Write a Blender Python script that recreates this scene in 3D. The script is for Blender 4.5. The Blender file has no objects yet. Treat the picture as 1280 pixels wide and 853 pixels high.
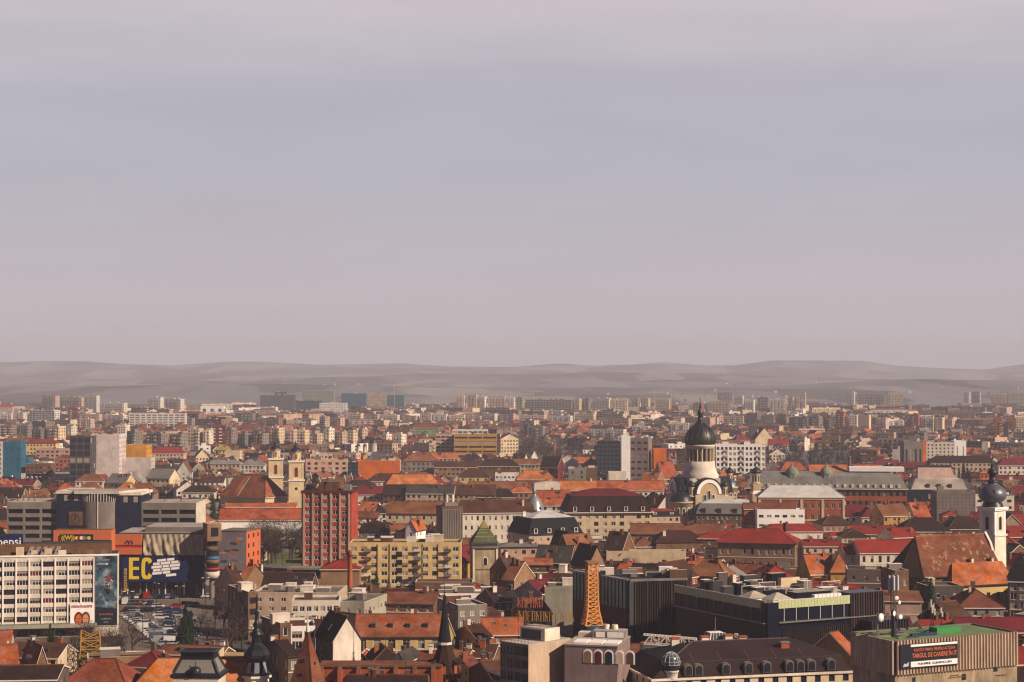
import bpy, math, random, colorsys
from math import sin, cos, tan, radians, pi, atan, sqrt, atan2, hypot
from mathutils import Vector, Matrix
from mathutils.bvhtree import BVHTree

scene = bpy.context.scene
COL = scene.collection
# ------------------------------------------------------------------ camera, sky, sun, exposure
CAMH = 75.0
FPX = 2250.0
PITCH = atan((475 - 426.5) / FPX)
cam = bpy.data.cameras.new('camera')
camo = bpy.data.objects.new('camera', cam)
COL.objects.link(camo)
cam.sensor_width = 36.0
cam.lens = FPX / 1280 * 36
cam.clip_start = 1.0
cam.clip_end = 60000
camo.location = (0, 0, CAMH)
camo.rotation_euler = (pi / 2 + PITCH, 0, 0)
scene.camera = camo

SUN_EL, SUN_AZ = radians(32), radians(119)      # azimuth from +Y (view direction) clockwise
sunvec = Vector((cos(SUN_EL) * sin(SUN_AZ), cos(SUN_EL) * cos(SUN_AZ), sin(SUN_EL)))
sl = bpy.data.lights.new('sun', 'SUN')
sl.energy = 5.0
sl.angle = radians(0.6)
sl.color = (1.0, 0.82, 0.63)
so = bpy.data.objects.new('sun', sl)
COL.objects.link(so)
so.rotation_euler = (-sunvec).to_track_quat('-Z', 'Y').to_euler()

world = bpy.data.worlds.new('World')
scene.world = world
world.use_nodes = True
wn = world.node_tree.nodes
wl = world.node_tree.links
wn.clear()
wout = wn.new('ShaderNodeOutputWorld')
wbg = wn.new('ShaderNodeBackground')
wsky = wn.new('ShaderNodeTexSky')
wsky.sky_type = 'NISHITA'
wsky.sun_disc = False
wsky.sun_elevation = SUN_EL
wsky.sun_rotation = SUN_AZ
wsky.air_density = 1.5
wsky.dust_density = 2.0
wbg.inputs['Strength'].default_value = 0.080
# thin high overcast veil, mixed over the clear sky (stretched noise in sky direction)
wtc = wn.new('ShaderNodeTexCoord')
wsep = wn.new('ShaderNodeSeparateXYZ')
wl.new(wtc.outputs['Generated'], wsep.inputs[0])
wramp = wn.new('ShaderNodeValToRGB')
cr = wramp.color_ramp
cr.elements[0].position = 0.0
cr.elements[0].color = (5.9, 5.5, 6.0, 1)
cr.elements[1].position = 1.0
cr.elements[1].color = (0.75, 0.72, 2.1, 1)  # overhead sky darkened, out of view, to deepen the shadows
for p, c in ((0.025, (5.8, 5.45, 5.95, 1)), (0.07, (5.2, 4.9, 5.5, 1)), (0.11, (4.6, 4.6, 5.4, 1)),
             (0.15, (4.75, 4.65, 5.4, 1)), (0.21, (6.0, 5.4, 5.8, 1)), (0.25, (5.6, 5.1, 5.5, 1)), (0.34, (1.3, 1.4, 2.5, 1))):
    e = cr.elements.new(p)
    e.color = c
wmap = wn.new('ShaderNodeMapping')
wmap.inputs['Scale'].default_value = (1.7, 1.7, 10.0)
wmap.inputs['Rotation'].default_value = (0, radians(9), 0)
wnoi = wn.new('ShaderNodeTexNoise')
wnoi.inputs['Scale'].default_value = 2.2
wnoi.inputs['Detail'].default_value = 7
wnoi.inputs['Roughness'].default_value = 0.45
wl.new(wtc.outputs['Generated'], wmap.inputs[0])
wl.new(wmap.outputs[0], wnoi.inputs['Vector'])
wmr = wn.new('ShaderNodeMapRange')
wmr.inputs['From Min'].default_value = 0.3
wmr.inputs['From Max'].default_value = 0.7
wmr.inputs['To Min'].default_value = 0.96
wmr.inputs['To Max'].default_value = 1.035
wl.new(wnoi.outputs[0], wmr.inputs[0])
wmr2 = wn.new('ShaderNodeMapRange')     # shift the elevation a little so the bands drift
wmr2.inputs['To Min'].default_value = -0.045
wmr2.inputs['To Max'].default_value = 0.045
wl.new(wnoi.outputs[0], wmr2.inputs[0])
wadd = wn.new('ShaderNodeMath')
wadd.operation = 'ADD'
wl.new(wsep.outputs['Z'], wadd.inputs[0])
wl.new(wmr2.outputs[0], wadd.inputs[1])
wl.new(wadd.outputs[0], wramp.inputs[0])
wn2 = wn.new('ShaderNodeTexNoise')
wn2.inputs['Scale'].default_value = 5.0
wn2.inputs['Detail'].default_value = 8
wn2.inputs['Roughness'].default_value = 0.6
wn2.inputs['Distortion'].default_value = 0.6
wmp2 = wn.new('ShaderNodeMapping')
wmp2.inputs['Scale'].default_value = (1.0, 1.0, 6.0)
wmp2.inputs['Rotation'].default_value = (0, radians(-14), 0)
wl.new(wtc.outputs['Generated'], wmp2.inputs[0])
wl.new(wmp2.outputs[0], wn2.inputs['Vector'])
wmr3 = wn.new('ShaderNodeMapRange')
wmr3.inputs['From Min'].default_value = 0.35
wmr3.inputs['From Max'].default_value = 0.7
wmr3.inputs['To Min'].default_value = 0.975
wmr3.inputs['To Max'].default_value = 1.04
wl.new(wn2.outputs[0], wmr3.inputs[0])
wpr = wn.new('ShaderNodeMath')
wpr.operation = 'MULTIPLY'
wl.new(wmr.outputs[0], wpr.inputs[0])
wl.new(wmr3.outputs[0], wpr.inputs[1])
wmul = wn.new('ShaderNodeMix')
wmul.data_type = 'RGBA'
wmul.blend_type = 'MULTIPLY'
wmul.inputs['Factor'].default_value = 1.0
wcr = wn.new('ShaderNodeCombineColor')
for k in range(3):
    wl.new(wpr.outputs[0], wcr.inputs[k])
wl.new(wramp.outputs[0], wmul.inputs[6])
wl.new(wcr.outputs[0], wmul.inputs[7])
wmix = wn.new('ShaderNodeMix')
wmix.data_type = 'RGBA'
wmix.inputs['Factor'].default_value = 0.93
wl.new(wsky.outputs[0], wmix.inputs[6])
wl.new(wmul.outputs[2], wmix.inputs[7])
# sky behind the lookout dimmed and tinted to cut fill light
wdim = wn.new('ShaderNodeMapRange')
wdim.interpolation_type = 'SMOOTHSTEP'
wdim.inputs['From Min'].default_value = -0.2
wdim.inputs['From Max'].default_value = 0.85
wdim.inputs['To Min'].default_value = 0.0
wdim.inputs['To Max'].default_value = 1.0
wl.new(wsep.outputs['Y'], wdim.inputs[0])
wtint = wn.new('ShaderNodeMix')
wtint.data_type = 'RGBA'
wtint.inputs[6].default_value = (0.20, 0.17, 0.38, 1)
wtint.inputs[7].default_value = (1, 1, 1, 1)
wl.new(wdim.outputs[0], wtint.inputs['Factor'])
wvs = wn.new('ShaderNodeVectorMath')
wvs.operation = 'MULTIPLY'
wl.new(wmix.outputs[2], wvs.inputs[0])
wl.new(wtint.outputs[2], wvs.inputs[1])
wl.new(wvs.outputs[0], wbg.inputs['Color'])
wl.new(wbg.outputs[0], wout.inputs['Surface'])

scene.view_settings.view_transform = 'Standard'
scene.view_settings.look = 'None'
scene.view_settings.exposure = 0.36
scene.view_settings.gamma = 1.0
scene.render.engine = 'CYCLES'
scene.cycles.max_bounces = 5
scene.cycles.diffuse_bounces = 2
scene.cycles.glossy_bounces = 2
scene.cycles.transparent_max_bounces = 8
scene.cycles.volume_bounces = 0
scene.cycles.use_denoising = True
scene.cycles.use_adaptive_sampling = True
scene.cycles.filter_width = 1.25

# ------------------------------------------------------------------ pixel <-> place (pixels of the 1280 x 853 photograph)
def ray(px, py):
    x = (px - 640) / FPX
    z = (426.5 - py) / FPX
    return Vector((x, cos(PITCH) - z * sin(PITCH), sin(PITCH) + z * cos(PITCH)))
def gy(py):                      # depth of the ground point seen at row py
    r = ray(640, py)
    return -CAMH * r.y / r.z
def zof(py, Y):
    r = ray(640, py)
    return CAMH + r.z / r.y * Y
def xof(px, Y, z=10.0):
    # lateral position at depth Y
    return (px - 640) / FPX * Y / cos(PITCH)
def pxof(X, Y, Z):
    dz = Z - CAMH
    f = Y * cos(PITCH) + dz * sin(PITCH)
    u = -Y * sin(PITCH) + dz * cos(PITCH)
    return 640 + FPX * X / f, 426.5 - FPX * u / f

# ------------------------------------------------------------------ materials
MATS = {}
def srgb(h):
    h = h.lstrip('#')
    c = [int(h[i:i + 2], 16) / 255 for i in (0, 2, 4)]
    return tuple(x / 12.92 if x <= 0.04045 else ((x + 0.055) / 1.055) ** 2.4 for x in c)

def make_mat(key, rgb, kind):
    m = bpy.data.materials.new(key)
    m.use_nodes = True
    nt = m.node_tree
    N, L = nt.nodes, nt.links
    b = N['Principled BSDF']
    if kind in ('tile', 'metalroof', 'wall', 'old'): rgb = tuple(c * (.70 if kind != 'wall' else .88) for c in rgb)
    if kind == 'glass':
        b.inputs['Base Color'].default_value = (*rgb, 1)
        b.inputs['Roughness'].default_value = 0.12
        b.inputs['Specular IOR Level'].default_value = 0.12 if key == 'mallglass' else 0.3
        if key == 'mallglass': b.inputs['Roughness'].default_value = 0.3
        return m
    b.inputs['Roughness'].default_value = {'metal': 0.45, 'car': 0.25, 'dome': 0.42, 'plain': 0.7}.get(kind, 0.88)
    b.inputs['Specular IOR Level'].default_value = {'metal': 0.5, 'car': 0.6, 'dome': 0.5}.get(kind, 0.2)
    if kind == 'dome':
        b.inputs['Metallic'].default_value = 0.35
    tc = N.new('ShaderNodeTexCoord')
    oi = N.new('ShaderNodeObjectInfo')
    # patchy weathering
    def noise(scale, detail=4, stretch=None, rough=0.6):
        n = N.new('ShaderNodeTexNoise')
        n.inputs['Scale'].default_value = scale
        n.inputs['Detail'].default_value = detail
        n.inputs['Roughness'].default_value = rough
        v = N.new('ShaderNodeVectorMath')
        v.operation = 'ADD'
        if stretch:
            mp = N.new('ShaderNodeMapping')
            mp.inputs['Scale'].default_value = stretch
            L.new(tc.outputs['Object'], mp.inputs[0])
            L.new(mp.outputs[0], v.inputs[0])
        else:
            L.new(tc.outputs['Object'], v.inputs[0])
        sc = N.new('ShaderNodeMath')
        sc.operation = 'MULTIPLY'
        sc.inputs[1].default_value = 57.0
        L.new(oi.outputs['Random'], sc.inputs[0])
        L.new(sc.outputs[0], v.inputs[1])
        L.new(v.outputs[0], n.inputs['Vector'])
        return n.outputs[0]
    def rng(sock, a, b2, c, d):
        r = N.new('ShaderNodeMapRange')
        r.inputs[1].default_value = a
        r.inputs[2].default_value = b2
        r.inputs[3].default_value = c
        r.inputs[4].default_value = d
        L.new(sock, r.inputs[0])
        return r.outputs[0]
    def mul(a, b2):
        q = N.new('ShaderNodeMath')
        q.operation = 'MULTIPLY'
        L.new(a, q.inputs[0])
        L.new(b2, q.inputs[1])
        return q.outputs[0]
    if kind == 'smoke':
        n1 = noise(.35, 6)
        rp = N.new('ShaderNodeValToRGB')
        rp.color_ramp.elements[0].position = .34; rp.color_ramp.elements[0].color = (.012, .016, .03, 1)
        rp.color_ramp.elements[1].position = .72; rp.color_ramp.elements[1].color = (.36, .42, .42, 1)
        e_ = rp.color_ramp.elements.new(.5); e_.color = (.05, .10, .13, 1)
        L.new(n1, rp.inputs[0]); L.new(rp.outputs[0], b.inputs['Base Color'])
        return m
    amt = {'tile': (0.55, 1.3), 'wall': (0.74, 1.12), 'flat': (0.6, 1.25), 'metalroof': (0.72, 1.15), 'old': (0.5, 1.3), 'plain': (0.93, 1.05),
           'metal': (0.75, 1.15), 'car': (0.98, 1.02), 'dome': (0.7, 1.2), 'ground': (0.6, 1.35), 'bark': (0.7, 1.3), 'leaf': (0.45, 1.7)}.get(kind, (0.8, 1.1))
    big = rng(noise({'ground': 0.03, 'flat': 0.12}.get(kind, 0.16), 5), 0.3, 0.7, *amt)
    if kind in ('tile', 'metalroof'):
        fine = rng(noise(1.6, 3, (1, 1, 2.2), 0.75), 0.25, 0.75, 0.62 if kind == 'tile' else 0.9, 1.32 if kind == 'tile' else 1.08)
    elif kind in ('wall', 'old'):
        fine = rng(noise(1.1, 3, (1, 1, 0.18)), 0.3, 0.75, 1.08, 0.84 if kind == 'wall' else 0.6)
    elif kind == 'leaf':
        fine = rng(noise(0.9, 2), 0.3, 0.7, 0.7, 1.3)
    else:
        fine = rng(noise(1.3, 4), 0.25, 0.75, 0.9, 1.1)
    val = mul(big, fine)
    rv = rng(oi.outputs['Random'], 0, 1, *{'car': (1, 1), 'plain': (1, 1), 'metal': (.9, 1.1), 'dome': (1, 1), 'leaf': (.7, 1.3), 'tile': (.78, 1.2)}.get(kind, (0.88, 1.1)))
    val = mul(val, rv)
    hs = N.new('ShaderNodeHueSaturation')
    hs.inputs['Color'].default_value = (*rgb, 1)
    L.new(val, hs.inputs['Value'])
    if kind == 'tile':
        L.new(rng(noise(0.5, 3), 0.25, 0.75, 0.75, 1.15), hs.inputs['Saturation'])
        L.new(rng(oi.outputs['Random'], 0, 1, 0.49, 0.512), hs.inputs['Hue'])
    L.new(hs.outputs[0], b.inputs['Base Color'])
    if kind in ('tile', 'old', 'flat', 'ground'):
        bp = N.new('ShaderNodeBump')
        bp.inputs['Strength'].default_value = 0.35
        bp.inputs['Distance'].default_value = 0.25
        L.new(fine, bp.inputs['Height'])
        L.new(bp.outputs[0], b.inputs['Normal'])
    return m

PAL = {
 # walls
 'cream': ('#dcc3a1', 'wall'), 'ivory': ('#e5d8c6', 'wall'), 'white': ('#e6dfd6', 'wall'), 'beige': ('#bfa68f', 'wall'), 'tan': ('#937257', 'wall'),
 'yellow': ('#d9ba80', 'wall'), 'ochre': ('#bd8f45', 'wall'), 'peach': ('#cda68c', 'wall'), 'orange': ('#d86c1e', 'wall'), 'pink': ('#cfae9f', 'wall'),
 'grey': ('#897f75', 'wall'), 'dark grey': ('#574f4d', 'wall'), 'brown': ('#74523b', 'wall'), 'brick': ('#a85a3c', 'wall'), 'red': ('#b34c3a', 'wall'),
 'maroon': ('#6d2b25', 'wall'), 'green': ('#9aa874', 'wall'), 'blue': ('#256a86', 'wall'), 'plum': ('#8b7672', 'wall'), 'navy': ('#171d38', 'wall'),
 'oldwall': ('#8f6c51', 'old'), 'greenish': ('#a59f8d', 'wall'), 'mauve': ('#6d5b57', 'wall'), 'trim': ('#dacfc2', 'plain'), 'darktrim': ('#3a3230', 'plain'),
 'concrete': ('#837871', 'wall'), 'nearwhite': ('#efe9e4', 'plain'),
 # roofs
 'orange tile': ('#c4632f', 'tile'), 'red tile': ('#99482f', 'tile'), 'brown tile': ('#583222', 'tile'), 'dark tile': ('#3b231e', 'tile'),
 'rust tile': ('#8d5234', 'tile'), 'scarlet metal': ('#9f3429', 'metalroof'), 'crimson metal': ('#7a2730', 'metalroof'), 'grey metal': ('#8d8883', 'metalroof'),
 'black metal': ('#242128', 'metalroof'), 'white metal': ('#e6e2de', 'metalroof'), 'mansard': ('#3c2a2b', 'metalroof'), 'green metal': ('#8b9583', 'metalroof'),
 'grey felt': ('#6a6157', 'flat'), 'dark felt': ('#3e3633', 'flat'), 'pale felt': ('#aba093', 'flat'), 'slate': ('#48423f', 'tile'), 'moss': ('#6c7c52', 'flat'),
 'greenroof': ('#66704e', 'tile'), 'yellowtile': ('#b8a04c', 'tile'), 'redridge': ('#84452f', 'tile'),
 # other
 'glass': ((0.018, 0.02, 0.032), 'glass'), 'blueglass': ((0.03, 0.07, 0.11), 'glass'), 'mallglass': ((0.008, 0.009, 0.022), 'glass'), 'greyglass': ((0.06, 0.07, 0.075), 'glass'),
 'greenglass': ((0.10, 0.17, 0.14), 'glass'), 'curtain': ((0.30, 0.26, 0.21), 'plain'), 'void': ((0.012, 0.011, 0.016), 'plain'),
 'frame': ('#ddd5cb', 'plain'), 'steel': ('#7c7672', 'metal'), 'darksteel': ('#2b2a30', 'metal'), 'lattice': ('#d6924e', 'plain'), 'churchyellow': ('#d8bf96', 'wall'), 'palepink': ('#d9c9c3', 'wall'), 'amber': ('#dd9c3c', 'wall'), 'copper': ('#34362f', 'dome'),
 'darkcopper': ('#23262b', 'dome'), 'lead': ('#5f626c', 'dome'), 'zinc': ('#8b8d92', 'dome'), 'gold': ('#c79a3c', 'metal'), 'chimney': ('#7f5240', 'old'),
 'bark': ('#4a3b38', 'bark'), 'twig': ('#44362f', 'bark'), 'needle': ('#20301f', 'leaf'), 'bush': ('#3c4028', 'leaf'), 'asphalt': ('#6b6058', 'ground'),
 'road': ('#4e4a4a', 'ground'), 'paint': ('#cfc9bf', 'plain'), 'fabric': ('#b8a890', 'wall'), 'black': ('#0c0d12', 'plain'), 'signblue': ('#14204a', 'plain'),
 'signyellow': ('#e2c22e', 'plain'), 'stone': ('#c4ad8e', 'old'), 'goldstone': ('#c2a884', 'wall'), 'bluetarp': ('#1d3f5c', 'plain'), 'teal': ('#2f6a6b', 'wall'),
 'tyre': ('#141316', 'plain'), 'lamp': ('#d8d4cc', 'plain'), 'purple': ('#3c2f36', 'bark'), 'brightgreen': ('#3f8a4c', 'plain'), 'stripe': ('#c7906a', 'old'),
 'grass': ('#5f6637', 'ground'), 'signorange': ('#c4673f', 'plain'), 'skyblue': ('#3a7092', 'plain'), 'parapet glass': ('#b4ba8c', 'plain'), 'postersmoke': ('#3c5462', 'smoke'), 'mural': ('#93888a', 'wall'), 'posterred': ('#a02b2b', 'plain'),
 'skin': ('#c98a5c', 'plain'), 'posterblue': ('#33526a', 'plain'), 'posterdark': ('#1a1f2c', 'plain'), 'silver': ('#b9bcc4', 'plain'),
}
def mat(key):
    if key not in MATS:
        c, k = PAL[key]
        MATS[key] = make_mat(key.replace(' ', '_'), srgb(c) if isinstance(c, str) else c, k)
    return MATS[key]

# ------------------------------------------------------------------ mesh builder
class MB:
    def __init__(s, T=None):
        s.v, s.f, s.m, s.sm, s.slots, s.idx, s.T = [], [], [], [], [], {}, T
    def vert(s, p):
        p = Vector(p)
        if s.T is not None:
            p = s.T @ p
        k = (round(p.x, 3), round(p.y, 3), round(p.z, 3))
        i = s.idx.get(k)
        if i is None:
            i = s.idx[k] = len(s.v)
            s.v.append(tuple(p))
        return i
    def face(s, pts, key, smooth=False):
        ids = []
        for p in pts:
            i = s.vert(p)
            if i not in ids:
                ids.append(i)
        if len(ids) < 3:
            return
        if key not in s.slots:
            s.slots.append(key)
        s.f.append(ids)
        s.m.append(s.slots.index(key))
        s.sm.append(smooth)
    def box(s, x0, x1, y0, y1, z0, z1, key, top=None, bottom=False):
        a, b, c, d = (x0, y0), (x1, y0), (x1, y1), (x0, y1)
        s.prism([a, b, c, d], z0, z1, key, top or key, bottom)
    def prism(s, poly, z0, z1, key, top=None, bottom=False):
        n = len(poly)
        for i in range(n):
            p, q = poly[i], poly[(i + 1) % n]
            s.face([(p[0], p[1], z0), (q[0], q[1], z0), (q[0], q[1], z1), (p[0], p[1], z1)], key)
        s.face([(p[0], p[1], z1) for p in poly], top or key)
        if bottom:
            s.face([(p[0], p[1], z0) for p in reversed(poly)], key)
    def taper(s, poly0, z0, poly1, z1, key, top=None):
        n = len(poly0)
        for i in range(n):
            p, q, r, t = poly0[i], poly0[(i + 1) % n], poly1[(i + 1) % n], poly1[i]
            s.face([(p[0], p[1], z0), (q[0], q[1], z0), (r[0], r[1], z1), (t[0], t[1], z1)], key)
        s.face([(p[0], p[1], z1) for p in poly1], top or key)
    def lathe(s, prof, n, key, cx=0, cy=0, a0=0.0, arc=2 * pi, smooth=True):
        full = abs(arc - 2 * pi) < 1e-6
        for i in range(n):
            t0, t1 = a0 + arc * i / n, a0 + arc * (i + 1) / n
            for (r0, z0), (r1, z1) in zip(prof, prof[1:]):
                s.face([(cx + r0 * cos(t0), cy + r0 * sin(t0), z0), (cx + r0 * cos(t1), cy + r0 * sin(t1), z0),
                        (cx + r1 * cos(t1), cy + r1 * sin(t1), z1), (cx + r1 * cos(t0), cy + r1 * sin(t0), z1)], key, smooth)
    def beam(s, p, q, w, key, n=4):
        p, q = Vector(p), Vector(q)
        d = (q - p)
        if d.length < 1e-6:
            return
        d.normalize()
        u = d.cross(Vector((0, 0, 1)) if abs(d.z) < 0.9 else Vector((1, 0, 0))).normalized()
        v = d.cross(u)
        ring = lambda c: [c + (u * cos(2 * pi * k / n + pi / 4) + v * sin(2 * pi * k / n + pi / 4)) * w * 0.7 for k in range(n)]
        a, b = ring(p), ring(q)
        for k in range(n):
            s.face([a[k], a[(k + 1) % n], b[(k + 1) % n], b[k]], key)
        s.face(list(reversed(a)), key)
        s.face(b, key)
    def build(s, name, parent=None):
        if not s.f:
            return None
        me = bpy.data.meshes.new(name)
        me.from_pydata(s.v, [], s.f)
        for k in s.slots:
            me.materials.append(mat(k))
        me.polygons.foreach_set('material_index', s.m)
        me.polygons.foreach_set('use_smooth', s.sm)
        me.update()
        o = bpy.data.objects.new(name, me)
        COL.objects.link(o)
        if parent is not None:
            o.parent = parent
        return o

def tag(o, label=None, cat=None, group=None, kind=None):
    if label: o['label'] = label
    if cat: o['category'] = cat
    if group: o['group'] = group
    if kind: o['kind'] = kind
    return o
def empty(name, loc, rz=0.0):
    o = bpy.data.objects.new(name, None)
    COL.objects.link(o)
    o.location = loc
    o.rotation_euler = (0, 0, rz)
    return o
def copy_tree(o, parent=None):
    c = o.copy()
    COL.objects.link(c)
    c.parent = parent
    for ch in list(KIDS.get(o.name, [])):
        copy_tree(ch, c)
    return c
KIDS = {}
def kids_of(o):
    KIDS[o.name] = [c for c in COL.objects if c.parent == o]
    for c in KIDS[o.name]:
        kids_of(c)

# a window object: frame with a pane set back in it; meshes are shared by size
WIN = {}
def win_obj(w, h, parent, x, y, z, ang, style=0):
    w, h = round(w * 4) / 4, round(h * 4) / 4
    k = (w, h, style)
    if k not in WIN:
        mb = MB()
        fk = ('frame', 'frame', 'darktrim', 'frame', 'frame', 'beige')[style]
        t = 0.11
        mb.box(-w / 2, -w / 2 + t, -0.05, 0.06, 0, h, fk)
        mb.box(w / 2 - t, w / 2, -0.05, 0.06, 0, h, fk)
        mb.box(-w / 2 + t, w / 2 - t, -0.05, 0.06, h - t, h, fk)
        mb.box(-w / 2 + t, w / 2 - t, -0.12, 0.06, 0, t, fk)
        n = max(1, round(w / 0.9))
        for i in range(1, n):
            xx = -w / 2 + w * i / n
            mb.box(xx - 0.05, xx + 0.05, -0.04, 0.05, t, h - t, fk)
        for i in range(n):
            a, b = -w / 2 + w * i / n, -w / 2 + w * (i + 1) / n
            g = 'curtain' if (style == 1 and i == 0) or style == 3 else 'maroon' if style == 4 else 'glass'
            if style in (1, 5) and h > 1: mb.face([(a + .1, 0.0, h * .55), (b - .1, 0.0, h * .55), (b - .1, 0.0, h - t), (a + .1, 0.0, h - t)], 'curtain')
            mb.face([(a, 0.02, 0.02), (b, 0.02, 0.02), (b, 0.02, h - 0.02), (a, 0.02, h - 0.02)], g)
        o = mb.build('window', parent)
        WIN[k] = o.data
    else:
        o = bpy.data.objects.new('window', WIN[k])
        COL.objects.link(o)
        o.parent = parent
    o.location = (x, y, z)
    o.rotation_euler = (0, 0, ang)
    return o

# a wall from a to b (outside on the right-hand side), with a grid of recessed openings
def facade(mb, a, b, z0, z1, nc, nr, ww, wh, key, glass='glass', rec=0.25, wins=None, base=0.0, topm=0.0, skip=None, frac=0.45, band=None, margin=0.0, glassf=None):
    ax, ay = a
    bx, by = b
    Lw = hypot(bx - ax, by - ay)
    ux, uy = (bx - ax) / Lw, (by - ay) / Lw
    nx, ny = uy, -ux
    P = lambda u, z, o=0.0: (ax + ux * u + nx * o, ay + uy * u + ny * o, z)
    if nc <= 0 or nr <= 0 or Lw < ww:
        mb.face([P(0, z0), P(Lw, z0), P(Lw, z1), P(0, z1)], key)
        return
    zb, zt = z0 + base, z1 - topm
    sh = (zt - zb) / nr
    cw = (Lw - 2 * margin) / nc
    ww = min(ww, cw * 0.92)
    wh = min(wh, sh * 0.86)
    us = [0.0]
    for i in range(nc):
        c = margin + cw * (i + 0.5)
        us += [c - ww / 2, c + ww / 2]
    us.append(Lw)
    vs = [z0]
    for j in range(nr):
        s0 = zb + sh * j + (sh - wh) * frac
        vs += [s0, s0 + wh]
    vs.append(z1)
    ang = atan2(uy, ux)
    for j in range(len(vs) - 1):
        wrow = j % 2 == 1
        if not wrow:
            mb.face([P(0, vs[j]), P(Lw, vs[j]), P(Lw, vs[j + 1]), P(0, vs[j + 1])], (band or key) if 0 < j < len(vs) - 2 else key)
            continue
        r = j // 2
        for i in range(len(us) - 1):
            u0, u1, v0, v1 = us[i], us[i + 1], vs[j], vs[j + 1]
            c = i // 2
            if i % 2 == 1 and not (skip and skip(c, r)):
                mb.face([P(u0, v0), P(u1, v0), P(u1, v0, -rec), P(u0, v0, -rec)], key)
                mb.face([P(u1, v0), P(u1, v1), P(u1, v1, -rec), P(u1, v0, -rec)], key)
                mb.face([P(u0, v0, -rec), P(u0, v1, -rec), P(u0, v1), P(u0, v0)], key)
                mb.face([P(u0, v1, -rec), P(u1, v1, -rec), P(u1, v1), P(u0, v1)], key)
                if wins is not None:
                    q = P((u0 + u1) / 2, v0, -rec + 0.06)
                    wins.append((u1 - u0, v1 - v0, q, ang))
                    mb.face([P(u0, v0, -rec), P(u1, v0, -rec), P(u1, v1, -rec), P(u0, v1, -rec)], 'void')
                else:
                    g = glassf(c, r) if glassf else 'curtain' if glass == 'glass' and (c * 31 + r * 17 + int(Lw * 7) + c * r) % 7 == 0 else glass
                    mb.face([P(u0, v0, -rec), P(u1, v0, -rec), P(u1, v1, -rec), P(u0, v1, -rec)], g)
            else:
                mb.face([P(u0, v0), P(u1, v0), P(u1, v1), P(u0, v1)], key)

def text_obj(s, size, key, parent, loc, rot=(pi / 2, 0, 0), extrude=0.05, offset=0.0, name='lettering', align='CENTER', xs=1.0, shear=0.0):
    cu = bpy.data.curves.new(name, 'FONT')
    cu.body = s
    cu.size = size
    cu.extrude = extrude
    cu.offset = offset
    cu.shear = shear
    cu.align_x = align
    cu.align_y = 'CENTER'
    cu.resolution_u = 3
    o = bpy.data.objects.new(name, cu)
    COL.objects.link(o)
    dg = bpy.context.evaluated_depsgraph_get()
    me = bpy.data.meshes.new_from_object(o.evaluated_get(dg))
    bpy.data.objects.remove(o)
    bpy.data.curves.remove(cu)
    me.materials.clear()
    me.materials.append(mat(key))
    o = bpy.data.objects.new(name, me)
    COL.objects.link(o)
    o.parent = parent
    o.location = loc
    o.rotation_euler = rot
    o.scale = (xs, 1, 1)
    return o
# ------------------------------------------------------------------ registry of footprints (for planning) and of what gets labels
REG = []          # dict(X,Y,w,d,yaw,eave,ridge,vis,box)
OCC = set()
CELL = 3.0
def cells(X, Y, w, d, yaw, grow=0.0):
    out = []
    c, s = cos(yaw), sin(yaw)
    hw, hd = w / 2 + grow, d / 2 + grow
    nu, nv = max(1, int(2 * hw / (CELL * 0.7))), max(1, int(2 * hd / (CELL * 0.7)))
    for i in range(nu + 1):
        for j in range(nv + 1):
            u, v = -hw + 2 * hw * i / nu, -hd + 2 * hd * j / nv
            out.append((int((X + u * c - v * s) // CELL), int((Y + u * s + v * c) // CELL)))
    return out
def reg(X, Y, w, d, yaw, eave, ridge, vis=None, hard=True):
    """note a footprint; vis = lowest photo row down to which the thing must stay in view"""
    hw, hd = w / 2, d / 2
    c, s = cos(yaw), sin(yaw)
    pts = [(X + u * c - v * s, Y + u * s + v * c) for u, v in ((-hw, -hd), (hw, -hd), (hw, hd), (-hw, hd))]
    px = [pxof(p[0], p[1], eave * .5)[0] for p in pts]
    if hard:
        OCC.update(cells(X, Y, w, d, yaw, 0.5))
    REG.append(dict(X=X, Y=Y, w=w, d=d, yaw=yaw, eave=eave, ridge=ridge, x0=min(px), x1=max(px), vis=vis, pts=pts, near=min(p[1] for p in pts)))
    return REG[-1]

def spec_place(x0, x1, yb, d, yaw):
    """photo extents of a building and the row where its near wall meets the ground -> root X, Y and width"""
    Yn = gy(yb)
    cx = (x0 + x1) / 2
    ca, sa = cos(yaw), abs(sin(yaw))
    w = 12.0
    for _ in range(3):
        Y = Yn + (w * sa + d * ca) / 2
        E = (x1 - x0) / FPX * (Yn + Y) / 2
        w = max(3.0, (E - d * sa) / ca)
    Y = Yn + (w * sa + d * ca) / 2
    return xof(cx, Y), Y, w

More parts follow.
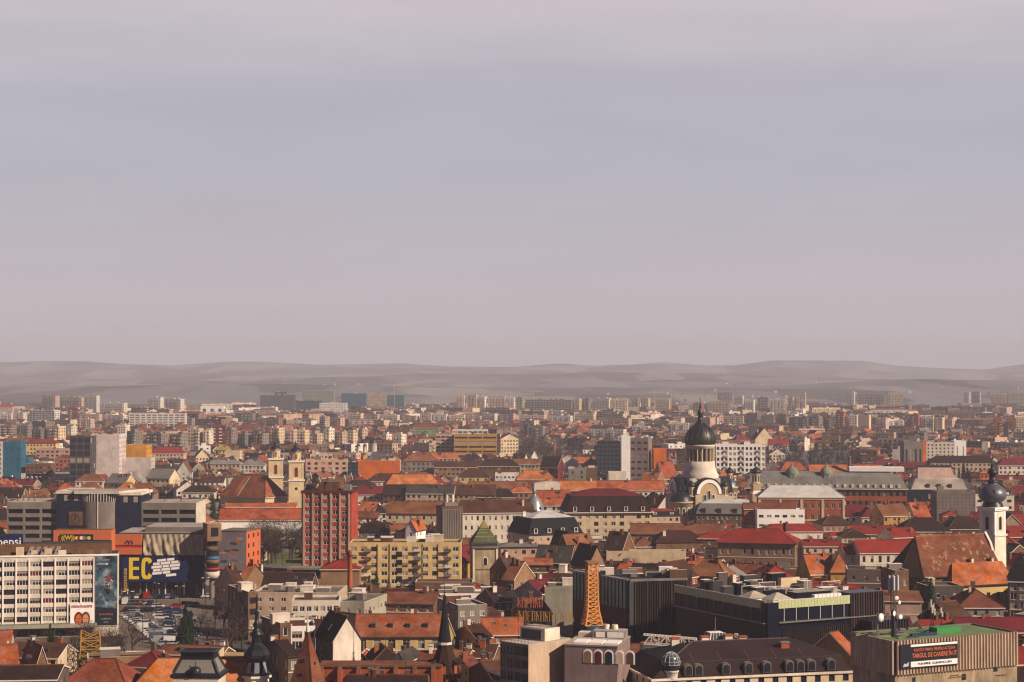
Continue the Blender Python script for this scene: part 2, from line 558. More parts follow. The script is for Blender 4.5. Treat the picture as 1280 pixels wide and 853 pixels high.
def roof_geo(mr, mw, w, d, eave, ridge, kind, rk, wk, o=0.45, rimk='trim', x=0, y=0, end=None):
    """roof into mr, gable triangles into mw"""
    hw, hd = w / 2, d / 2
    if kind == 'flat':
        return
    def rim(z):
        t = 0.28
        a = [(x - hw - o, y - hd - o), (x + hw + o, y - hd - o), (x + hw + o, y + hd + o), (x - hw - o, y + hd + o)]
        mr.prism(a, z - t, z, rimk, top=rimk, bottom=True)
    if kind in ('gx', 'gy'):
        # local frame with the ridge along u
        R = (lambda u, v, z: (x + u, y + v, z)) if kind == 'gx' else (lambda u, v, z: (x - v, y + u, z))
        L, H = (hw, hd) if kind == 'gx' else (hd, hw)
        sl = (ridge - eave) / H
        e2 = eave - sl * o
        lo = o * 0.5
        t = 0.3
        for s in (-1, 1):
            f = [R(-L - lo, s * (H + o), e2 + .05), R(L + lo, s * (H + o), e2 + .05), R(L + lo, 0, ridge + .05), R(-L - lo, 0, ridge + .05)]
            mr.face(f if s < 0 else f[::-1], rk)
            g = [R(-L - lo, s * (H + o), e2 + .05), R(L + lo, s * (H + o), e2 + .05), R(L + lo, s * (H + o), e2 + .05 - t), R(-L - lo, s * (H + o), e2 + .05 - t)]
            mr.face(g if s > 0 else g[::-1], rimk)
        for e in (-1, 1):
            uu = e * (L + lo)
            for s in (-1, 1):
                mr.face([R(uu, s * (H + o), e2 + .05), R(uu, 0, ridge + .05), R(uu, 0, ridge + .05 - t), R(uu, s * (H + o), e2 + .05 - t)], rimk)
            mw.face([R(e * L, -H, eave), R(e * L, H, eave), R(e * L, 0, ridge)], wk)
        # ridge cap
        mr.beam(R(-L - lo, 0, ridge + .1), R(L + lo, 0, ridge + .1), 0.28, 'redridge' if 'tile' in rk else rk)
    elif kind == 'hip':
        L, H = (hw, hd) if hw >= hd else (hd, hw)
        R = (lambda u, v, z: (x + u, y + v, z)) if hw >= hd else (lambda u, v, z: (x - v, y + u, z))
        rl = max(0.0, L - H * 0.8)
        rim(eave + .05)
        z = eave + .05
        a, b, c, dd = R(-L - o, -H - o, z), R(L + o, -H - o, z), R(L + o, H + o, z), R(-L - o, H + o, z)
        p, q = R(-rl, 0, ridge), R(rl, 0, ridge)
        mr.face([a, b, q, p], rk); mr.face([b, c, q], rk); mr.face([c, dd, p, q], rk); mr.face([dd, a, p], rk)
        if rl > 0.5: mr.beam(p, q, 0.26, 'redridge' if 'tile' in rk else rk)
        for s, t in ((a, p), (b, q), (c, q), (dd, p)):
            mr.beam(s, t, 0.24, 'redridge' if 'tile' in rk else rk)
    elif kind == 'mans':
        rim(eave + .05)
        z1 = eave + (ridge - eave) * 0.72
        i1 = (ridge - eave) * 0.28
        A = [(x - hw - .2, y - hd - .2), (x + hw + .2, y - hd - .2), (x + hw + .2, y + hd + .2), (x - hw - .2, y + hd + .2)]
        B = [(x - hw + i1, y - hd + i1), (x + hw - i1, y - hd + i1), (x + hw - i1, y + hd - i1), (x - hw + i1, y + hd - i1)]
        for i in range(4):
            j = (i + 1) % 4
            mr.face([(*A[i], eave + .06), (*A[j], eave + .06), (*B[j], z1), (*B[i], z1)], rk)
        tk = end or rk
        L, H = hw - i1, hd - i1
        Rr = (lambda u, v, z: (x + u, y + v, z))
        if L < H:
            Rr = (lambda u, v, z: (x - v, y + u, z)); L, H = H, L
        rl = max(0, L - H)
        a, b, c, dd = Rr(-L, -H, z1), Rr(L, -H, z1), Rr(L, H, z1), Rr(-L, H, z1)
        p, q = Rr(-rl, 0, ridge), Rr(rl, 0, ridge)
        mr.face([a, b, q, p], tk); mr.face([b, c, q], tk); mr.face([c, dd, p, q], tk); mr.face([dd, a, p], tk)
    elif kind == 'shed':
        z0, z1 = eave, ridge
        mr.face([(x - hw - o, y - hd - o, z0), (x + hw + o, y - hd - o, z0), (x + hw + o, y + hd + o, z1), (x - hw - o, y + hd + o, z1)], rk)
        mr.face([(x - hw - o, y - hd - o, z0 - .25), (x + hw + o, y - hd - o, z0 - .25), (x + hw + o, y - hd - o, z0), (x - hw - o, y - hd - o, z0)], rimk)
        mr.face([(x - hw - o, y - hd - o, z0), (x - hw - o, y - hd - o, z0 - .25), (x - hw - o, y + hd + o, z1 - .25), (x - hw - o, y + hd + o, z1)], rimk)
        mr.face([(x + hw + o, y - hd - o, z0), (x + hw + o, y - hd - o, z0 - .25), (x + hw + o, y + hd + o, z1 - .25), (x + hw + o, y + hd + o, z1)], rimk)
        for e in (-1, 1):
            mw.face([(x + e * hw, y - hd, eave), (x + e * hw, y + hd, eave), (x + e * hw, y + hd, ridge)], wk)
        mw.face([(x - hw, y + hd, eave), (x + hw, y + hd, eave), (x + hw, y + hd, ridge), (x - hw, y + hd, ridge)], wk)

def roof_z(S, x, y):
    """height of the roof surface above a local point"""
    w, d, e, r, k = S['w'], S['d'], S['eave'], S['ridge'], S['roof']
    hw, hd = w / 2, d / 2
    if k == 'gx': return e + (r - e) * (1 - abs(y) / hd)
    if k == 'gy': return e + (r - e) * (1 - abs(x) / hw)
    if k == 'hip':
        L, H, u, v = (hw, hd, abs(x), abs(y)) if hw >= hd else (hd, hw, abs(y), abs(x))
        rl = max(0, L - H * .8)
        a = 1 - v / H
        b = 1 - max(0, u - rl) / max(.1, L - rl)
        return e + (r - e) * min(a, b)
    if k == 'mans': return r - (r - e) * 0.25
    if k == 'shed': return e + (r - e) * (y + hd) / d
    return e

def gen_building(S, mode, mb=None):
    """S: X,Y,w,d,yaw,eave,ridge,roof,wall,rk,cols,rows,ww,wh,style,seed ; mode full | mid | one | stuff"""
    rnd = random.Random(S['seed'])
    w, d, eave, ridge, kind = S['w'], S['d'], S['eave'], S['ridge'], S['roof']
    hw, hd = w / 2, d / 2
    yaw = S['yaw']
    root = None
    name = S.get('name', 'house')
    if mode in ('full', 'mid'):
        root = empty(name, (S['X'], S['Y'], 0), yaw)
        mw, mr = MB(), MB()
    elif mode == 'one':
        mw = mr = MB()
    else:
        T = Matrix.Translation((S['X'], S['Y'], 0)) @ Matrix.Rotation(yaw, 4, 'Z')
        mb.T = T
        mb.idx = {}
        mw = mr = mb
    wk, rk = S['wall'], S['rk']
    nr = S.get('rows') or max(1, round(eave / 3.3))
    wd_, wh_ = S.get('ww', 1.15), S.get('wh', 1.6)
    sp = S.get('sp', 3.2)
    nc = S['cols'] if S.get('cols') is not None else max(1, round(w / sp))
    ns = S['scols'] if S.get('scols') is not None else max(0, round(d / (sp * 1.2)))
    wins = [] if mode == 'full' else None
    style = S.get('style', 'house')
    par = 0.7 if kind == 'flat' else 0.0
    top = eave + par
    band = S.get('band')
    fr = S.get('frac', 0.45)
    gl = S.get('glass', 'glass')
    # walls
    kw = dict(wins=wins, topm=par + (0.3 if kind != 'flat' else 0.2), band=band, frac=fr, glass=gl, rec=S.get('rec', 0.22))
    front_skip = side_skip = None
    if style == 'blank': nc = ns = 0
    if S.get('blankside'): ns = 0
    if S.get('blankfront'): nc = 0
    q = max(5, int(1 / max(.01, S.get('miss', 0.06))))
    if style == 'house':
        front_skip = lambda c, r: (c * 7 + r * 13 + S['seed']) % q == 0
        side_skip = lambda c, r: (c * 5 + r * 3 + S['seed']) % 3 == 0
    total = nc * nr
    if wins is not None and total > 100: kw['wins'] = None
    sk = S.get('swall', wk)
    facade(mw, (-hw, -hd), (hw, -hd), 0, top, nc, nr, wd_, wh_, wk, skip=front_skip, **kw)
    kw2 = dict(kw)
    if wins is not None and total + 2 * ns * nr > 100: kw2['wins'] = None
    kr, kl = dict(kw2), dict(kw2)
    if wins is not None:                       # window parts on the sides the street side shows; plain recessed panes on the far one
        vx = S['X']
        rn = cos(yaw) * (0 - vx) + sin(yaw) * (0 - S['Y'])
        (kl if rn > 0 else kr)['wins'] = None
    facade(mw, (hw, -hd), (hw, hd), 0, top, ns, nr, wd_, wh_, sk, skip=side_skip, **kr)
    facade(mw, (-hw, hd), (-hw, -hd), 0, top, ns, nr, wd_, wh_, sk, skip=side_skip, **kl)
    facade(mw, (hw, hd), (-hw, hd), 0, top, 0, 0, wd_, wh_, wk)
    if kind == 'flat':
        t = 0.35
        mr.face([(-hw + t, -hd + t, eave), (hw - t, -hd + t, eave), (hw - t, hd - t, eave), (-hw + t, hd - t, eave)], rk)
        for (a, b), (c, e2), n in (((-hw, -hd), (hw, -hd), (0, 1)), ((hw, -hd), (hw, hd), (-1, 0)), ((hw, hd), (-hw, hd), (0, -1)), ((-hw, hd), (-hw, -hd), (1, 0))):
            a2, b2 = a + (t if a < 0 else -t), b + (t if b < 0 else -t)
            c2, e3 = c + (t if c < 0 else -t), e2 + (t if e2 < 0 else -t)
            ck = 'trim' if mode != 'full' else S.get('cop', 'trim')
            mw.face([(a, b, top), (c, e2, top), (c2, e3, top), (a2, b2, top)], ck)
            mw.face([(a2, b2, eave), (c2, e3, eave), (c2, e3, top), (a2, b2, top)], wk)
    else:
        roof_geo(mr, mw, w, d, eave, ridge, kind, rk, wk if kind == 'gy' else sk, rimk=S.get('rimk', 'trim' if rnd.random() < .6 else 'darktrim'), end=S.get('end'), o=S.get('over', .5))
    # balcony / loggia stacks of housing blocks
    if style == 'block' and nr >= 4:
        cw = w / nc
        sh = (top - par - 0.2) / nr
        bk = S.get('balc', 'ivory')
        picks = [c for c in range(nc) if (c + S['seed']) % S.get('bmod', 3) == 0]
        for c in picks:
            x0 = -hw + cw * c + 0.15
            x1 = x0 + cw - 0.3
            if mode == 'full':
                bm = MB()
                for r in range(1, nr):
                    bm.box(x0, x1, -hd - 1.1, -hd - 0.01, sh * r, sh * r + 0.14, bk, bottom=True)
                    bm.box(x0, x1, -hd - 1.1, -hd - 1.0, sh * r + .14, sh * r + 1.05, bk)
                bm.build('balcony_stack', root)
            else:
                for r in range(1, nr):
                    mw.box(x0, x1, -hd - 1.1, -hd - 0.01, sh * r, sh * r + 1.05, bk, bottom=True)
    # string course and base
    if mode in ('full', 'mid') and style == 'house':
        mw.box(-hw - .08, hw + .08, -hd - .12, -hd - .003, 0.0, 0.9, 'mauve' if rnd.random() < .5 else sk)
        if nr > 1: mw.box(-hw, hw, -hd - .1, -hd - .003, eave / nr - .1, eave / nr + .15, 'trim')
    # build parts
    if mode in ('full', 'mid'):
        W = mw.build('wall', root)
        R = mr.build('roof', root)
        if wins:
            for (a, b, p, ang) in wins[:100]:
                win_obj(a, b, root, p[0], p[1], p[2], ang, rnd.choice((0, 0, 1, 1, 2, 3, 5)) if S.get('wstyle') is None else S['wstyle'])
    elif mode == 'one':
        R = None
    # things on the roof
    nch = S.get('chim', 2)
    if kind == 'flat':
        k = S.get('clutter', max(1, int(w * d / 160)))
        for i in range(k):
            bx, by = rnd.uniform(-hw * .7, hw * .7), rnd.uniform(-hd * .5, hd * .6)
            a, b, h = rnd.uniform(1.0, 2.6), rnd.uniform(1, 2.0), rnd.uniform(1.2, 2.8)
            key = rnd.choice(('ivory', 'grey', 'chimney', 'concrete', 'cream'))
            if style == 'block' and i % 2 == 0:
                a, b, h, key = 2.4, 2.2, 2.6, wk
            m2 = MB() if mode in ('full', 'mid') else mr
            m2.box(bx - a, bx + a, by - b, by + b, eave + .01, eave + h, key, top='grey felt')
            if mode == 'full':
                m2.box(bx - a - .12, bx + a + .12, by - b - .12, by + b + .12, eave + h + .003, eave + h + .16, 'trim', bottom=True)
                m2.build('roof_hut', R)
            elif mode == 'mid':
                m2.build('roof_hut', R)
    else:
        for i in range(nch):
            bx = rnd.uniform(-hw * .75, hw * .75)
            by = rnd.uniform(-hd * .6, hd * .6) * (0.5 if rnd.random() < .5 else 1)
            zr = roof_z(S, bx, by)
            a, b = rnd.uniform(.35, .7), rnd.uniform(.3, .45)
            z1 = max(zr + 0.9, ridge * .6 + zr * .4) + rnd.uniform(.4, 1.2)
            if mode == 'mid' and i > 1: break
            if mode in ('one', 'stuff') and i > 1: break
            m2 = MB() if mode in ('full', 'mid') else mr
            ck = rnd.choice(('chimney', 'chimney', 'brick', 'oldwall', 'ivory'))
            m2.box(bx - a, bx + a, by - b, by + b, zr - 1.0, z1, ck)
            if mode in ('full', 'mid'):
                m2.box(bx - a - .1, bx + a + .1, by - b - .1, by + b + .1, z1 + .003, z1 + .18, 'concrete', bottom=True)
                m2.build('chimney', R)
        if mode == 'full' and kind in ('gx', 'gy') and S['area'] > 300:
            for i in range(rnd.choice((0, 0, 1, 2))):
                u, v = rnd.uniform(-.7, .7), rnd.uniform(.25, .7) * rnd.choice((-1, 1) if kind == 'gy' else (-1,))
                H_ = hd if kind == 'gx' else hw
                sl = (ridge - eave) / H_
                m2 = MB()
                for dz, q2, key in ((.12, .5, 'steel'), (.15, .42, 'blueglass')):
                    P = lambda a, b: ((u * hw + a, v * hd + b, eave + sl * (H_ - abs(v * hd + b)) + dz) if kind == 'gx' else (v * hw + b, u * hd + a, eave + sl * (H_ - abs(v * hw + b)) + dz))
                    m2.face([P(-q2, -q2), P(q2, -q2), P(q2, q2), P(-q2, q2)], key)
                m2.build('skylight', R)
        if mode == 'full' and kind in ('gx', 'hip') and S.get('dorm', 0):
            n = S['dorm']
            for i in range(n):
                bx = -hw * .8 + 1.6 * hw * (i + .5) / n
                by = -hd * .55
                z = roof_z(S, bx, by)
                m2 = MB()
                m2.box(bx - .55, bx + .55, by - .75, by + 1.3, z - 0.9, z + .75, S.get('dk', 'darktrim'), top=rk)
                m2.face([(bx - .4, by - .77, z - .05), (bx + .4, by - .77, z - .05), (bx + .4, by - .77, z + .6), (bx - .4, by - .77, z + .6)], 'glass')
                m2.build('dormer', R)
    if kind == 'mans' and mode == 'full' and S.get('dormers'):
        n = S['dormers']
        for side in (0, 1):
            if side == 1 and not S.get('sdormers'): continue
            nn = n if side == 0 else S['sdormers']
            L = w if side == 0 else d
            for i in range(nn):
                u = -L / 2 + L * (i + .5) / nn
                h1 = (ridge - eave)
                m2 = MB()
                zb, zt = eave + .5, eave + min(2.6, h1 * .6)
                q0, q1 = (-hd - .25, -hd + 1.6)
                pts = lambda x, y, z: (x, y, z) if side == 0 else ((hw + hd + y) if False else (-hd * 0 + hw - (y + hd)), x, z)
                def bx3(x0, x1, y0, y1, z0, z1, k):
                    c = [pts(x0, y0, z0), pts(x1, y0, z0), pts(x1, y1, z0), pts(x0, y1, z0), pts(x0, y0, z1), pts(x1, y0, z1), pts(x1, y1, z1), pts(x0, y1, z1)]
                    for f in ((0, 1, 5, 4), (1, 2, 6, 5), (2, 3, 7, 6), (3, 0, 4, 7), (4, 5, 6, 7)):
                        m2.face([c[j] for j in f], k)
                bx3(u - .85, u + .85, q0, q1, zb, zt, S.get('dormk', 'trim'))
                bx3(u - 1.0, u + 1.0, q0 - .1, q1, zt + .004, zt + .22, rk)
                m2.face([pts(u - .6, q0 - .02, zb + .25), pts(u + .6, q0 - .02, zb + .25), pts(u + .6, q0 - .02, zt - .2), pts(u - .6, q0 - .02, zt - .2)], 'glass')
                m2.build('dormer', R)
    if S.get('aerial') and root is not None:
        for i in range(S['aerial']):
            m2 = MB()
            bx = rnd.uniform(-hw * .6, hw * .6)
            z0 = roof_z(S, bx, 0)
            m2.beam((bx, 0, z0 - .2), (bx, 0, z0 + 3.5), .09, 'darksteel')
            for q in range(3):
                m2.beam((bx - .7 + q * .1, 0, z0 + 2.4 + q * .45), (bx + .7 - q * .1, 0, z0 + 2.4 + q * .45), .06, 'darksteel')
            m2.build('aerial', R)
    if mode == 'one':
        root = mw.build(name)
        root.location = (S['X'], S['Y'], 0)
        root.rotation_euler = (0, 0, yaw)
    return root

ITEMS = []    # planned buildings
def B(x0, x1, yr, ye, yb, d=12, yaw=0, roof='gx', wall='cream', rk='brown tile', vis=None, name='house', label=None, cat=None, **kw):
    """plan a building from the photo's extents: left, right, roof-top row, eave row, ground row"""
    yaw = radians(yaw)
    X, Y, w = spec_place(x0, x1, yb, d, yaw)
    Yn = gy(yb)
    eave = max(2.4, zof(ye, Yn))
    if roof == 'flat':
        eave = max(2.4, zof(yr, Yn) - .7)
        ridge = eave
    else:
        ridge = max(eave + 1.2, zof(yr, Y if roof in ('gx', 'hip') else Yn + 1))
    S = dict(X=X, Y=Y, w=w, d=d, yaw=yaw, eave=eave, ridge=ridge, roof=roof, wall=wall, rk=rk, name=name, label=label, cat=cat, seed=len(ITEMS) * 7 + 3, hero=True, Yn=Yn)
    S.update(kw)
    r = reg(X, Y, w, d, yaw, eave, ridge, vis if vis is not None else min(yb - 3, ye + 0.55 * (yb - ye)))
    S['reg'] = r
    ITEMS.append(S)
    return S
# ------------------------------------------------------------------ ground, hills, haze
def hash2(i, j):
    n = math.sin(i * 127.1 + j * 311.7) * 43758.5453
    return n - math.floor(n)
def vnoise(x, y):
    i, j = math.floor(x), math.floor(y)
    u, v = x - i, y - j
    u, v = u * u * (3 - 2 * u), v * v * (3 - 2 * v)
    return (hash2(i, j) * (1 - u) + hash2(i + 1, j) * u) * (1 - v) + (hash2(i, j + 1) * (1 - u) + hash2(i + 1, j + 1) * u) * v
def fbm(x, y, o=4):
    s, a, t = 0, 1, 0
    for k in range(o):
        s += a * vnoise(x * 2 ** k + 13 * k, y * 2 ** k); t += a; a *= .5
    return s / t
def lerp_tab(t, tab):
    for (a, b), (c, d) in zip(tab, tab[1:]):
        if t <= c: return b + (d - b) * max(0, (t - a)) / (c - a)
    return tab[-1][1]
SKY = [(-200, 455), (0, 453), (60, 451.5), (110, 452), (150, 455), (215, 457), (280, 452.5), (330, 452.5), (400, 456), (500, 454), (560, 458), (640, 459), (700, 454), (740, 457), (790, 456), (830, 452.5), (880, 457), (920, 457), (965, 451), (1020, 451), (1075, 451), (1120, 457), (1170, 460), (1230, 462), (1265, 457), (1290, 454), (1500, 452)]
def hill_z(X, Y):
    px = pxof(X, Y, 120)[0]
    a = fbm(X / 2600 + 4, Y / 2600) - .5
    b = fbm(X / 900 + 9, Y / 700 + 3) - .5
    row = lerp_tab(Y, [(4300, 516), (5200, 503), (6400, 487), (7200, 494), (8900, 473), (9700, 480), (10500, 478), (14000, 478)])
    if Y < 10500:
        sk = lerp_tab(px, SKY)
        rowt = row + a * 24 + b * 15
        # the dark wooded rise at the right, and the ridge on the left
        rowt -= 7 * math.exp(-((Y - 6300) / 500) ** 2) * max(0, min(1, (px - 950) / 200))
        rowt += 5 * math.exp(-((Y - 7500) / 700) ** 2) * max(0, min(1, (px - 950) / 200))
        z = CAMH - Y * (max(rowt, sk + 1.5) - 475) / FPX
        k = min(1, (Y - 4300) / 900)
        return max(0, z * k)
    t = (Y - 10500) / 2500
    sk = lerp_tab(px, SKY)
    base = 478 + (a * 24 + b * 15) * (1 - min(1, t))
    rr = base + (sk - base) * min(1, t) ** 1.3 + b * 1.2
    z = CAMH - Y * (rr - 475) / FPX
    if Y > 13000: z -= (Y - 13000) * .12
    return z
gm = bpy.data.meshes.new('ground')
v, f = [], []
S_ = 7400
gm.from_pydata([(-S_, -50, 0), (S_, -50, 0), (S_, 14900, 0), (-S_, 14900, 0)], [], [(0, 1, 2, 3)])
gm.materials.append(mat('asphalt'))
go = bpy.data.objects.new('ground', gm)
COL.objects.link(go)
go.location = (0, 0, -0.004)
tag(go, 'bare brownish ground and courtyards between the buildings', kind='structure')

def hill_mat():
    m = bpy.data.materials.new('hill_fields')
    m.use_nodes = True
    N, L = m.node_tree.nodes, m.node_tree.links
    b = N['Principled BSDF']
    b.inputs['Roughness'].default_value = 1
    b.inputs['Specular IOR Level'].default_value = 0
    tc = N.new('ShaderNodeTexCoord')
    mp = N.new('ShaderNodeMapping')
    mp.inputs['Scale'].default_value = (0.0016, 0.0006, 0)
    mp.inputs['Rotation'].default_value = (0, 0, .3)
    L.new(tc.outputs['Object'], mp.inputs[0])
    no = N.new('ShaderNodeTexNoise')
    no.inputs['Scale'].default_value = 2.4
    no.inputs['Detail'].default_value = 5
    mixv = N.new('ShaderNodeMix')
    mixv.data_type = 'VECTOR'
    mixv.inputs['Factor'].default_value = .35
    L.new(mp.outputs[0], mixv.inputs[4])
    L.new(mp.outputs[0], no.inputs['Vector'])
    L.new(no.outputs['Color'], mixv.inputs[5])
    vo = N.new('ShaderNodeTexVoronoi')
    vo.inputs['Scale'].default_value = 4.2
    L.new(mixv.outputs[1], vo.inputs['Vector'])
    r = N.new('ShaderNodeValToRGB')
    r.color_ramp.interpolation = 'CONSTANT'
    cols = [(0, '#77757a'), (.2, '#5e5656'), (.36, '#858279'), (.5, '#4c484c'), (.64, '#6d6c70'), (.8, '#8b8682'), (.92, '#555050')]  # field colours greyed toward mauve to carry some distance haze
    r.color_ramp.elements[0].color = (*srgb(cols[0][1]), 1)
    r.color_ramp.elements[1].position = 1
    r.color_ramp.elements[1].color = (*srgb('#6c6658'), 1)
    for p, c in cols[1:]:
        e = r.color_ramp.elements.new(p); e.color = (*srgb(c), 1)
    sp = N.new('ShaderNodeSeparateColor')
    L.new(vo.outputs['Color'], sp.inputs[0])
    L.new(sp.outputs[0], r.inputs[0])
    # woods
    n2 = N.new('ShaderNodeTexNoise')
    n2.inputs['Scale'].default_value = 3.0
    n2.inputs['Detail'].default_value = 8
    n2.inputs['Roughness'].default_value = .65
    L.new(mp.outputs[0], n2.inputs['Vector'])
    mr = N.new('ShaderNodeMapRange')
    mr.inputs[1].default_value = .49; mr.inputs[2].default_value = .78
    L.new(n2.outputs[0], mr.inputs[0])
    mx = N.new('ShaderNodeMix')
    mx.data_type = 'RGBA'
    L.new(mr.outputs[0], mx.inputs['Factor'])
    L.new(r.outputs[0], mx.inputs[6])
    mx.inputs[7].default_value = (*srgb('#35343a'), 1)
    L.new(mx.outputs[2], b.inputs['Base Color'])
    return m
nx, ny = 220, 150
v, f = [], []
ys = [4300 + (14500 - 4300) * (j / (ny - 1)) ** 1.0 for j in range(ny)]
for j in range(ny):
    for i in range(nx):
        Xf = -.42 + .84 * i / (nx - 1)
        X = Xf * ys[j]
        v.append((X, ys[j], hill_z(X, ys[j])))
for j in range(ny - 1):
    for i in range(nx - 1):
        a = j * nx + i
        f.append((a, a + 1, a + nx + 1, a + nx))
hm = bpy.data.meshes.new('hills')
hm.from_pydata(v, [], f)
hm.materials.append(hill_mat())
for p in hm.polygons: p.use_smooth = True
ho = bpy.data.objects.new('hills', hm)
COL.objects.link(ho)
tag(ho, 'low rolling hills of haze-greyed fields and woods beyond the town', kind='structure')

def haze_box():
    me = bpy.data.meshes.new('haze')
    x, y0, y1, z0, z1 = 7500, -60, 15000, -1.0, 340
    vv = [(-x, y0, z0), (x, y0, z0), (x, y1, z0), (-x, y1, z0), (-x, y0, z1), (x, y0, z1), (x, y1, z1), (-x, y1, z1)]
    me.from_pydata(vv, [], [(0, 3, 2, 1), (4, 5, 6, 7), (0, 1, 5, 4), (1, 2, 6, 5), (2, 3, 7, 6), (3, 0, 4, 7)])
    m = bpy.data.materials.new('haze')
    m.use_nodes = True
    N, L = m.node_tree.nodes, m.node_tree.links
    N.clear()
    out = N.new('ShaderNodeOutputMaterial')
    vs = N.new('ShaderNodeVolumePrincipled')
    vs.inputs['Color'].default_value = (0.89, 0.89, 1.0, 1)
    vs.inputs['Density'].default_value = 0.0001
    vs.inputs['Anisotropy'].default_value = 0.0
    L.new(vs.outputs[0], out.inputs['Volume'])
    me.materials.append(m)
    o = bpy.data.objects.new('haze', me)
    COL.objects.link(o)
    tag(o, 'thin mauve haze lying over the town and hills', kind='stuff')
HAZE_Z = 0
haze_box()
# ------------------------------------------------------------------ buildings read off the photograph, far to near
apt = dict(name='apartment_block', cat='apartment block', style='block', roof='flat', rk='grey felt')
off = dict(name='office_building', cat='office building', style='office', roof='flat', rk='grey felt')
def A(x0, x1, yt, yb, wall, d=13, yaw=None, **kw):
    if yaw is None: yaw = -(10 + (x0 * 7) % 17)
    k = dict(apt); k.update(kw)
    return B(x0, x1, yt, yt, yb, d, yaw, wall=wall, **k)
def O(x0, x1, yt, yb, wall, d=15, yaw=0, **kw):
    k = dict(off); k.update(kw)
    return B(x0, x1, yt, yt, yb, d, yaw, wall=wall, **k)
# ------------------------------------------------------------------ landmarks, each modelled by itself
CUSTOM_BOXES = []
LAND = []          # (photo x, photo y, depth, phrase) used to say what a house stands beside
def box_reg(X, Y, w, d, yaw, h, vis=None, ridge=None):
    S = dict(X=X, Y=Y, w=w, d=d, yaw=yaw, eave=h, ridge=ridge or h, roof='flat', name='x')
    CUSTOM_BOXES.append(S)
    reg(X, Y, w, d, yaw, h, ridge or h, vis)
def hero(name, cat, label, X, Y, yaw=0.0):
    return tag(empty(name, (X, Y, 0), yaw), label, cat)
def wins_to(parent, wins, style=0, cap=100):
    for k, (a, b, p, ang) in enumerate(wins[:cap]):
        win_obj(a, b, parent, p[0], p[1], p[2], ang, style if isinstance(style, int) else style[k % len(style)])
def arch_pts(w, h, n=8):
    r = w / 2
    return [(-r, 0), (r, 0)] + [(r * cos(pi * k / n), h - r + r * sin(pi * k / n)) for k in range(n + 1)]
def arch_window(parent, x, y, z, w, h, ang=0.0, key='glass', fk='trim', name='window', fw=.5):
    mb = MB()
    out = arch_pts(w + fw, h + fw * .7)
    inn = arch_pts(w, h)
    for pts, yy, k in ((out, -.06, fk), (inn, -.12, key)):
        mb.face([(a, yy, b) for a, b in pts], k)
        for i in range(len(pts)):
            a, b = pts[i], pts[(i + 1) % len(pts)]
            mb.face([(a[0], yy, a[1]), (b[0], yy, b[1]), (b[0], 0.1, b[1]), (a[0], 0.1, a[1])], fk)
    o = mb.build(name, parent)
    o.location = (x, y, z)
    o.rotation_euler = (0, 0, ang)
    return o
def ngon(r, n, a0=0.0, cx=0, cy=0):
    return [(cx + r * cos(a0 + 2 * pi * k / n), cy + r * sin(a0 + 2 * pi * k / n)) for k in range(n)]
def antenna(name, label, X, Y, z, h, group=None, panels=3):
    r = hero(name, 'antenna', label, X, Y)
    r.location.z = z
    mb = MB()
    mb.beam((0, 0, 0), (0, 0, h), .16, 'darksteel')
    for k in range(3):
        a = 2 * pi * k / 3
        mb.beam((.9 * cos(a), .9 * sin(a), 0), (0, 0, h * .35), .07, 'darksteel')
    mb.build('mast', r)
    for k in range(panels):
        p = MB()
        a = 2 * pi * k / max(1, panels) + .4
        zz = h * (.62 + .1 * (k % 3))
        p.box(.35 * cos(a) - .16, .35 * cos(a) + .16, .35 * sin(a) - .1, .35 * sin(a) + .1, zz, zz + min(2.0, h * .25), 'ivory', bottom=True)
        p.build('panel', r)
    if group: r['group'] = group
    return r

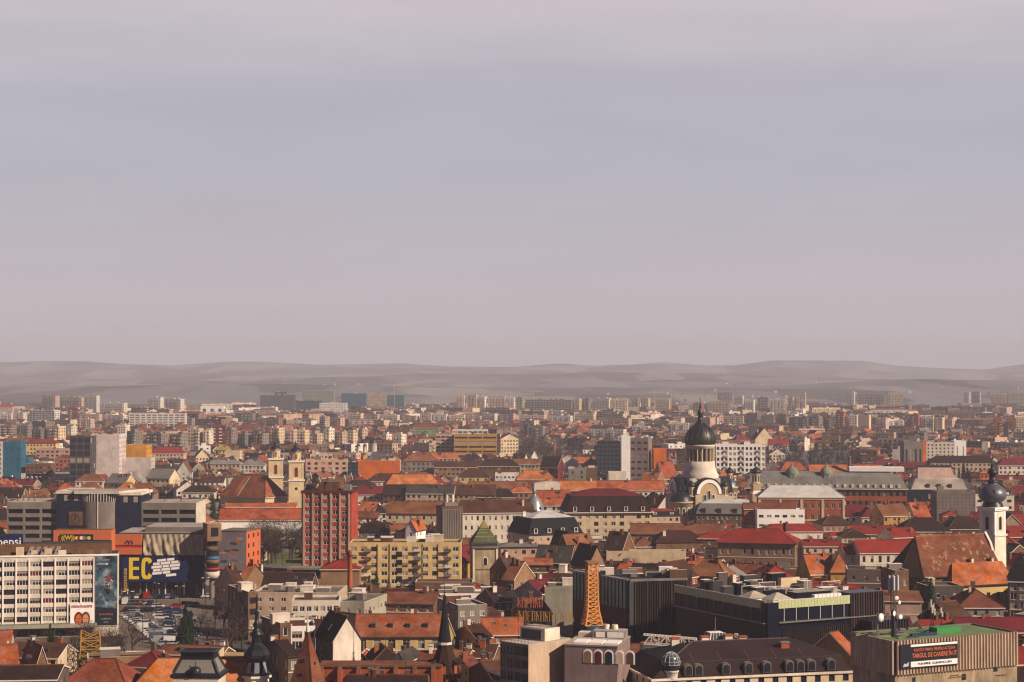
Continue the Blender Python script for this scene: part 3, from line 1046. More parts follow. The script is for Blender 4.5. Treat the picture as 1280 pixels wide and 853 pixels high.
# ---- orthodox cathedral with the great dark dome
def cathedral():
    Y0 = 905.0
    X0 = xof(875, Y0)
    r = hero('cathedral', 'church', 'cream domed cathedral with great dark ribbed dome and spire', X0, Y0, radians(12))
    box_reg(X0 + 2, Y0, 36, 34, radians(12), 17, 648, 17)
    CUSTOM_BOXES.append(dict(X=X0, Y=Y0, w=14, d=14, yaw=0, eave=45, ridge=52, roof='hip', name='x'))
    LAND.append((880, 610, Y0, 'the great domed cathedral'))
    w = MB()
    w.box(-7, 7, -14, 14, 0, 18.6, 'cream'); w.box(-15.5, 15.5, -9, 9, 0, 17, 'cream', top='pale felt')
    w.box(-14, 14, -13, 13, 0, 13.5, 'cream', top='pale felt')
    w.box(15.5, 32, -8.5, 8.5, 0, 14, 'cream', top='pale felt')
    w.box(-7.9, 7.9, -7.9, 7.9, 17.003, 26, 'ivory', top='lead')
    for z in (4, 8, 11.6): w.box(-14.08, 14.08, -13.08, -13.003, z, z + .4, 'brick')
    for z in (3, 7, 11): w.box(15.6, 32.06, -8.6, -8.503, z, z + .4, 'trim')
    w.box(-7.2, 7.2, -14.25, -14.003, 11.2, 11.8, 'trim')
    w.build('wall', r)
    # great arches on the four arms, with barrel vault roofs
    def arch(ang):
        a = MB()
        T = Matrix.Rotation(ang, 4, 'Z')
        a.T = T
        n, R1, R2, R3 = 14, 7.1, 6.5, 4.9
        zc = 18.6
        P = lambda R, t, y: (R * cos(t), y, zc + R * 1.12 * sin(t))
        for k in range(n):
            t0, t1 = pi * k / n, pi * (k + 1) / n
            a.face([P(R1, t0, -14.6), P(R1, t1, -14.6), P(R1, t1, -9), P(R1, t0, -9)], 'darkcopper', True)
            a.face([P(R1, t0, -14.6), P(R2, t0, -14.6), P(R2, t1, -14.6), P(R1, t1, -14.6)], 'darkcopper')
            a.face([P(R2, t0, -14.45), P(R3, t0, -14.45), P(R3, t1, -14.45), P(R2, t1, -14.45)], 'nearwhite')
            a.face([P(R2, t0, -14.6), P(R2, t1, -14.6), P(R2, t1, -14.4), P(R2, t0, -14.4)], 'ivory')
            a.face([P(R3, t0, -14.45), P(R3, t1, -14.45), P(R3, t1, -14.05), P(R3, t0, -14.05)], 'goldstone')
            a.face([P(R3, t0, -14.1), P(R3, t1, -14.1), (0, -14.1, zc)], 'goldstone')
        a.build('arched_gable', r)
        for k, (dx, hh) in enumerate(((-2.1, 5.0), (0, 7.0), (2.1, 5.0))):
            q = T @ Vector((dx, -14.35, 13.2))
            arch_window(r, q.x, q.y, q.z, 1.2, hh, ang)
        for dx in (-6, -3, 3, 6):
            q = T @ Vector((dx, -14.2, 3))
            arch_window(r, q.x, q.y, q.z, 1.2, 4, ang)
    arch(0); arch(pi / 2); arch(-pi / 2)
    # side apses with half domes
    def apse(x, y, R, zt, key):
        a = MB()
        a.lathe([(R, 0), (R, zt), (R + .4, zt), (R + .4, zt + .8)], 20, 'cream', x, y)
        a.lathe([(R + .4, zt + .8)] + [(R * cos(t), zt + .8 + R * .8 * sin(t)) for t in [k * pi / 16 for k in range(1, 8)]] + [(0.01, zt + .8 + R * .8)], 20, key, x, y)
        a.lathe([(.5, zt + R * .8 + .6), (.7, zt + R * .8 + 1.5), (.1, zt + R * .8 + 3)], 8, 'darkcopper', x, y)
        a.build('apse', r)
        for k in range(7):
            t = pi + k * pi / 7 + .2
            arch_window(r, x + (R + .02) * cos(t), y + (R + .02) * sin(t), zt - 6, 1.1, 3.6, t + pi / 2)
    apse(-13.5, -10, 6.0, 14.2, 'darkcopper'); apse(15.0, 1, 5.0, 20.5, 'lead')
    # drum
    d = MB()
    d.lathe([(9.2, 25.6), (9.2, 27.4), (8.6, 28.2), (7.5, 31), (7.2, 34.2)], 32, 'ivory')
    d.lathe([(5.9, 34.0), (5.9, 41.2)], 32, 'brown')
    d.lathe([(7.2, 34.2), (5.9, 34.2)], 32, 'ivory')
    d.lathe([(6.7, 40.6), (7.2, 40.6), (7.2, 41.6), (7.7, 41.9), (7.7, 42.4), (7.2, 42.5)], 32, 'ivory')
    d.build('drum', r)
    for k in range(18):
        t = 2 * pi * k / 18
        c = MB()
        c.lathe([(.36, 34.2), (.3, 34.8), (.3, 39.6), (.42, 40.7)], 8, 'cream', 6.75 * cos(t), 6.75 * sin(t))
        c.build('column', r)
    for k in range(18):
        t = 2 * pi * (k + .5) / 18
        arch_window(r, 5.95 * cos(t), 5.95 * sin(t), 34.8, 1.0, 5.2, t + pi / 2, 'glass', 'cream')
    m = MB()
    prof = [(7.1, 42.5), (7.7, 43.6), (7.75, 45.0), (7.4, 46.8), (6.6, 48.7), (5.4, 50.4), (3.8, 51.8), (2.4, 52.8), (1.7, 53.6)]
    m.lathe(prof, 36, 'copper')
    for k in range(18):
        t = 2 * pi * k / 18
        for (a, za), (b, zb) in zip(prof, prof[1:]):
            m.beam(((a + .06) * cos(t), (a + .06) * sin(t), za), ((b + .06) * cos(t), (b + .06) * sin(t), zb), .22, 'darkcopper')
    D = m.build('dome', r)
    m = MB()
    m.lathe([(1.9, 53.4), (1.9, 54.1), (1.35, 54.2), (1.2, 57.5), (1.6, 57.8), (1.35, 58.8), (.75, 60), (.5, 61.4), (.65, 61.9), (.3, 62.6), (.18, 65.2), (.01, 66.4)], 12, 'darkcopper')
    m.beam((-.5, 0, 65.5), (.5, 0, 65.5), .14, 'gold')
    m.build('lantern', D)
    # belfries
    def turret(x, y, R, z0, z1, key='goldstone', big=True):
        t = MB()
        if big:
            t.prism(ngon(R * 1.9, 4, pi / 4, x, y), 0, z0 - 5, key); t.taper(ngon(R * 1.9, 4, pi / 4, x, y), z0 - 5, ngon(R * 1.4, 4, pi / 4, x, y), z0 - 3.5, 'trim')
            t.prism(ngon(R * 1.4, 4, pi / 4, x, y), z0 - 3.5, z0, key)
        t.lathe([(R * 1.2, z0), (R * 1.2, z0 + .5), (R, z0 + .6), (R, z1), (R * 1.25, z1 + .1), (R * 1.25, z1 + .5)], 8, 'cream', x, y, smooth=False)
        for k in range(8):
            a = 2 * pi * (k + .5) / 8
            t.face([(x + R * .96 * cos(a - .2), y + R * .96 * sin(a - .2), z0 + 1), (x + R * .96 * cos(a + .2), y + R * .96 * sin(a + .2), z0 + 1), (x + R * .96 * cos(a + .2), y + R * .96 * sin(a + .2), z1 - .6), (x + R * .96 * cos(a - .2), y + R * .96 * sin(a - .2), z1 - .6)], 'void')
        T_ = t.build('bell_turret', r)
        c = MB()
        c.lathe([(R * 1.25, z1 + .5), (R * 1.45, z1 + 1.2), (R * 1.2, z1 + 2.2), (R * .5, z1 + 3.1), (R * .15, z1 + 3.8), (.08, z1 + 5.4)], 12, 'darkcopper', x, y)
        c.build('cupola', T_)
    turret(27, -6.5, 2.0, 23, 27.6); turret(18.5, 9, 1.5, 23, 27)
    for (x, y) in ((-8.6, -12), (8.6, -12), (8.6, 12), (-8.6, 12)): turret(x, y, 1.5, 17.2, 21.5, 'cream', False)
cathedral()

# ---- yellow church with twin towers and great brown roof
def twin_church():
    X0, Y0 = xof(317, 1010), 1010.0
    yw = radians(-33)
    r = hero('church', 'church', 'yellow church with twin baroque towers and great dark red-brown roof', X0, Y0, yw)
    box_reg(X0, Y0, 33, 18, yw, 10, 628, 22)
    LAND.append((330, 610, Y0, 'the twin-towered yellow church'))
    w, m = MB(), MB()
    facade(w, (-16.5, -9), (16.5, -9), 0, 10, 7, 1, 1.6, 4.5, 'churchyellow'); facade(w, (16.5, -9), (16.5, 9), 0, 10, 3, 1, 1.6, 4.5, 'churchyellow'); facade(w, (-16.5, 9), (-16.5, -9), 0, 10, 3, 1, 1.6, 4.5, 'churchyellow'); facade(w, (16.5, 9), (-16.5, 9), 0, 10, 0, 0, 1, 1, 'churchyellow')
    roof_geo(m, w, 33, 18, 10, 22, 'hip', 'red tile', 'churchyellow', o=.8)
    w.build('wall', r)
    R = m.build('roof', r)
    s = MB()
    s.face([(-7.5, -9.87, 9.9), (-3.6, -9.87, 9.9), (-1.2, -1.2, 20.9), (-4.9, -1.2, 20.9)], 'orange tile')
    s.face([(-3.6, -9.87, 9.94), (-3.0, -9.87, 9.94), (-.6, -1.2, 20.94), (-1.2, -1.2, 20.94)], 'trim')
    s.face([(-3.6, -9.87, 9.4), (-3.0, -9.87, 9.4), (-3.0, -9.87, 9.94), (-3.6, -9.87, 9.94)], 'trim')
    s.build('new_tile_strip', R)
    inv = (Matrix.Translation((X0, Y0, 0)) @ Matrix.Rotation(yw, 4, 'Z')).inverted()
    for px, Y in ((344.5, 1030), (370, 1000)):
        q = inv @ Vector((xof(px, Y), Y, 0))
        CUSTOM_BOXES.append(dict(X=xof(px, Y), Y=Y, w=9, d=9, yaw=0, eave=31, ridge=36, roof='hip', name='x'))
        reg(xof(px, Y), Y, 9, 9, 0, 31, 36, 630)
        t = MB(Matrix.Translation(q) @ Matrix.Rotation(radians(45), 4, 'Z'))
        H = 4.2
        t.box(-H, H, -H, H, 0, 19, 'churchyellow'); t.box(-H - .5, H + .5, -H - .5, H + .5, 19, 19.8, 'trim', bottom=True)
        t.box(-H + .2, H - .2, -H + .2, H - .2, 19.8, 29.4, 'churchyellow'); t.box(-H - .4, H + .4, -H - .4, H + .4, 29.4, 30.4, 'trim', bottom=True)
        for sx in (-1, 1):
            for sy in (-1, 1):
                t.box(sx * H * .86 - .5, sx * H * .86 + .5, sy * H * .86 - .5, sy * H * .86 + .5, 19.85, 29.3, 'cream')
                t.lathe([(.5, 30.4), (.35, 31.6), (.6, 32), (.05, 33)], 6, 'lead', sx * H * .85, sy * H * .85)
        t.lathe([(2.9, 30.4), (2.9, 34.6), (3.4, 34.8), (3.4, 35.2)], 8, 'churchyellow', smooth=False)
        Tt = t.build('tower', r)
        a0 = radians(45)
        for k in range(4):
            a = a0 + k * pi / 2
            nrm = Vector((sin(a), -cos(a), 0))
            p = q + nrm * (H - .15)
            arch_window(Tt, p.x, p.y, 21.5, 1.7, 5.2, a, 'maroon', 'cream')
            p = q + nrm * (H + .03)
            arch_window(Tt, p.x, p.y, 14.2, 1.5, 1.6, a, 'glass', 'trim')
            p = q + nrm * 2.75
            arch_window(Tt, p.x, p.y, 31.0, 1.2, 3.0, a, 'maroon', 'cream')
        c = MB(Matrix.Translation(q))
        c.lathe([(3.4, 35.2), (3.1, 36.2), (2.2, 37.0), (1.1, 37.6), (.9, 38.2), (1.2, 38.8), (.4, 39.6), (.1, 41.4)], 12, 'darkcopper')
        c.build('cupola', Tt)
    # long orange-roofed convent range before it
twin_church()

# ---- church with tall white tower and big weathered roof
def right_church():
    yw = radians(21)
    X0, Y0 = xof(1176, 607), 607.0
    r = hero('church', 'church', 'church with steep patchy orange-brown roof and tall white onion-domed tower', X0, Y0, yw)
    box_reg(X0, Y0, 34, 19, yw, 10, 742, 22)
    LAND.append((1178, 700, Y0, 'the white-towered church'))
    w, m = MB(), MB()
    facade(w, (-14, -9.5), (17, -9.5), 0, 10.2, 5, 1, 1.6, 4.6, 'oldwall'); facade(w, (17, -9.5), (17, 9.5), 0, 10.2, 0, 0, 1, 1, 'oldwall')
    w.face([(17, 9.5, 0), (-14, 9.5, 0), (-14, 9.5, 10.2), (17, 9.5, 10.2)], 'oldwall')
    ap = [(-14, 9.5), (-19, 4.2), (-19, -4.2), (-14, -9.5)]
    for a, b in zip(ap, ap[1:]): facade(w, a, b, 0, 10.2, 1, 1, 1.5, 5, 'oldwall')
    e = 10.2
    A = [(-14, 10.3), (-20, 4.6), (-20, -4.6), (-14, -10.3)]
    rt = (-10.5, 0, 22.6)
    for a, b in zip(A, A[1:]):
        m.face([(*a, e), (*b, e), rt], 'dark tile'); m.beam((*a, e), rt, .3, 'redridge'); m.beam((*b, e), rt, .3, 'redridge')  # hip facets in darker tile, their shade put into the colour
        m.face([(*a, e - .4), (*b, e - .4), (*b, e), (*a, e)], 'darktrim')
    m.face([(-14, -10.3, e), (17.5, -10.3, e), (17.5, 0, 22.6), rt], 'rust tile'); m.face([(17.5, 10.3, e), (-14, 10.3, e), rt, (17.5, 0, 22.6)], 'rust tile')
    m.face([(-14, -10.3, e - .4), (17.5, -10.3, e - .4), (17.5, -10.3, e), (-14, -10.3, e)], 'darktrim')
    w.face([(17, -9.5, e), (17, 9.5, e), (17, 0, 22.3)], 'oldwall')
    m.beam(rt, (17.5, 0, 22.7), .5, 'orange tile')
    w.build('wall', r)
    R = m.build('roof', r)
    rr = random.Random(5)
    for k in range(46):           # patches of replaced pale tiles lying on the slope
        u, t = rr.uniform(-9, 15), rr.uniform(.12, .8)
        s = rr.uniform(.25, .8)
        y, z = -10.3 + 10.3 * t, e + 12.4 * t
        n = rr.randint(3, 5)
        p = MB()
        for q in range(n):
            a, b = u + rr.uniform(-.6, .6), t + rr.uniform(-.04, .04)
            yy, zz = -10.3 + 10.3 * b, e + 12.4 * b
            p.face([(a - s * .5, yy - .06, zz + .04), (a + s * .4, yy - .06, zz + .04), (a + s * .5, yy + .5, zz + .67), (a - s * .3, yy + .5, zz + .67)], 'stripe')
        p.build('tile_patch', R)
    for k in range(2):
        c = MB()
        x = 6.5 + k * 8.0
        c.box(x - .45, x + .45, -8.2, -7.2, e + 1.6, e + 5.2, 'ivory')
        c.box(x - .6, x + .6, -8.35, -7.05, e + 5.203, e + 5.5, 'concrete', bottom=True)
        c.build('chimney', R)
    s = MB()     # the lower side range
    sw = MB()
    facade(sw, (-6, -15), (17.6, -15), 0, 7.6, 6, 1, 1.5, 2.6, 'yellow'); facade(sw, (17.6, -15), (17.6, -9.52), 0, 7.6, 0, 0, 1, 1, 'yellow'); facade(sw, (-6, -9.52), (-6, -15), 0, 7.6, 1, 1, 1, 2, 'yellow')
    s.face([(-7, -15.8, 7.6), (18.2, -15.8, 7.6), (18.2, -8.0, 14.2), (-1.5, -8.0, 14.2)], 'orange tile')
    s.face([(-7, -15.8, 7.6), (-1.5, -8, 14.2), (-7, -8.6, 7.6)], 'rust tile')
    s.face([(-7, -15.8, 7.2), (18.2, -15.8, 7.2), (18.2, -15.8, 7.6), (-7, -15.8, 7.6)], 'darktrim')
    sw.build('side_range_wall', r); s.build('side_range_roof', r)
    inv = (Matrix.Translation((X0, Y0, 0)) @ Matrix.Rotation(yw, 4, 'Z')).inverted()
    Yt = 637.0
    q = inv @ Vector((xof(1239.5, Yt), Yt, 0))
    CUSTOM_BOXES.append(dict(X=xof(1239.5, Yt), Y=Yt, w=8.5, d=8.5, yaw=.6, eave=31, ridge=39, roof='hip', name='x'))
    reg(xof(1239.5, Yt), Yt, 8.5, 8.5, .6, 31, 38, 700)
    TR = Matrix.Translation(q) @ Matrix.Rotation(radians(18), 4, 'Z')
    t = MB(TR)
    H = 3.25
    t.box(-H, H, -H, H, 0, 20, 'ivory'); t.box(-H - .35, H + .35, -H - .35, H + .35, 20, 20.7, 'ivory', bottom=True)
    t.box(-H + .1, H - .1, -H + .1, H - .1, 20.7, 29, 'ivory'); t.box(-H - .45, H + .45, -H - .45, H + .45, 29, 29.5, 'nearwhite', bottom=True); t.box(-H - .7, H + .7, -H - .7, H + .7, 29.5, 30.2, 'nearwhite', bottom=True)
    for sx in (-1, 1):
        for sy in (-1, 1):
            t.box(sx * H * .84 - .45, sx * H * .84 + .45, sy * H * .84 - .45, sy * H * .84 + .45, 20.75, 28.9, 'nearwhite')
    Tt = t.build('tower', r)
    for k in range(4):
        a = radians(18) + k * pi / 2
        nr = Vector((sin(a), -cos(a), 0))
        p = q + nr * (H - .1)
        arch_window(Tt, p.x, p.y, 22.3, 1.5, 4.6, a, 'void', 'ivory')
    c = MB(TR)
    c.lathe([(3.9, 30.2), (3.5, 31.2), (3.2, 31.9)], 16, 'darkcopper')
    c.lathe([(3.2, 31.9), (4.4, 32.8), (4.95, 34.0), (4.75, 35.4), (3.9, 36.7), (2.6, 37.7), (1.7, 38.3), (1.5, 38.9)], 20, 'lead')
    for k in range(4):
        a = k * pi / 2 + pi / 4
        c.lathe([(.7, 35.0), (.75, 35.6), (.4, 36.3), (.01, 36.4)], 8, 'darkcopper', 4.1 * cos(a), 4.1 * sin(a))
    D = c.build('onion_dome', Tt)
    c = MB(TR)
    c.lathe([(2.1, 38.9), (2.1, 39.3), (1.2, 39.5), (1.2, 41.8), (1.9, 42.0), (1.7, 42.6), (1.0, 43.4), (.5, 44.2), (.75, 44.8), (.3, 45.6), (.12, 48.6)], 12, 'darkcopper')
    c.build('lantern', D)
    # bright gabled west front
    g = MB()
    g.box(17.05, 17.9, -6, 6, 0, 14, 'ivory'); 
    for a, b in (((-6, 14), (-3, 19)), ((-3, 19), (3, 19)), ((3, 19), (6, 14))):
        pass
    g.face([(17.9, -6, 14), (17.9, 6, 14), (17.9, 3, 20), (17.9, 0, 23.4), (17.9, -3, 20)], 'ivory'); g.face([(17.05, 6, 14), (17.05, -6, 14), (17.05, -3, 20), (17.05, 0, 23.4), (17.05, 3, 20)], 'ivory')
    for (a, za), (b, zb) in (((-6, 14), (-3, 20)), ((-3, 20), (0, 23.4)), ((0, 23.4), (3, 20)), ((3, 20), (6, 14))):
        g.face([(17.05, a, za), (17.9, a, za), (17.9, b, zb), (17.05, b, zb)], 'trim')
    g.build('gable_front', r)
right_church()

# ---- red and cream window tower
def red_tower():
    X, Y, w = spec_place(380, 446, 722, 16, radians(-4))
    h = zof(614, gy(722))
    r = hero('tower_block', 'tower block', 'eleven-storey slab tower with red panels and cream piers', X, Y, radians(-4))
    box_reg(X, Y, w, 16, radians(-4), h, 720)
    LAND.append((413, 665, Y, 'the red window tower'))
    m = MB()
    hw, hd = w / 2, 8
    wins = []
    facade(m, (-hw + .9, -hd), (hw - .9, -hd), 0, h - 1, 5, 11, 2.3, 1.6, 'red', wins=wins, frac=.6)
    facade(m, (hw - .9, -hd), (hw, -hd), 0, h - 1, 0, 0, 1, 1, 'red'); facade(m, (-hw, -hd), (-hw + .9, -hd), 0, h - 1, 0, 0, 1, 1, 'maroon')
    facade(m, (hw, -hd), (hw, hd), 0, h - 1, 1, 11, 1.2, 1.4, 'red'); facade(m, (-hw, hd), (-hw, -hd), 0, h - 1, 1, 11, 1.2, 1.4, 'red'); facade(m, (hw, hd), (-hw, hd), 0, h - 1, 0, 0, 1, 1, 'red')
    m.box(-hw - .25, hw + .25, -hd - .3, hd + .25, h - 1, h, 'maroon', top='dark felt')
    m.build('wall', r)
    cw = (w - 1.8) / 5
    for k in range(6):
        p = MB()
        x = -hw + .9 + cw * k
        p.box(x - .32, x + .32, -hd - .35, -hd - .003, 0, h - 1.003, 'beige')
        p.build('pier', r)
    wins_to(r, wins, (1, 0, 5, 1, 0, 3, 0))
    t = MB(); t.box(-4, 4, -3, 4, h + .003, h + 3.2, 'brown', top='grey felt'); t.build('roof_hut', r)
    t = MB(); t.box(-8.5, -6, -4, 2, h + .003, h + 2.2, 'darksteel'); t.build('cooling_unit', r)
    t = MB(); t.box(6, 8.6, -5, 0, h + .003, h + 2.0, 'steel'); t.build('cooling_unit', r)
    t = MB(); t.box(-hw - 4, hw - 3, -hd - 8, -hd - .3, 3.6, 4.3, 'concrete', bottom=True); t.box(-hw - 3, hw - 4, -hd - 6, -hd - .4, 0, 3.6, 'glass'); t.build('entrance_canopy', r)
    for k, (dx, dy, hh) in enumerate(((-7, -5, 7), (-3.5, -6, 5), (2, -5, 8), (6, -4, 5.5), (8, 3, 6))):
        antenna('rooftop_antenna', ('short', 'slim', 'tallest', 'stubby', 'rear')[k] + ' steel antenna mast on the roof of the red window tower', X + dx, Y + dy, h, hh, 'antennas on the red tower')
red_tower()

# ---- yellow housing block
S = O(438, 577, 678, 742, 'yellow', d=14, yaw=0, cols=11, rows=6, ww=2.1, wh=1.6, name='apartment_block', cat='apartment block', label='long yellow six-storey housing block with worn plaster and dark stair windows', cop='dark felt', clutter=7, chim=0, style='house', miss=.001)
LAND.append((505, 710, S['Y'], 'the long yellow housing block'))
def yellow_details(r, S):
    w, hd, e = S['w'], S['d'] / 2, S['eave']
    px2x = lambda px: (px - 507.5) / 139 * w
    for k in range(5):
        g = MB(); g.box(px2x(497) , px2x(504.5), -hd - .08, -hd - .003, e * (k + .45) / 6, e * (k + 1.1) / 6, 'void', bottom=True); g.build('stair_opening', r)
    for px in (474, 489, 530, 549): g = MB(); g.beam((px2x(px), -hd - .15, 0), (px2x(px), -hd - .15, e), .16, 'brown'); g.build('drainpipe', r)
    for px in (462, 523.5, 561):
        for k in range(1, 6):
            g = MB(); x = px2x(px); z = e * k / 6 + .4; g.box(x - 1.3, x + 1.3, -hd - 1.1, -hd - .003, z - .15, z, 'concrete', bottom=True); g.box(x - 1.3, x + 1.3, -hd - 1.1, -hd - 1.0, z, z + .95, ('ivory', 'oldwall', 'brown', 'concrete')[(k + int(px)) % 4]); g.build('balcony', r)
    for px0, px1 in ((438, 452), (551, 577)):
        g = MB(); g.face([(px2x(px0), -hd - .02, .2), (px2x(px1), -hd - .02, .2), (px2x(px1), -hd - .02, .8), (px2x(px0), -hd - .02, .8)], 'brown'); g.build('base_stain', r)
S['extra'] = yellow_details

# ---- firemen's tower
def fire_tower():
    Y = 652.0
    X = xof(605, Y)
    r = hero('fire_tower', 'tower', 'square tan lookout tower with green and yellow tiled pyramid roof', X, Y, radians(8))
    box_reg(X, Y, 9.4, 9.4, radians(8), 16, 730, 22)
    LAND.append((605, 700, Y, 'the green-roofed fire tower'))
    m = MB()
    m.box(-4.2, 4.2, -4.2, 4.2, 0, 14.6, 'stone')
    for x in (-4.2, 4.2):
        for y in (-4.2, 4.2):
            m.box(x - .35, x + .35, y - .35, y + .35, 0, 14.4, 'ivory')
    m.box(-4.9, 4.9, -4.9, 4.9, 14.6, 15.2, 'concrete', bottom=True); m.box(-4.3, 4.3, -4.3, 4.3, 15.2, 16.6, 'darktrim')
    m.box(-4.35, 4.35, -4.35, 4.35, 6.8, 7.1, 'brown')
    W = m.build('wall', r)
    b = MB()
    for k in range(17):
        t = -4.8 + .6 * k
        for s in (-1, 1):
            b.beam((t, s * 4.8, 15.2), (t, s * 4.8, 16.4), .07, 'steel'); b.beam((s * 4.8, t, 15.2), (s * 4.8, t, 16.4), .07, 'steel')
    for s in (-1, 1):
        b.beam((-4.8, s * 4.8, 16.4), (4.8, s * 4.8, 16.4), .1, 'steel'); b.beam((s * 4.8, -4.8, 16.4), (s * 4.8, 4.8, 16.4), .1, 'steel')
    b.build('railing', r)
    rf = MB()
    rf.taper(ngon(6.7, 4, pi / 4), 16.6, ngon(5.4, 4, pi / 4), 18.2, 'greenroof'); rf.taper(ngon(5.4, 4, pi / 4), 18.2, ngon(2.2, 4, pi / 4), 21.6, 'greenroof'); rf.taper(ngon(2.2, 4, pi / 4), 21.6, ngon(.15, 4, pi / 4), 24.4, 'yellowtile')
    R = rf.build('roof', r)
    p = MB()
    for z, rr in ((18.6, 5.1), (19.9, 3.9), (21.0, 2.85)):
        for a, b2 in zip(ngon(rr, 4, pi / 4), ngon(rr, 4, pi / 4)[1:] + ngon(rr, 4, pi / 4)[:1]):
            p.beam((*a, z), (*b2, z), .16, 'yellowtile')
    p.build('yellow_bands', R)
    arch_window(r, 0, -4.25, 8.6, 1.3, 2.6); arch_window(r, 4.25, 0, 8.6, 1.3, 2.6, pi / 2)
fire_tower()

# ---- grey ribbed concrete tower
def grey_tower():
    Y = 752.0
    h = zof(633, Y)
    X = xof(562, Y)
    yw = radians(20)
    r = hero('office_tower', 'office tower', 'narrow grey concrete tower with fine upright ribs and roof masts', X, Y, yw)
    box_reg(X, Y, 9, 8, yw, h, 678)
    LAND.append((563, 655, Y, 'the grey ribbed tower'))
    m = MB(); m.box(-4.5, 4.5, -4, 4, 0, h, 'concrete', top='dark felt'); m.box(-4.7, 4.7, -4.2, 4.2, h - .6, h + .2, 'brown', top='dark felt'); m.build('wall', r)
    g = MB(); g.box(-4.62, -4.503, -3, 3, 3, h - 2, 'mallglass'); g.build('glass_strip', r)
    for k in range(12):
        p = MB(); x = -4.2 + 8.4 * k / 11; p.box(x - .12, x + .12, -4.25, -4.003, 1, h - 1, 'grey'); p.build('rib', r)
    for k in range(2):
        p = MB(); p.lathe([(.5, h + .2), (.5, h + 4.5), (.3, h + 4.7)], 10, 'ivory', -1.2 + 2.6 * k, 0); p.build('flue', r)
    p = MB(); p.box(-2.4, 3, -1.5, 2, h + .203, h + 1.7, 'steel'); p.build('roof_hut', r)
grey_tower()

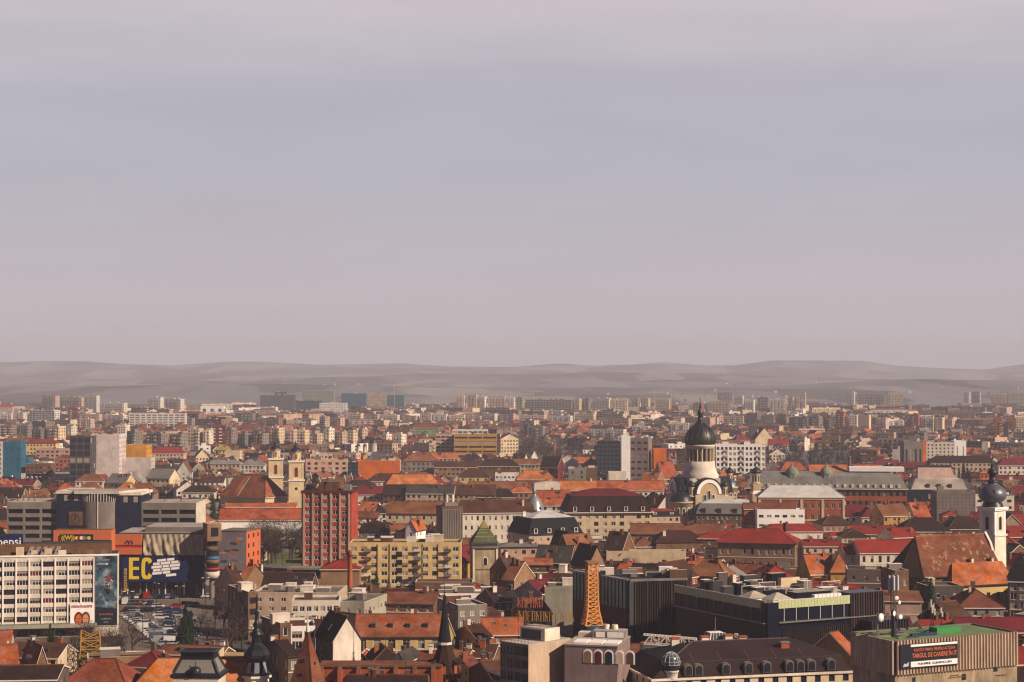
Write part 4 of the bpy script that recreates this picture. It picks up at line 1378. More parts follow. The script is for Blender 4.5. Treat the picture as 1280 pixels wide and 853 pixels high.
# ---- white slab with posters
def white_slab():
    yw = radians(11)
    X, Y, w = spec_place(-26, 152, 800, 13, yw)
    Yn = gy(800)
    h = zof(697, Yn)
    r = hero('office_slab', 'office block', 'long white eight-storey slab with window rows and two giant posters', X, Y, yw)
    box_reg(X, Y, w, 13, yw, h, 792)
    LAND.append((70, 740, Y, 'the long white slab'))
    hw, hd = w / 2, 6.5
    m = MB(); wins = []
    xe = hw - 6.9          # poster end wall starts here
    n = 9
    cw = (xe + hw) / n
    facade(m, (-hw, -hd), (xe, -hd), 4.2, h, n, 7, cw * .86, 1.55, 'ivory', wins=wins, topm=1.0, frac=.5)
    facade(m, (-hw, -hd + .4), (xe, -hd + .4), 0, 3.0, n, 1, cw * .8, 1.7, 'grey')
    facade(m, (xe, -hd), (hw, -hd), 0, h, 0, 0, 1, 1, 'ivory')
    for a, b in (((hw, -hd), (hw, hd)), ((hw, hd), (-hw, hd)), ((-hw, hd), (-hw, -hd))): facade(m, a, b, 0, h, 0, 0, 1, 1, 'ivory')
    m.box(-hw, hw, -hd + .01, hd, h, h + .15, 'dark felt')
    m.box(-hw - .2, hw + .2, -hd - .2, -hd + .1, h - .1, h + .35, 'nearwhite')
    m.build('wall', r)
    for k in range(n + 1):
        p = MB(); x = -hw + cw * k; p.box(x - .13, x + .13, -hd - .28, -hd - .003, 4.2, h - .8, 'nearwhite'); p.build('fin', r)
    wins_to(r, wins, (0, 1, 5, 2, 0, 3, 1, 2, 0, 5, 4, 0, 1))
    c = MB(); c.box(-hw, xe + 1, -hd - 2.4, -hd + .38, 3.1, 4.1, 'greenish', top='green metal', bottom=True); c.build('canopy', r)
    s = MB()
    s.box(-hw + 3, hw - 2, -2.4, 5.2, h + .16, h + 3.2, 'brown', top='dark felt'); s.build('penthouse', r)
    rr = random.Random(3)
    for k in range(9):
        b = MB(); x = -hw + 4 + (w - 8) * k / 8; a = rr.uniform(.6, 1.4); b.box(x - a, x + a, -5.4, -4.2, h + .16, h + rr.uniform(1.4, 2.8), rr.choice(('oldwall', 'ivory', 'concrete', 'cream')), top='grey felt'); b.build('roof_hut', r)
    for k in range(5):
        b = MB(); x = hw - 26 + k * 1.9
        b.face([(x, -5.6, h + .3), (x + 1.2, -5.6, h + .3), (x + 2.2, -4.0, h + 2.6), (x + 1.0, -4.0, h + 2.6)], 'steel'); b.face([(x + 1.0, -3.98, h + 2.6), (x + 2.2, -3.98, h + 2.6), (x + 1.2, -5.58, h + .3), (x, -5.58, h + .3)], 'oldwall'); b.build('solar_collector', r)
    # tall film poster: generic armoured figures in smoke
    P = tag(empty('film_poster', (0, 0, 0), 0), 'tall dark blue film poster with red-armoured figure on white slab', 'poster')
    P.matrix_world = Matrix.Translation((X, Y, 0)) @ Matrix.Rotation(yw, 4, 'Z')
    y = -hd - .25
    px0, px1, z0, z1 = hw - 6.5, hw - .15, zof(786, Yn), h - .2
    b = MB(); b.box(px0 - .15, px1 + .15, y, -hd - .01, z0 - .15, z1 + .15, 'trim', bottom=True); b.face([(px0, y - .02, z0), (px1, y - .02, z0), (px1, y - .02, z1), (px0, y - .02, z1)], 'posterdark'); b.build('sheet', P)
    W_, H_ = px1 - px0, z1 - z0
    def blob(name, cx, cz, rx, rz, key, k, n=9, seed=0, depth=.03):
        q = random.Random(seed); g = MB()
        g.face([(px0 + W_ * (cx + rx * cos(2 * pi * i / n) * q.uniform(.7, 1.1)), y - depth - .012 * k, z0 + H_ * (cz + rz * sin(2 * pi * i / n) * q.uniform(.7, 1.1))) for i in range(n)], key)
        g.build(name, P)
    g = MB(); g.face([(px0 + .1, y - .04, z0 + H_ * .27), (px1 - .1, y - .04, z0 + H_ * .24), (px1 - .1, y - .04, z1 - .1), (px0 + .1, y - .04, z1 - .1)], 'postersmoke'); g.build('smoke_picture', P)
    blob('flare', .30, .885, .27, .008, 'silver', 3, 9, 3); blob('flare', .52, .885, .07, .020, 'silver', 4, 9, 3)
    q = random.Random(12)
    for k in range(64):       # many small armour plates make up the three figures
        f = k % 8
        if f < 4: cx, cz, sx, sz, ks = .64, .64, .19, .085, ('posterred', 'maroon', 'posterred', 'mauve', 'posterdark', 'silver')
        elif f < 6: cx, cz, sx, sz, ks = .60, .50, .13, .07, ('posterdark', 'maroon', 'posterblue', 'black')
        elif f < 7: cx, cz, sx, sz, ks = .22, .79, .12, .045, ('mauve', 'posterdark', 'posterblue')
        else: cx, cz, sx, sz, ks = .45, .37, .36, .06, ('mauve', 'posterdark', 'dark grey', 'grey')
        blob('armour_plate' if f < 7 else 'rubble', cx + q.gauss(0, .5) * sx, cz + q.gauss(0, .5) * sz, q.uniform(.02, .075), q.uniform(.006, .024), q.choice(ks), 5 + k * .12, q.choice((4, 5, 6)), k)
    text_obj('CINEMA', .55, 'silver', P, (px0 + W_ * .5, y - .2, z1 - 1.2), extrude=.01); text_obj('DIN APRILIE', .75, 'signorange', P, (px0 + W_ * .5, y - .2, z0 + H_ * .16), extrude=.01, name='title_lettering')
    text_obj('ÎN CINEMA 3D', .45, 'silver', P, (px0 + W_ * .5, y - .2, z0 + H_ * .095), extrude=.01); text_obj('ȘI IMAX', .4, 'silver', P, (px0 + W_ * .5, y - .2, z0 + H_ * .05), extrude=.01)
    # smaller poster with two faces
    Q = tag(empty('theatre_poster', (0, 0, 0), 0), 'square white poster with two orange-lit faces and red lettering', 'poster')
    Q.matrix_world = P.matrix_world
    Q.matrix_world = Matrix.Translation((X, Y, 0)) @ Matrix.Rotation(yw, 4, 'Z')
    a0, a1 = px0 - 7.0, px0 - .35
    c0, c1 = zof(792, Yn), zof(757, Yn)
    b = MB(); b.box(a0, a1, y - .3, -hd - .3, c0, c1, 'nearwhite', bottom=True); b.build('sheet', Q)
    b = MB(); b.box(a0 + .05, a1 - .05, y - .34, y - .303, c0 + .05, c0 + 1.6, 'posterred'); b.build('red_band', Q)
    for k, (cx, key) in enumerate(((.36, 'orange'), (.66, 'skin'))):
        g = MB(); g.face([(a0 + (a1 - a0) * (cx + .19 * cos(2 * pi * i / 14)), y - .36 - k * .02, c0 + 3.6 + 2.0 * sin(2 * pi * i / 14)) for i in range(14)], 'maroon'); g.build('hair', Q)
        g = MB(); g.face([(a0 + (a1 - a0) * (cx + .13 * cos(2 * pi * i / 14)), y - .40 - k * .02, c0 + 3.3 + 1.6 * sin(2 * pi * i / 14)) for i in range(14)], key); g.build('face', Q)
        for sx in (-.055, .055):
            g = MB(); ex = a0 + (a1 - a0) * (cx + sx); g.face([(ex - .2, y - .46, c0 + 3.55), (ex + .2, y - .46, c0 + 3.55), (ex + .2, y - .46, c0 + 3.72), (ex - .2, y - .46, c0 + 3.72)], 'maroon'); g.build('eye', Q)
        g = MB(); ex = a0 + (a1 - a0) * cx; g.face([(ex - .3, y - .46, c0 + 2.4), (ex + .3, y - .46, c0 + 2.4), (ex + .2, y - .46, c0 + 2.6), (ex - .2, y - .46, c0 + 2.6)], 'posterred'); g.build('mouth', Q)
    text_obj('STRĂINI ÎN NOAPTE', 1.0, 'posterred', Q, ((a0 + a1) / 2, y - .42, c1 - .95), extrude=.01, offset=.02, xs=.66)
    # rooftop sign
    G = tag(empty('rooftop_sign', (0, 0, 0), 0), 'dark blue rooftop billboard with white pepsi lettering', 'sign')
    G.matrix_world = Matrix.Translation((X, Y, 0)) @ Matrix.Rotation(yw, 4, 'Z')
    Ys = Y
    xr = (xof(20.5, Yn) - X) / cos(yw)
    zt, zb = h + 6.2, h + 1.2
    b = MB(); b.box(xr - 13, xr, -1.3, -1.0, zb, zt, 'signblue', bottom=True); b.build('panel', G)
    for k in range(5):
        b = MB(); b.beam((xr - 12.5 + 3 * k, -.9, h + .1), (xr - 12.5 + 3 * k, -.9, zt - .3), .18, 'steel'); b.beam((xr - 12.5 + 3 * k, 1.2, h + .1), (xr - 12.5 + 3 * k, -.9, zt - 1.3), .12, 'steel'); b.build('post', G)
    text_obj('pepsi', 3.3, 'nearwhite', G, (xr - .5, -1.34, (zt + zb) / 2 + .2), extrude=.03, align='RIGHT', offset=.01)
white_slab()

# ---- department store behind, with the square clock
def dept_store():
    Y = 770.0
    z = lambda py: zof(py, Y)
    X0 = xof(128, Y)
    s = Y / FPX
    r = hero('department_store', 'department store', 'dark blue department store with square clock, curved grey centre and banded wings', X0, Y + 12, 0)
    box_reg(X0, Y + 12, 236 * s, 24, 0, z(628), 700)
    LAND.append((128, 645, Y, 'the department store with square clock'))
    L = lambda px: (px - 128) * s
    yf = -12.0
    for (a, b, t) in ((10, 73, 628), (178, 246, 629)):
        m = MB()
        n = 3 if a == 10 else 3
        facade(m, (L(a), yf), (L(b), yf), 0, z(t), n, 6, (b - a) * s / n * .88, 1.9, 'grey', rec=.8, frac=.3, topm=1.8, glass='mallglass')
        facade(m, (L(b), yf), (L(b), 12), 0, z(t), 0, 0, 1, 1, 'ivory'); facade(m, (L(a), 12), (L(a), yf), 0, z(t), 0, 0, 1, 1, 'grey'); facade(m, (L(b), 12), (L(a), 12), 0, z(t), 0, 0, 1, 1, 'grey')
        m.box(L(a), L(b), yf + .01, 12, z(t), z(t) + .2, 'pale felt')
        m.build('wing', r)
    for (a, b, t) in ((73, 104, 617), (147, 178, 619)):
        m = MB(); m.box(L(a), L(b), yf - 1.5, 10, 0, z(t), 'navy', top='dark felt'); m.box(L(a) - .3, L(b) + .3, yf - 2, 10.3, z(t) + .003, z(t) + 1.1, 'ivory', bottom=True); m.build('blue_block', r)
        for k in range(4):
            g = MB(); x0 = L(a) + 1 + (L(b) - L(a) - 2) * k / 4; g.box(x0, x0 + (L(b) - L(a) - 2) / 4 - .35, yf - 1.62, yf - 1.503, z(t) - 3.0, z(t) - .6, 'curtain' if k % 2 else 'glass', bottom=True); g.build('window', r)
    m = MB()
    R = (147 - 104) * s / 2
    cx = L(125.5)
    n = 18
    for k in range(n):
        t0, t1 = pi + pi * k / n, pi + pi * (k + 1) / n
        p = lambda t, zz, q=0.0: (cx + (R + q) * cos(t), yf + (3.5 + q) * sin(t), zz)
        m.face([p(t0, 0), p(t1, 0), p(t1, z(627)), p(t0, z(627))], 'concrete', True)
        m.face([p(t0, z(627)), p(t1, z(627)), p(t1, z(617)), p(t0, z(617))], 'glass')
        m.beam(p(t0, z(627)), p(t0, z(617)), .22, 'frame')
    m.box(L(104), L(147), yf + .02, 10, 0, z(617), 'concrete')
    m.build('curved_front', r)
    m = MB()
    m.taper([(L(96), yf - 3.5), (L(152), yf - 3.5), (L(178), 2), (L(73), 2)], z(617) + .01, [(L(96), yf - 3.5), (L(152), yf - 3.5), (L(178), 2), (L(73), 2)], z(613.5), 'ivory', top='pale felt')
    m.build('roof_slab', r)
    m = MB(); m.box(cx - .15, cx + .15, yf - 3.75, yf - 3.45, 4, z(617), 'frame'); m.build('downpipe', r)
    # square clock
    c = MB(); cxk = L(97); zc = z(648)
    c.box(cxk - 2.9, cxk + 2.9, yf - 1.95, yf - 1.503, zc - 2.9, zc + 2.9, 'oldwall', bottom=True)
    C_ = c.build('clock', r)
    for k in range(12):
        a = pi * k / 6; t = MB()
        t.beam((cxk + 1.9 * sin(a), yf - 2.0, zc + 1.9 * cos(a)), (cxk + 2.5 * sin(a), yf - 2.0, zc + 2.5 * cos(a)), .2, 'darktrim'); t.build('hour_mark', C_)
    for a, l, wd in ((radians(35), 2.4, .3), (radians(20), 1.6, .42), (radians(215), 1.4, .34)):
        t = MB(); t.beam((cxk, yf - 2.05, zc), (cxk + l * sin(a), yf - 2.05, zc + l * cos(a)), wd, 'darktrim'); t.build('hand', C_)
    for k in range(7):
        antenna('rooftop_antenna', 'thin mast on the roof edge of the department store, one of seven', X0 + L(20 + k * 7) if k < 4 else X0 + L(185 + (k - 4) * 20), Y + 4, z(628), 3.5 + (k % 3), 'masts on the department store', 1)
    # orange hall with sign in front
    m = MB(); m.box(L(77), L(148), yf - 12, yf - 4.2, 0, z(660), 'signorange', top='rust tile'); m.box(L(118), L(148), yf - 12.1, yf - 12.003, z(700), z(672), 'mallglass'); m.build('orange_hall', r)
    S_ = tag(empty('billboard', (X0, Y + 12, 0), 0), 'long yellow and black billboard reading WONDERLAND on orange hall', 'billboard')
    x0, x1, za, zb = L(86), L(126), z(679.5), z(665)
    b = MB(); b.box(x0, x1, yf - 12.6, yf - 12.15, za, zb, 'black', bottom=True); b.build('panel', S_)
    text_obj('WONDERLAND', 2.35, 'signyellow', S_, ((x0 + x1) / 2, yf - 12.66, za + 1.2), extrude=.02, xs=.82, offset=.04)
    text_obj('((W))', 2.7, 'signyellow', S_, (x0 + 3.2, yf - 12.66, zb - 1.5), extrude=.02, xs=.9, offset=.05, name='emblem')
    for k, key in enumerate(('signyellow', 'posterred', 'nearwhite', 'signorange', 'skyblue', 'signyellow')):
        g = MB(); cx2, cz2 = x0 + 6.8 + k * 1.05, zb - 1.5
        g.face([(cx2 + .8 * cos(2 * pi * i / 7 + k), yf - 12.64 - .01 * k, cz2 + .8 * sin(2 * pi * i / 7 + k)) for i in range(7)], key); g.build('picture_patch', S_)
dept_store()

# ---- shopping hall with banner EC, fabric and arches sign
def ec_hall():
    Yn = gy(748)
    z = lambda py: zof(py, Yn)
    s = Yn / FPX
    X0 = xof(203, Yn)
    L = lambda px: (px - 203) * s
    r = hero('shopping_hall', 'shopping hall', 'low shopping hall with fabric-hung front above the car park', X0, Yn + 11)
    box_reg(X0, Yn + 11, 108 * s, 22, 0, z(668), 744)
    LAND.append((200, 705, Yn, 'the shopping hall with EC banner'))
    yf = -11.0
    m = MB()
    m.box(L(150), L(256), yf, 11, 5.4, z(666), 'dark grey', top='pale felt'); m.box(L(150), L(256), yf + 1.8, 11, 0, 5.4, 'glass')
    m.box(L(180), L(262), yf + 3, 11, z(666) + .003, z(660), 'concrete', top='pale felt')
    m.build('wall', r)
    for k in range(14):
        p = MB(); x = L(152) + (L(254) - L(152)) * k / 13; p.box(x - .18, x + .18, yf + 1.5, yf + 1.79, 0, 5.39, ('steel', 'frame', 'maroon')[k % 3]); p.build('shopfront_post', r)
    for (a, b, y0, y1) in ((146, 179, 668, 681), (146, 179, 684.5, 693)):
        m = MB(); m.box(L(a), L(b), yf - 1.2, yf - .01, z(y1), z(y0), 'signorange', bottom=True); m.build('orange_fascia', r)
    m = MB(); m.box(L(146), L(179), yf - 1.0, yf - .02, z(684.5), z(681) - .003, 'posterred', bottom=True); m.build('sign_band', r)
    # arches emblem, built of two bent strokes
    e = tag(empty('fast_food_sign', (X0, Yn + 11, 0)), 'small dark double-arch emblem on orange fascia', 'sign')
    for sx in (-1, 1):
        g = MB(); cx = L(163.5) + sx * .62
        pts = [(cx - .6, z(680)), (cx - .5, z(677.4)), (cx - .25, z(676)), (cx, z(675.4)), (cx + .25, z(676)), (cx + .5, z(677.4)), (cx + .6, z(680))]
        for a, b in zip(pts, pts[1:]): g.beam((a[0], yf - 1.3, a[1]), (b[0], yf - 1.3, b[1]), .2, 'darktrim')
        g.build('arch_stroke', e)
    # crumpled cloth
    c = MB(); n, q = 46, 10
    rr = random.Random(8)
    def wv(u, v): return .34 * sin(u * 31 + 3 * sin(v * 4)) + .22 * sin(u * 67 + v * 5) + .4 * fbm(u * 14, v * 5) - .3
    for i in range(n):
        for j in range(q):
            g = [(i, j), (i + 1, j), (i + 1, j + 1), (i, j + 1)]
            c.face([(L(181) + (L(256) - L(181)) * a / n, yf - .75 - wv(a / n, b / q), z(694) + (z(668) - z(694)) * b / q) for a, b in g], 'fabric', True)
    t = c.build('cloth_banner'); t.location = (X0, Yn + 11, 0)
    tag(t, 'wide crumpled beige cloth hung along the shopping hall front', 'cloth banner')
    b = tag(empty('banner', (X0, Yn + 11, 0)), 'long dark banner with big yellow EC and white text bars', 'banner')
    m = MB(); m.box(L(153), L(256), yf - .6, yf - .003, z(727), z(694.6), 'signblue', bottom=True); m.build('sheet', b)
    zc = (z(696) + z(725)) / 2
    hgt = z(697) - z(724)
    g = MB(); ex0, ex1, zl, zh = L(163), L(175.5), z(724), z(697); th = L(167.8) - ex0
    g.box(ex0, ex0 + th, yf - .7, yf - .603, zl, zh, 'signyellow', bottom=True)
    for q in (0, .5, 1): g.box(ex0 + th, ex1, yf - .7, yf - .603, zl + (zh - zl - th * .8) * q, zl + (zh - zl - th * .8) * q + th * .8, 'signyellow', bottom=True)
    g.build('letter_e', b)
    g = MB(); cx0, cx1 = L(178.5), L(192); cxm, rx = (cx0 + cx1) / 2, (cx1 - cx0) / 2; zm, rz = (zl + zh) / 2, (zh - zl) / 2
    def sup(t, k): return (cxm + rx * k * (abs(cos(t)) ** .55) * (1 if cos(t) > 0 else -1), yf - .68, zm + (rz - rx * (1 - k)) * (abs(sin(t)) ** .55) * (1 if sin(t) > 0 else -1))
    for q in range(30):
        t0, t1 = .42 + (2 * pi - .84) * q / 30, .42 + (2 * pi - .84) * (q + 1) / 30
        g.face([sup(t0, 1), sup(t1, 1), sup(t1, .32), sup(t0, .32)], 'signyellow')
    g.build('letter_c', b)
    rows = [(195, 231, [12, 10]), (190, 236, [9, 13, 12]), (188, 238, [14, 8, 14]), (190, 234, [10, 12, 11]), (189, 228, [13, 10]), (206, 222, [14])]
    for k, (a, bb, seg) in enumerate(rows):
        x = a + 3.0
        for wd in seg:
            g = MB(); x1 = x + wd * .92
            sh = lambda px: (px - 210) * .10
            zt = z(698.5 + k * 3.9)
            pts = [(x, zt - 2.7 * s + sh(x) * s), (x1, zt - 2.7 * s + sh(x1) * s), (x1, zt + .4 * s + sh(x1) * s), (x, zt + .4 * s + sh(x) * s)]
            g.face([(L(p[0]), yf - .64, p[1]) for p in pts], 'nearwhite')
            g.build('text_bar', b)
            x = x1 + 1.2
    # yellow vertical shop sign
    v = tag(empty('shop_sign', (X0, Yn + 11, 0)), 'narrow yellow upright shop sign left of the EC banner', 'sign')
    m = MB(); m.box(L(158), L(161), yf - 2.2, yf - 1.6, z(738), z(710), 'ochre', bottom=True); m.build('panel', v)
    text_obj('OUTLET', 2.0, 'darktrim', v, (L(159.5), yf - 2.24, (z(738) + z(710)) / 2), rot=(pi / 2, pi / 2, 0), extrude=.01, xs=.8)
    # corner tower
    Yt = gy(751)
    h = zof(655, Yt)
    X, Y2, w = spec_place(253, 279, 751, 7.0, radians(22))
    t = hero('corner_tower', 'tower', 'slim corner tower of orange bays over striped balconies on round pillar', X, Y2, radians(22))
    box_reg(X, Y2, w, 7, radians(22), h, 745)
    LAND.append((267, 700, Y2, 'the orange corner tower'))
    hw, hd = w / 2, 3.5
    zz = lambda py: zof(py, Yt)
    m = MB(); m.box(-hw, hw, -hd, hd, zz(677), h, 'tan', top='pale felt', bottom=True); m.build('top_bay', t)
    m = MB(); m.box(-1.1, 1.4, -hd - .12, -hd - .003, zz(671), zz(660), 'glass', bottom=True); m.build('window', t)
    for k, (a, b, key) in enumerate(((684, 690, 'oldwall'), (701, 706, 'oldwall'), (711, 714, 'posterred'), (716, 724, 'ivory'))):
        m = MB(); m.lathe([(0.01, zz(b)), (hw * 1.05, zz(b)), (hw * 1.1, zz(a)), (hw * .95, zz(a)), (.01, zz(a))], 14, key); m.build('balcony_band', t)
    m = MB(); m.lathe([(hw * .85, zz(724)), (hw * .85, zz(677))], 14, 'glass'); m.build('glazed_shaft', t)
    m = MB(); m.lathe([(hw * .98, zz(700)), (hw * .98, zz(696.5))], 14, 'skyblue'); m.build('blue_sign_band', t)
    m = MB(); m.lathe([(.9, 0), (.9, zz(724))], 12, 'concrete'); m.build('pillar', t)
    # building with painted firewall
    X, Y3, w = spec_place(277, 324, 724, 14, radians(-14))
    h = zof(665, gy(724))
    o = hero('painted_house', 'apartment house', 'house with faded grey painted end wall and orange flank', X, Y3, radians(-14))
    box_reg(X, Y3, w, 14, radians(-14), h, 716)
    hw, hd = w / 2, 7
    m = MB(); m.face([(-hw, -hd, 0), (hw, -hd, 0), (hw, -hd, h), (-hw, -hd, h)], 'mural')
    facade(m, (hw, -hd), (hw, hd), 0, h, 3, 5, 1.6, 1.7, 'signorange'); facade(m, (-hw, hd), (-hw, -hd), 0, h, 0, 0, 1, 1, 'grey'); facade(m, (hw, hd), (-hw, hd), 0, h, 0, 0, 1, 1, 'grey')
    m.box(-hw - .1, hw + .1, -hd - .1, hd, h, h + .3, 'oldwall', top='grey felt'); m.build('wall', o)
    rr = random.Random(2)
    for k in range(9):
        g = MB(); cx, cz = rr.uniform(-hw * .7, hw * .6), h * rr.uniform(.35, .88)
        g.face([(cx + rr.uniform(1.2, 2.0) * cos(2 * pi * i / 9), -hd - .02 - .004 * k, cz + rr.uniform(.35, .8) * sin(2 * pi * i / 9)) for i in range(9)], ('pink', 'posterblue', 'signorange', 'mauve', 'plum')[k % 5]); g.build('faded_paint', o)
ec_hall()

# ---- convent range with orange roof and white wall
S = B(276, 384, 636, 650, 686, 14, 2, 'gx', 'nearwhite', 'orange tile', cols=0, scols=1, label='long blank white building with glowing orange roof left of the red tower', name='convent', cat='convent building', chim=0, vis=680)
B(284, 372, 629, 634, 652, 9, 0, 'gx', 'cream', 'orange tile', chim=0, cols=9, rows=1)

# ---- foreground roofs at the bottom left: orange hip roofs with a dark curved mansard
def palace():
    Y = 404.0
    def hiproof(name, label, px0, px1, yr, ye, d, yaw, rk, nm='house', swk='cream'):
        X, Y1, w = spec_place(px0, px1, 893, d, radians(yaw))
        Yn = gy(893)
        e, rg = zof(ye, Yn), zof(yr, Y1)
        S = dict(X=X, Y=Y1, w=w, d=d, yaw=radians(yaw), eave=e, ridge=rg, roof='hip', wall=swk, rk=rk, name=nm, cat='house', label=label, seed=5, chim=0, rimk='trim')
        S['reg'] = reg(X, Y1, w, d, radians(yaw), e, rg, 850)
        ITEMS.append(S)
    hiproof('h', 'large house with dark red hipped roof edged in white, lowest left', 84, 182, 823, 862, 13, -10, 'red tile')
    hiproof('h', 'long house with vivid orange roof behind the black curved mansard', 170, 336, 822, 860, 12, 6, 'orange tile')
    X = xof(247, 392)
    r = hero('palace_cupola', 'palace', 'dark curved mansard pavilion with pale domed panels beside orange roofs', X, 396, radians(-3))
    box_reg(X, 396, 10.5, 9, 0, zof(846, 390), None, zof(815, 392))
    LAND.append((253, 835, 396, 'the black curved mansard'))
    z = lambda py: zof(py, 391)
    m = MB(); m.box(-5.0, 5.0, -4, 4, 0, z(849), 'ivory'); m.build('wall', r)
    m = MB()
    sec = [(5.5, z(849)), (5.5, z(845)), (4.9, z(843)), (4.5, z(838)), (3.9, z(831)), (3.6, z(827)), (3.8, z(826)), (3.8, z(824.5))]
    for (a, za), (b, zb) in zip(sec, sec[1:]):
        A, B_ = [(-a, -a + 1.3), (a, -a + 1.3), (a, a - 1.3), (-a, a - 1.3)], [(-b, -b + 1.3), (b, -b + 1.3), (b, b - 1.3), (-b, b - 1.3)]
        for i in range(4):
            j = (i + 1) % 4
            m.face([(*A[i], za), (*A[j], za), (*B_[j], zb), (*B_[i], zb)], 'darkcopper' if (za, zb) not in ((z(843), z(838)), (z(838), z(831)), (z(831), z(827))) else 'grey metal')
    m.box(-3.8, 3.8, -2.6, 2.6, z(824.5), z(824), 'darkcopper'); 
    for sx in (-1, 1):
        for sy in (-1, 1):
            pr = [(sx * a, sy * (a - 1.3), zz) for a, zz in sec[2:6]]
            for p, q in zip(pr, pr[1:]): m.beam(p, q, .55, 'darkcopper')
    R = m.build('mansard_roof', r)
    m = MB(); m.box(-3.6, 3.6, -2.4, 2.4, z(824) + .003, z(816.5), 'darkcopper', top='black metal'); m.box(-4.2, 4.2, -3, 3, z(818), z(816.6) + .003, 'darkcopper', bottom=True); m.build('roof_crown', R)
    m = MB(); m.lathe([(1.2, z(843)), (1.25, z(838)), (.8, z(835)), (.01, z(834.5))], 10, 'darkcopper', 0, -3.9); m.beam((0, -3.7, z(836)), (0, -3.7, z(829)), .15, 'darkcopper'); m.build('dormer', R)
palace()

def onion_spire():
    Y = 410.0
    X = xof(322, Y)
    z = lambda py: zof(py, Y)
    r = hero('spired_turret', 'turret', 'dark baroque turret with bulbous helm and thin finial, tallest in the lower left', X, Y, radians(10))
    box_reg(X, Y, 6.2, 6.2, 0, z(845), None, z(770))
    LAND.append((322, 800, Y, 'the dark bulbous turret'))
    m = MB(); m.prism(ngon(3.0, 8, pi / 8), 0, z(847), 'ivory'); m.lathe([(3.0, z(847)), (3.6, z(846)), (3.6, z(843))], 8, 'trim', a0=pi / 8, smooth=False); m.build('wall', r)
    m = MB(); m.lathe([(3.5, z(843)), (2.6, z(838)), (2.2, z(830)), (2.1, z(824)), (3.0, z(822)), (3.15, z(818)), (2.6, z(812)), (1.5, z(806)), (1.2, z(803)), (1.2, z(795))], 8, 'darkcopper', a0=pi / 8, smooth=False)
    for k in range(8):
        a = 2 * pi * (k + .5) / 8 + pi / 8
        c, s = cos(a), sin(a)
        g = [(2.75, z(841), .62), (2.28, z(827), .5)]
        m.face([(g[0][0] * c - g[0][2] * s, g[0][0] * s + g[0][2] * c, g[0][1]), (g[0][0] * c + g[0][2] * s, g[0][0] * s - g[0][2] * c, g[0][1]), (g[1][0] * c + g[1][2] * s, g[1][0] * s - g[1][2] * c, g[1][1]), (g[1][0] * c - g[1][2] * s, g[1][0] * s + g[1][2] * c, g[1][1])], 'zinc')
    R = m.build('helm', r)
    m = MB(); m.lathe([(1.5, z(795)), (1.7, z(793)), (1.0, z(789)), (.6, z(785)), (.95, z(781)), (.5, z(777)), (.35, z(770)), (.6, z(767)), (.3, z(763)), (.15, z(752)), (.3, z(750)), (.05, z(743))], 10, 'darkcopper'); m.build('finial', R)
onion_spire()

def brick_spire():
    Y = 402.0
    X = xof(385.5, Y)
    z = lambda py: zof(py, Y)
    r = hero('brick_spire', 'church spire', 'squat steep pyramid spire of red-brown brick tiles with small holes', X, Y, radians(-24))
    box_reg(X, Y, 7, 7, 0, z(870), None, z(790))
    LAND.append((386, 825, Y, 'the brick pyramid spire'))
    m = MB(); m.box(-3.3, 3.3, -3.3, 3.3, 0, z(872), 'brick'); m.build('wall', r)
    m = MB(); m.taper(ngon(5.1, 4, pi / 4), z(872), ngon(.25, 4, pi / 4), z(789), 'rust tile'); 
    for p in ngon(5.1, 4, pi / 4): m.beam((*p, z(872)), (0, 0, z(789)), .25, 'redridge')
    R = m.build('spire', r)
    m = MB(); m.lathe([(.45, z(790)), (.4, z(785)), (.15, z(780)), (.08, z(765))], 8, 'ivory'); m.build('finial', R)
    for a, t in ((radians(0), .35), (radians(0), .55), (radians(90), .5), (radians(0), .18)):
        h0, h1 = z(872), z(789)
        d = 3.6 * (1 - t) + .02
        m = MB(); zz = h0 + (h1 - h0) * t
        c, s = sin(a), -cos(a)
        m.T = Matrix.Translation((c * d, s * d, zz)) @ Matrix.Rotation(a, 4, 'Z')
        m.box(-.3, .3, -.2, .3, 0, .7, 'darktrim', top='rust tile'); m.build('vent', R)
brick_spire()

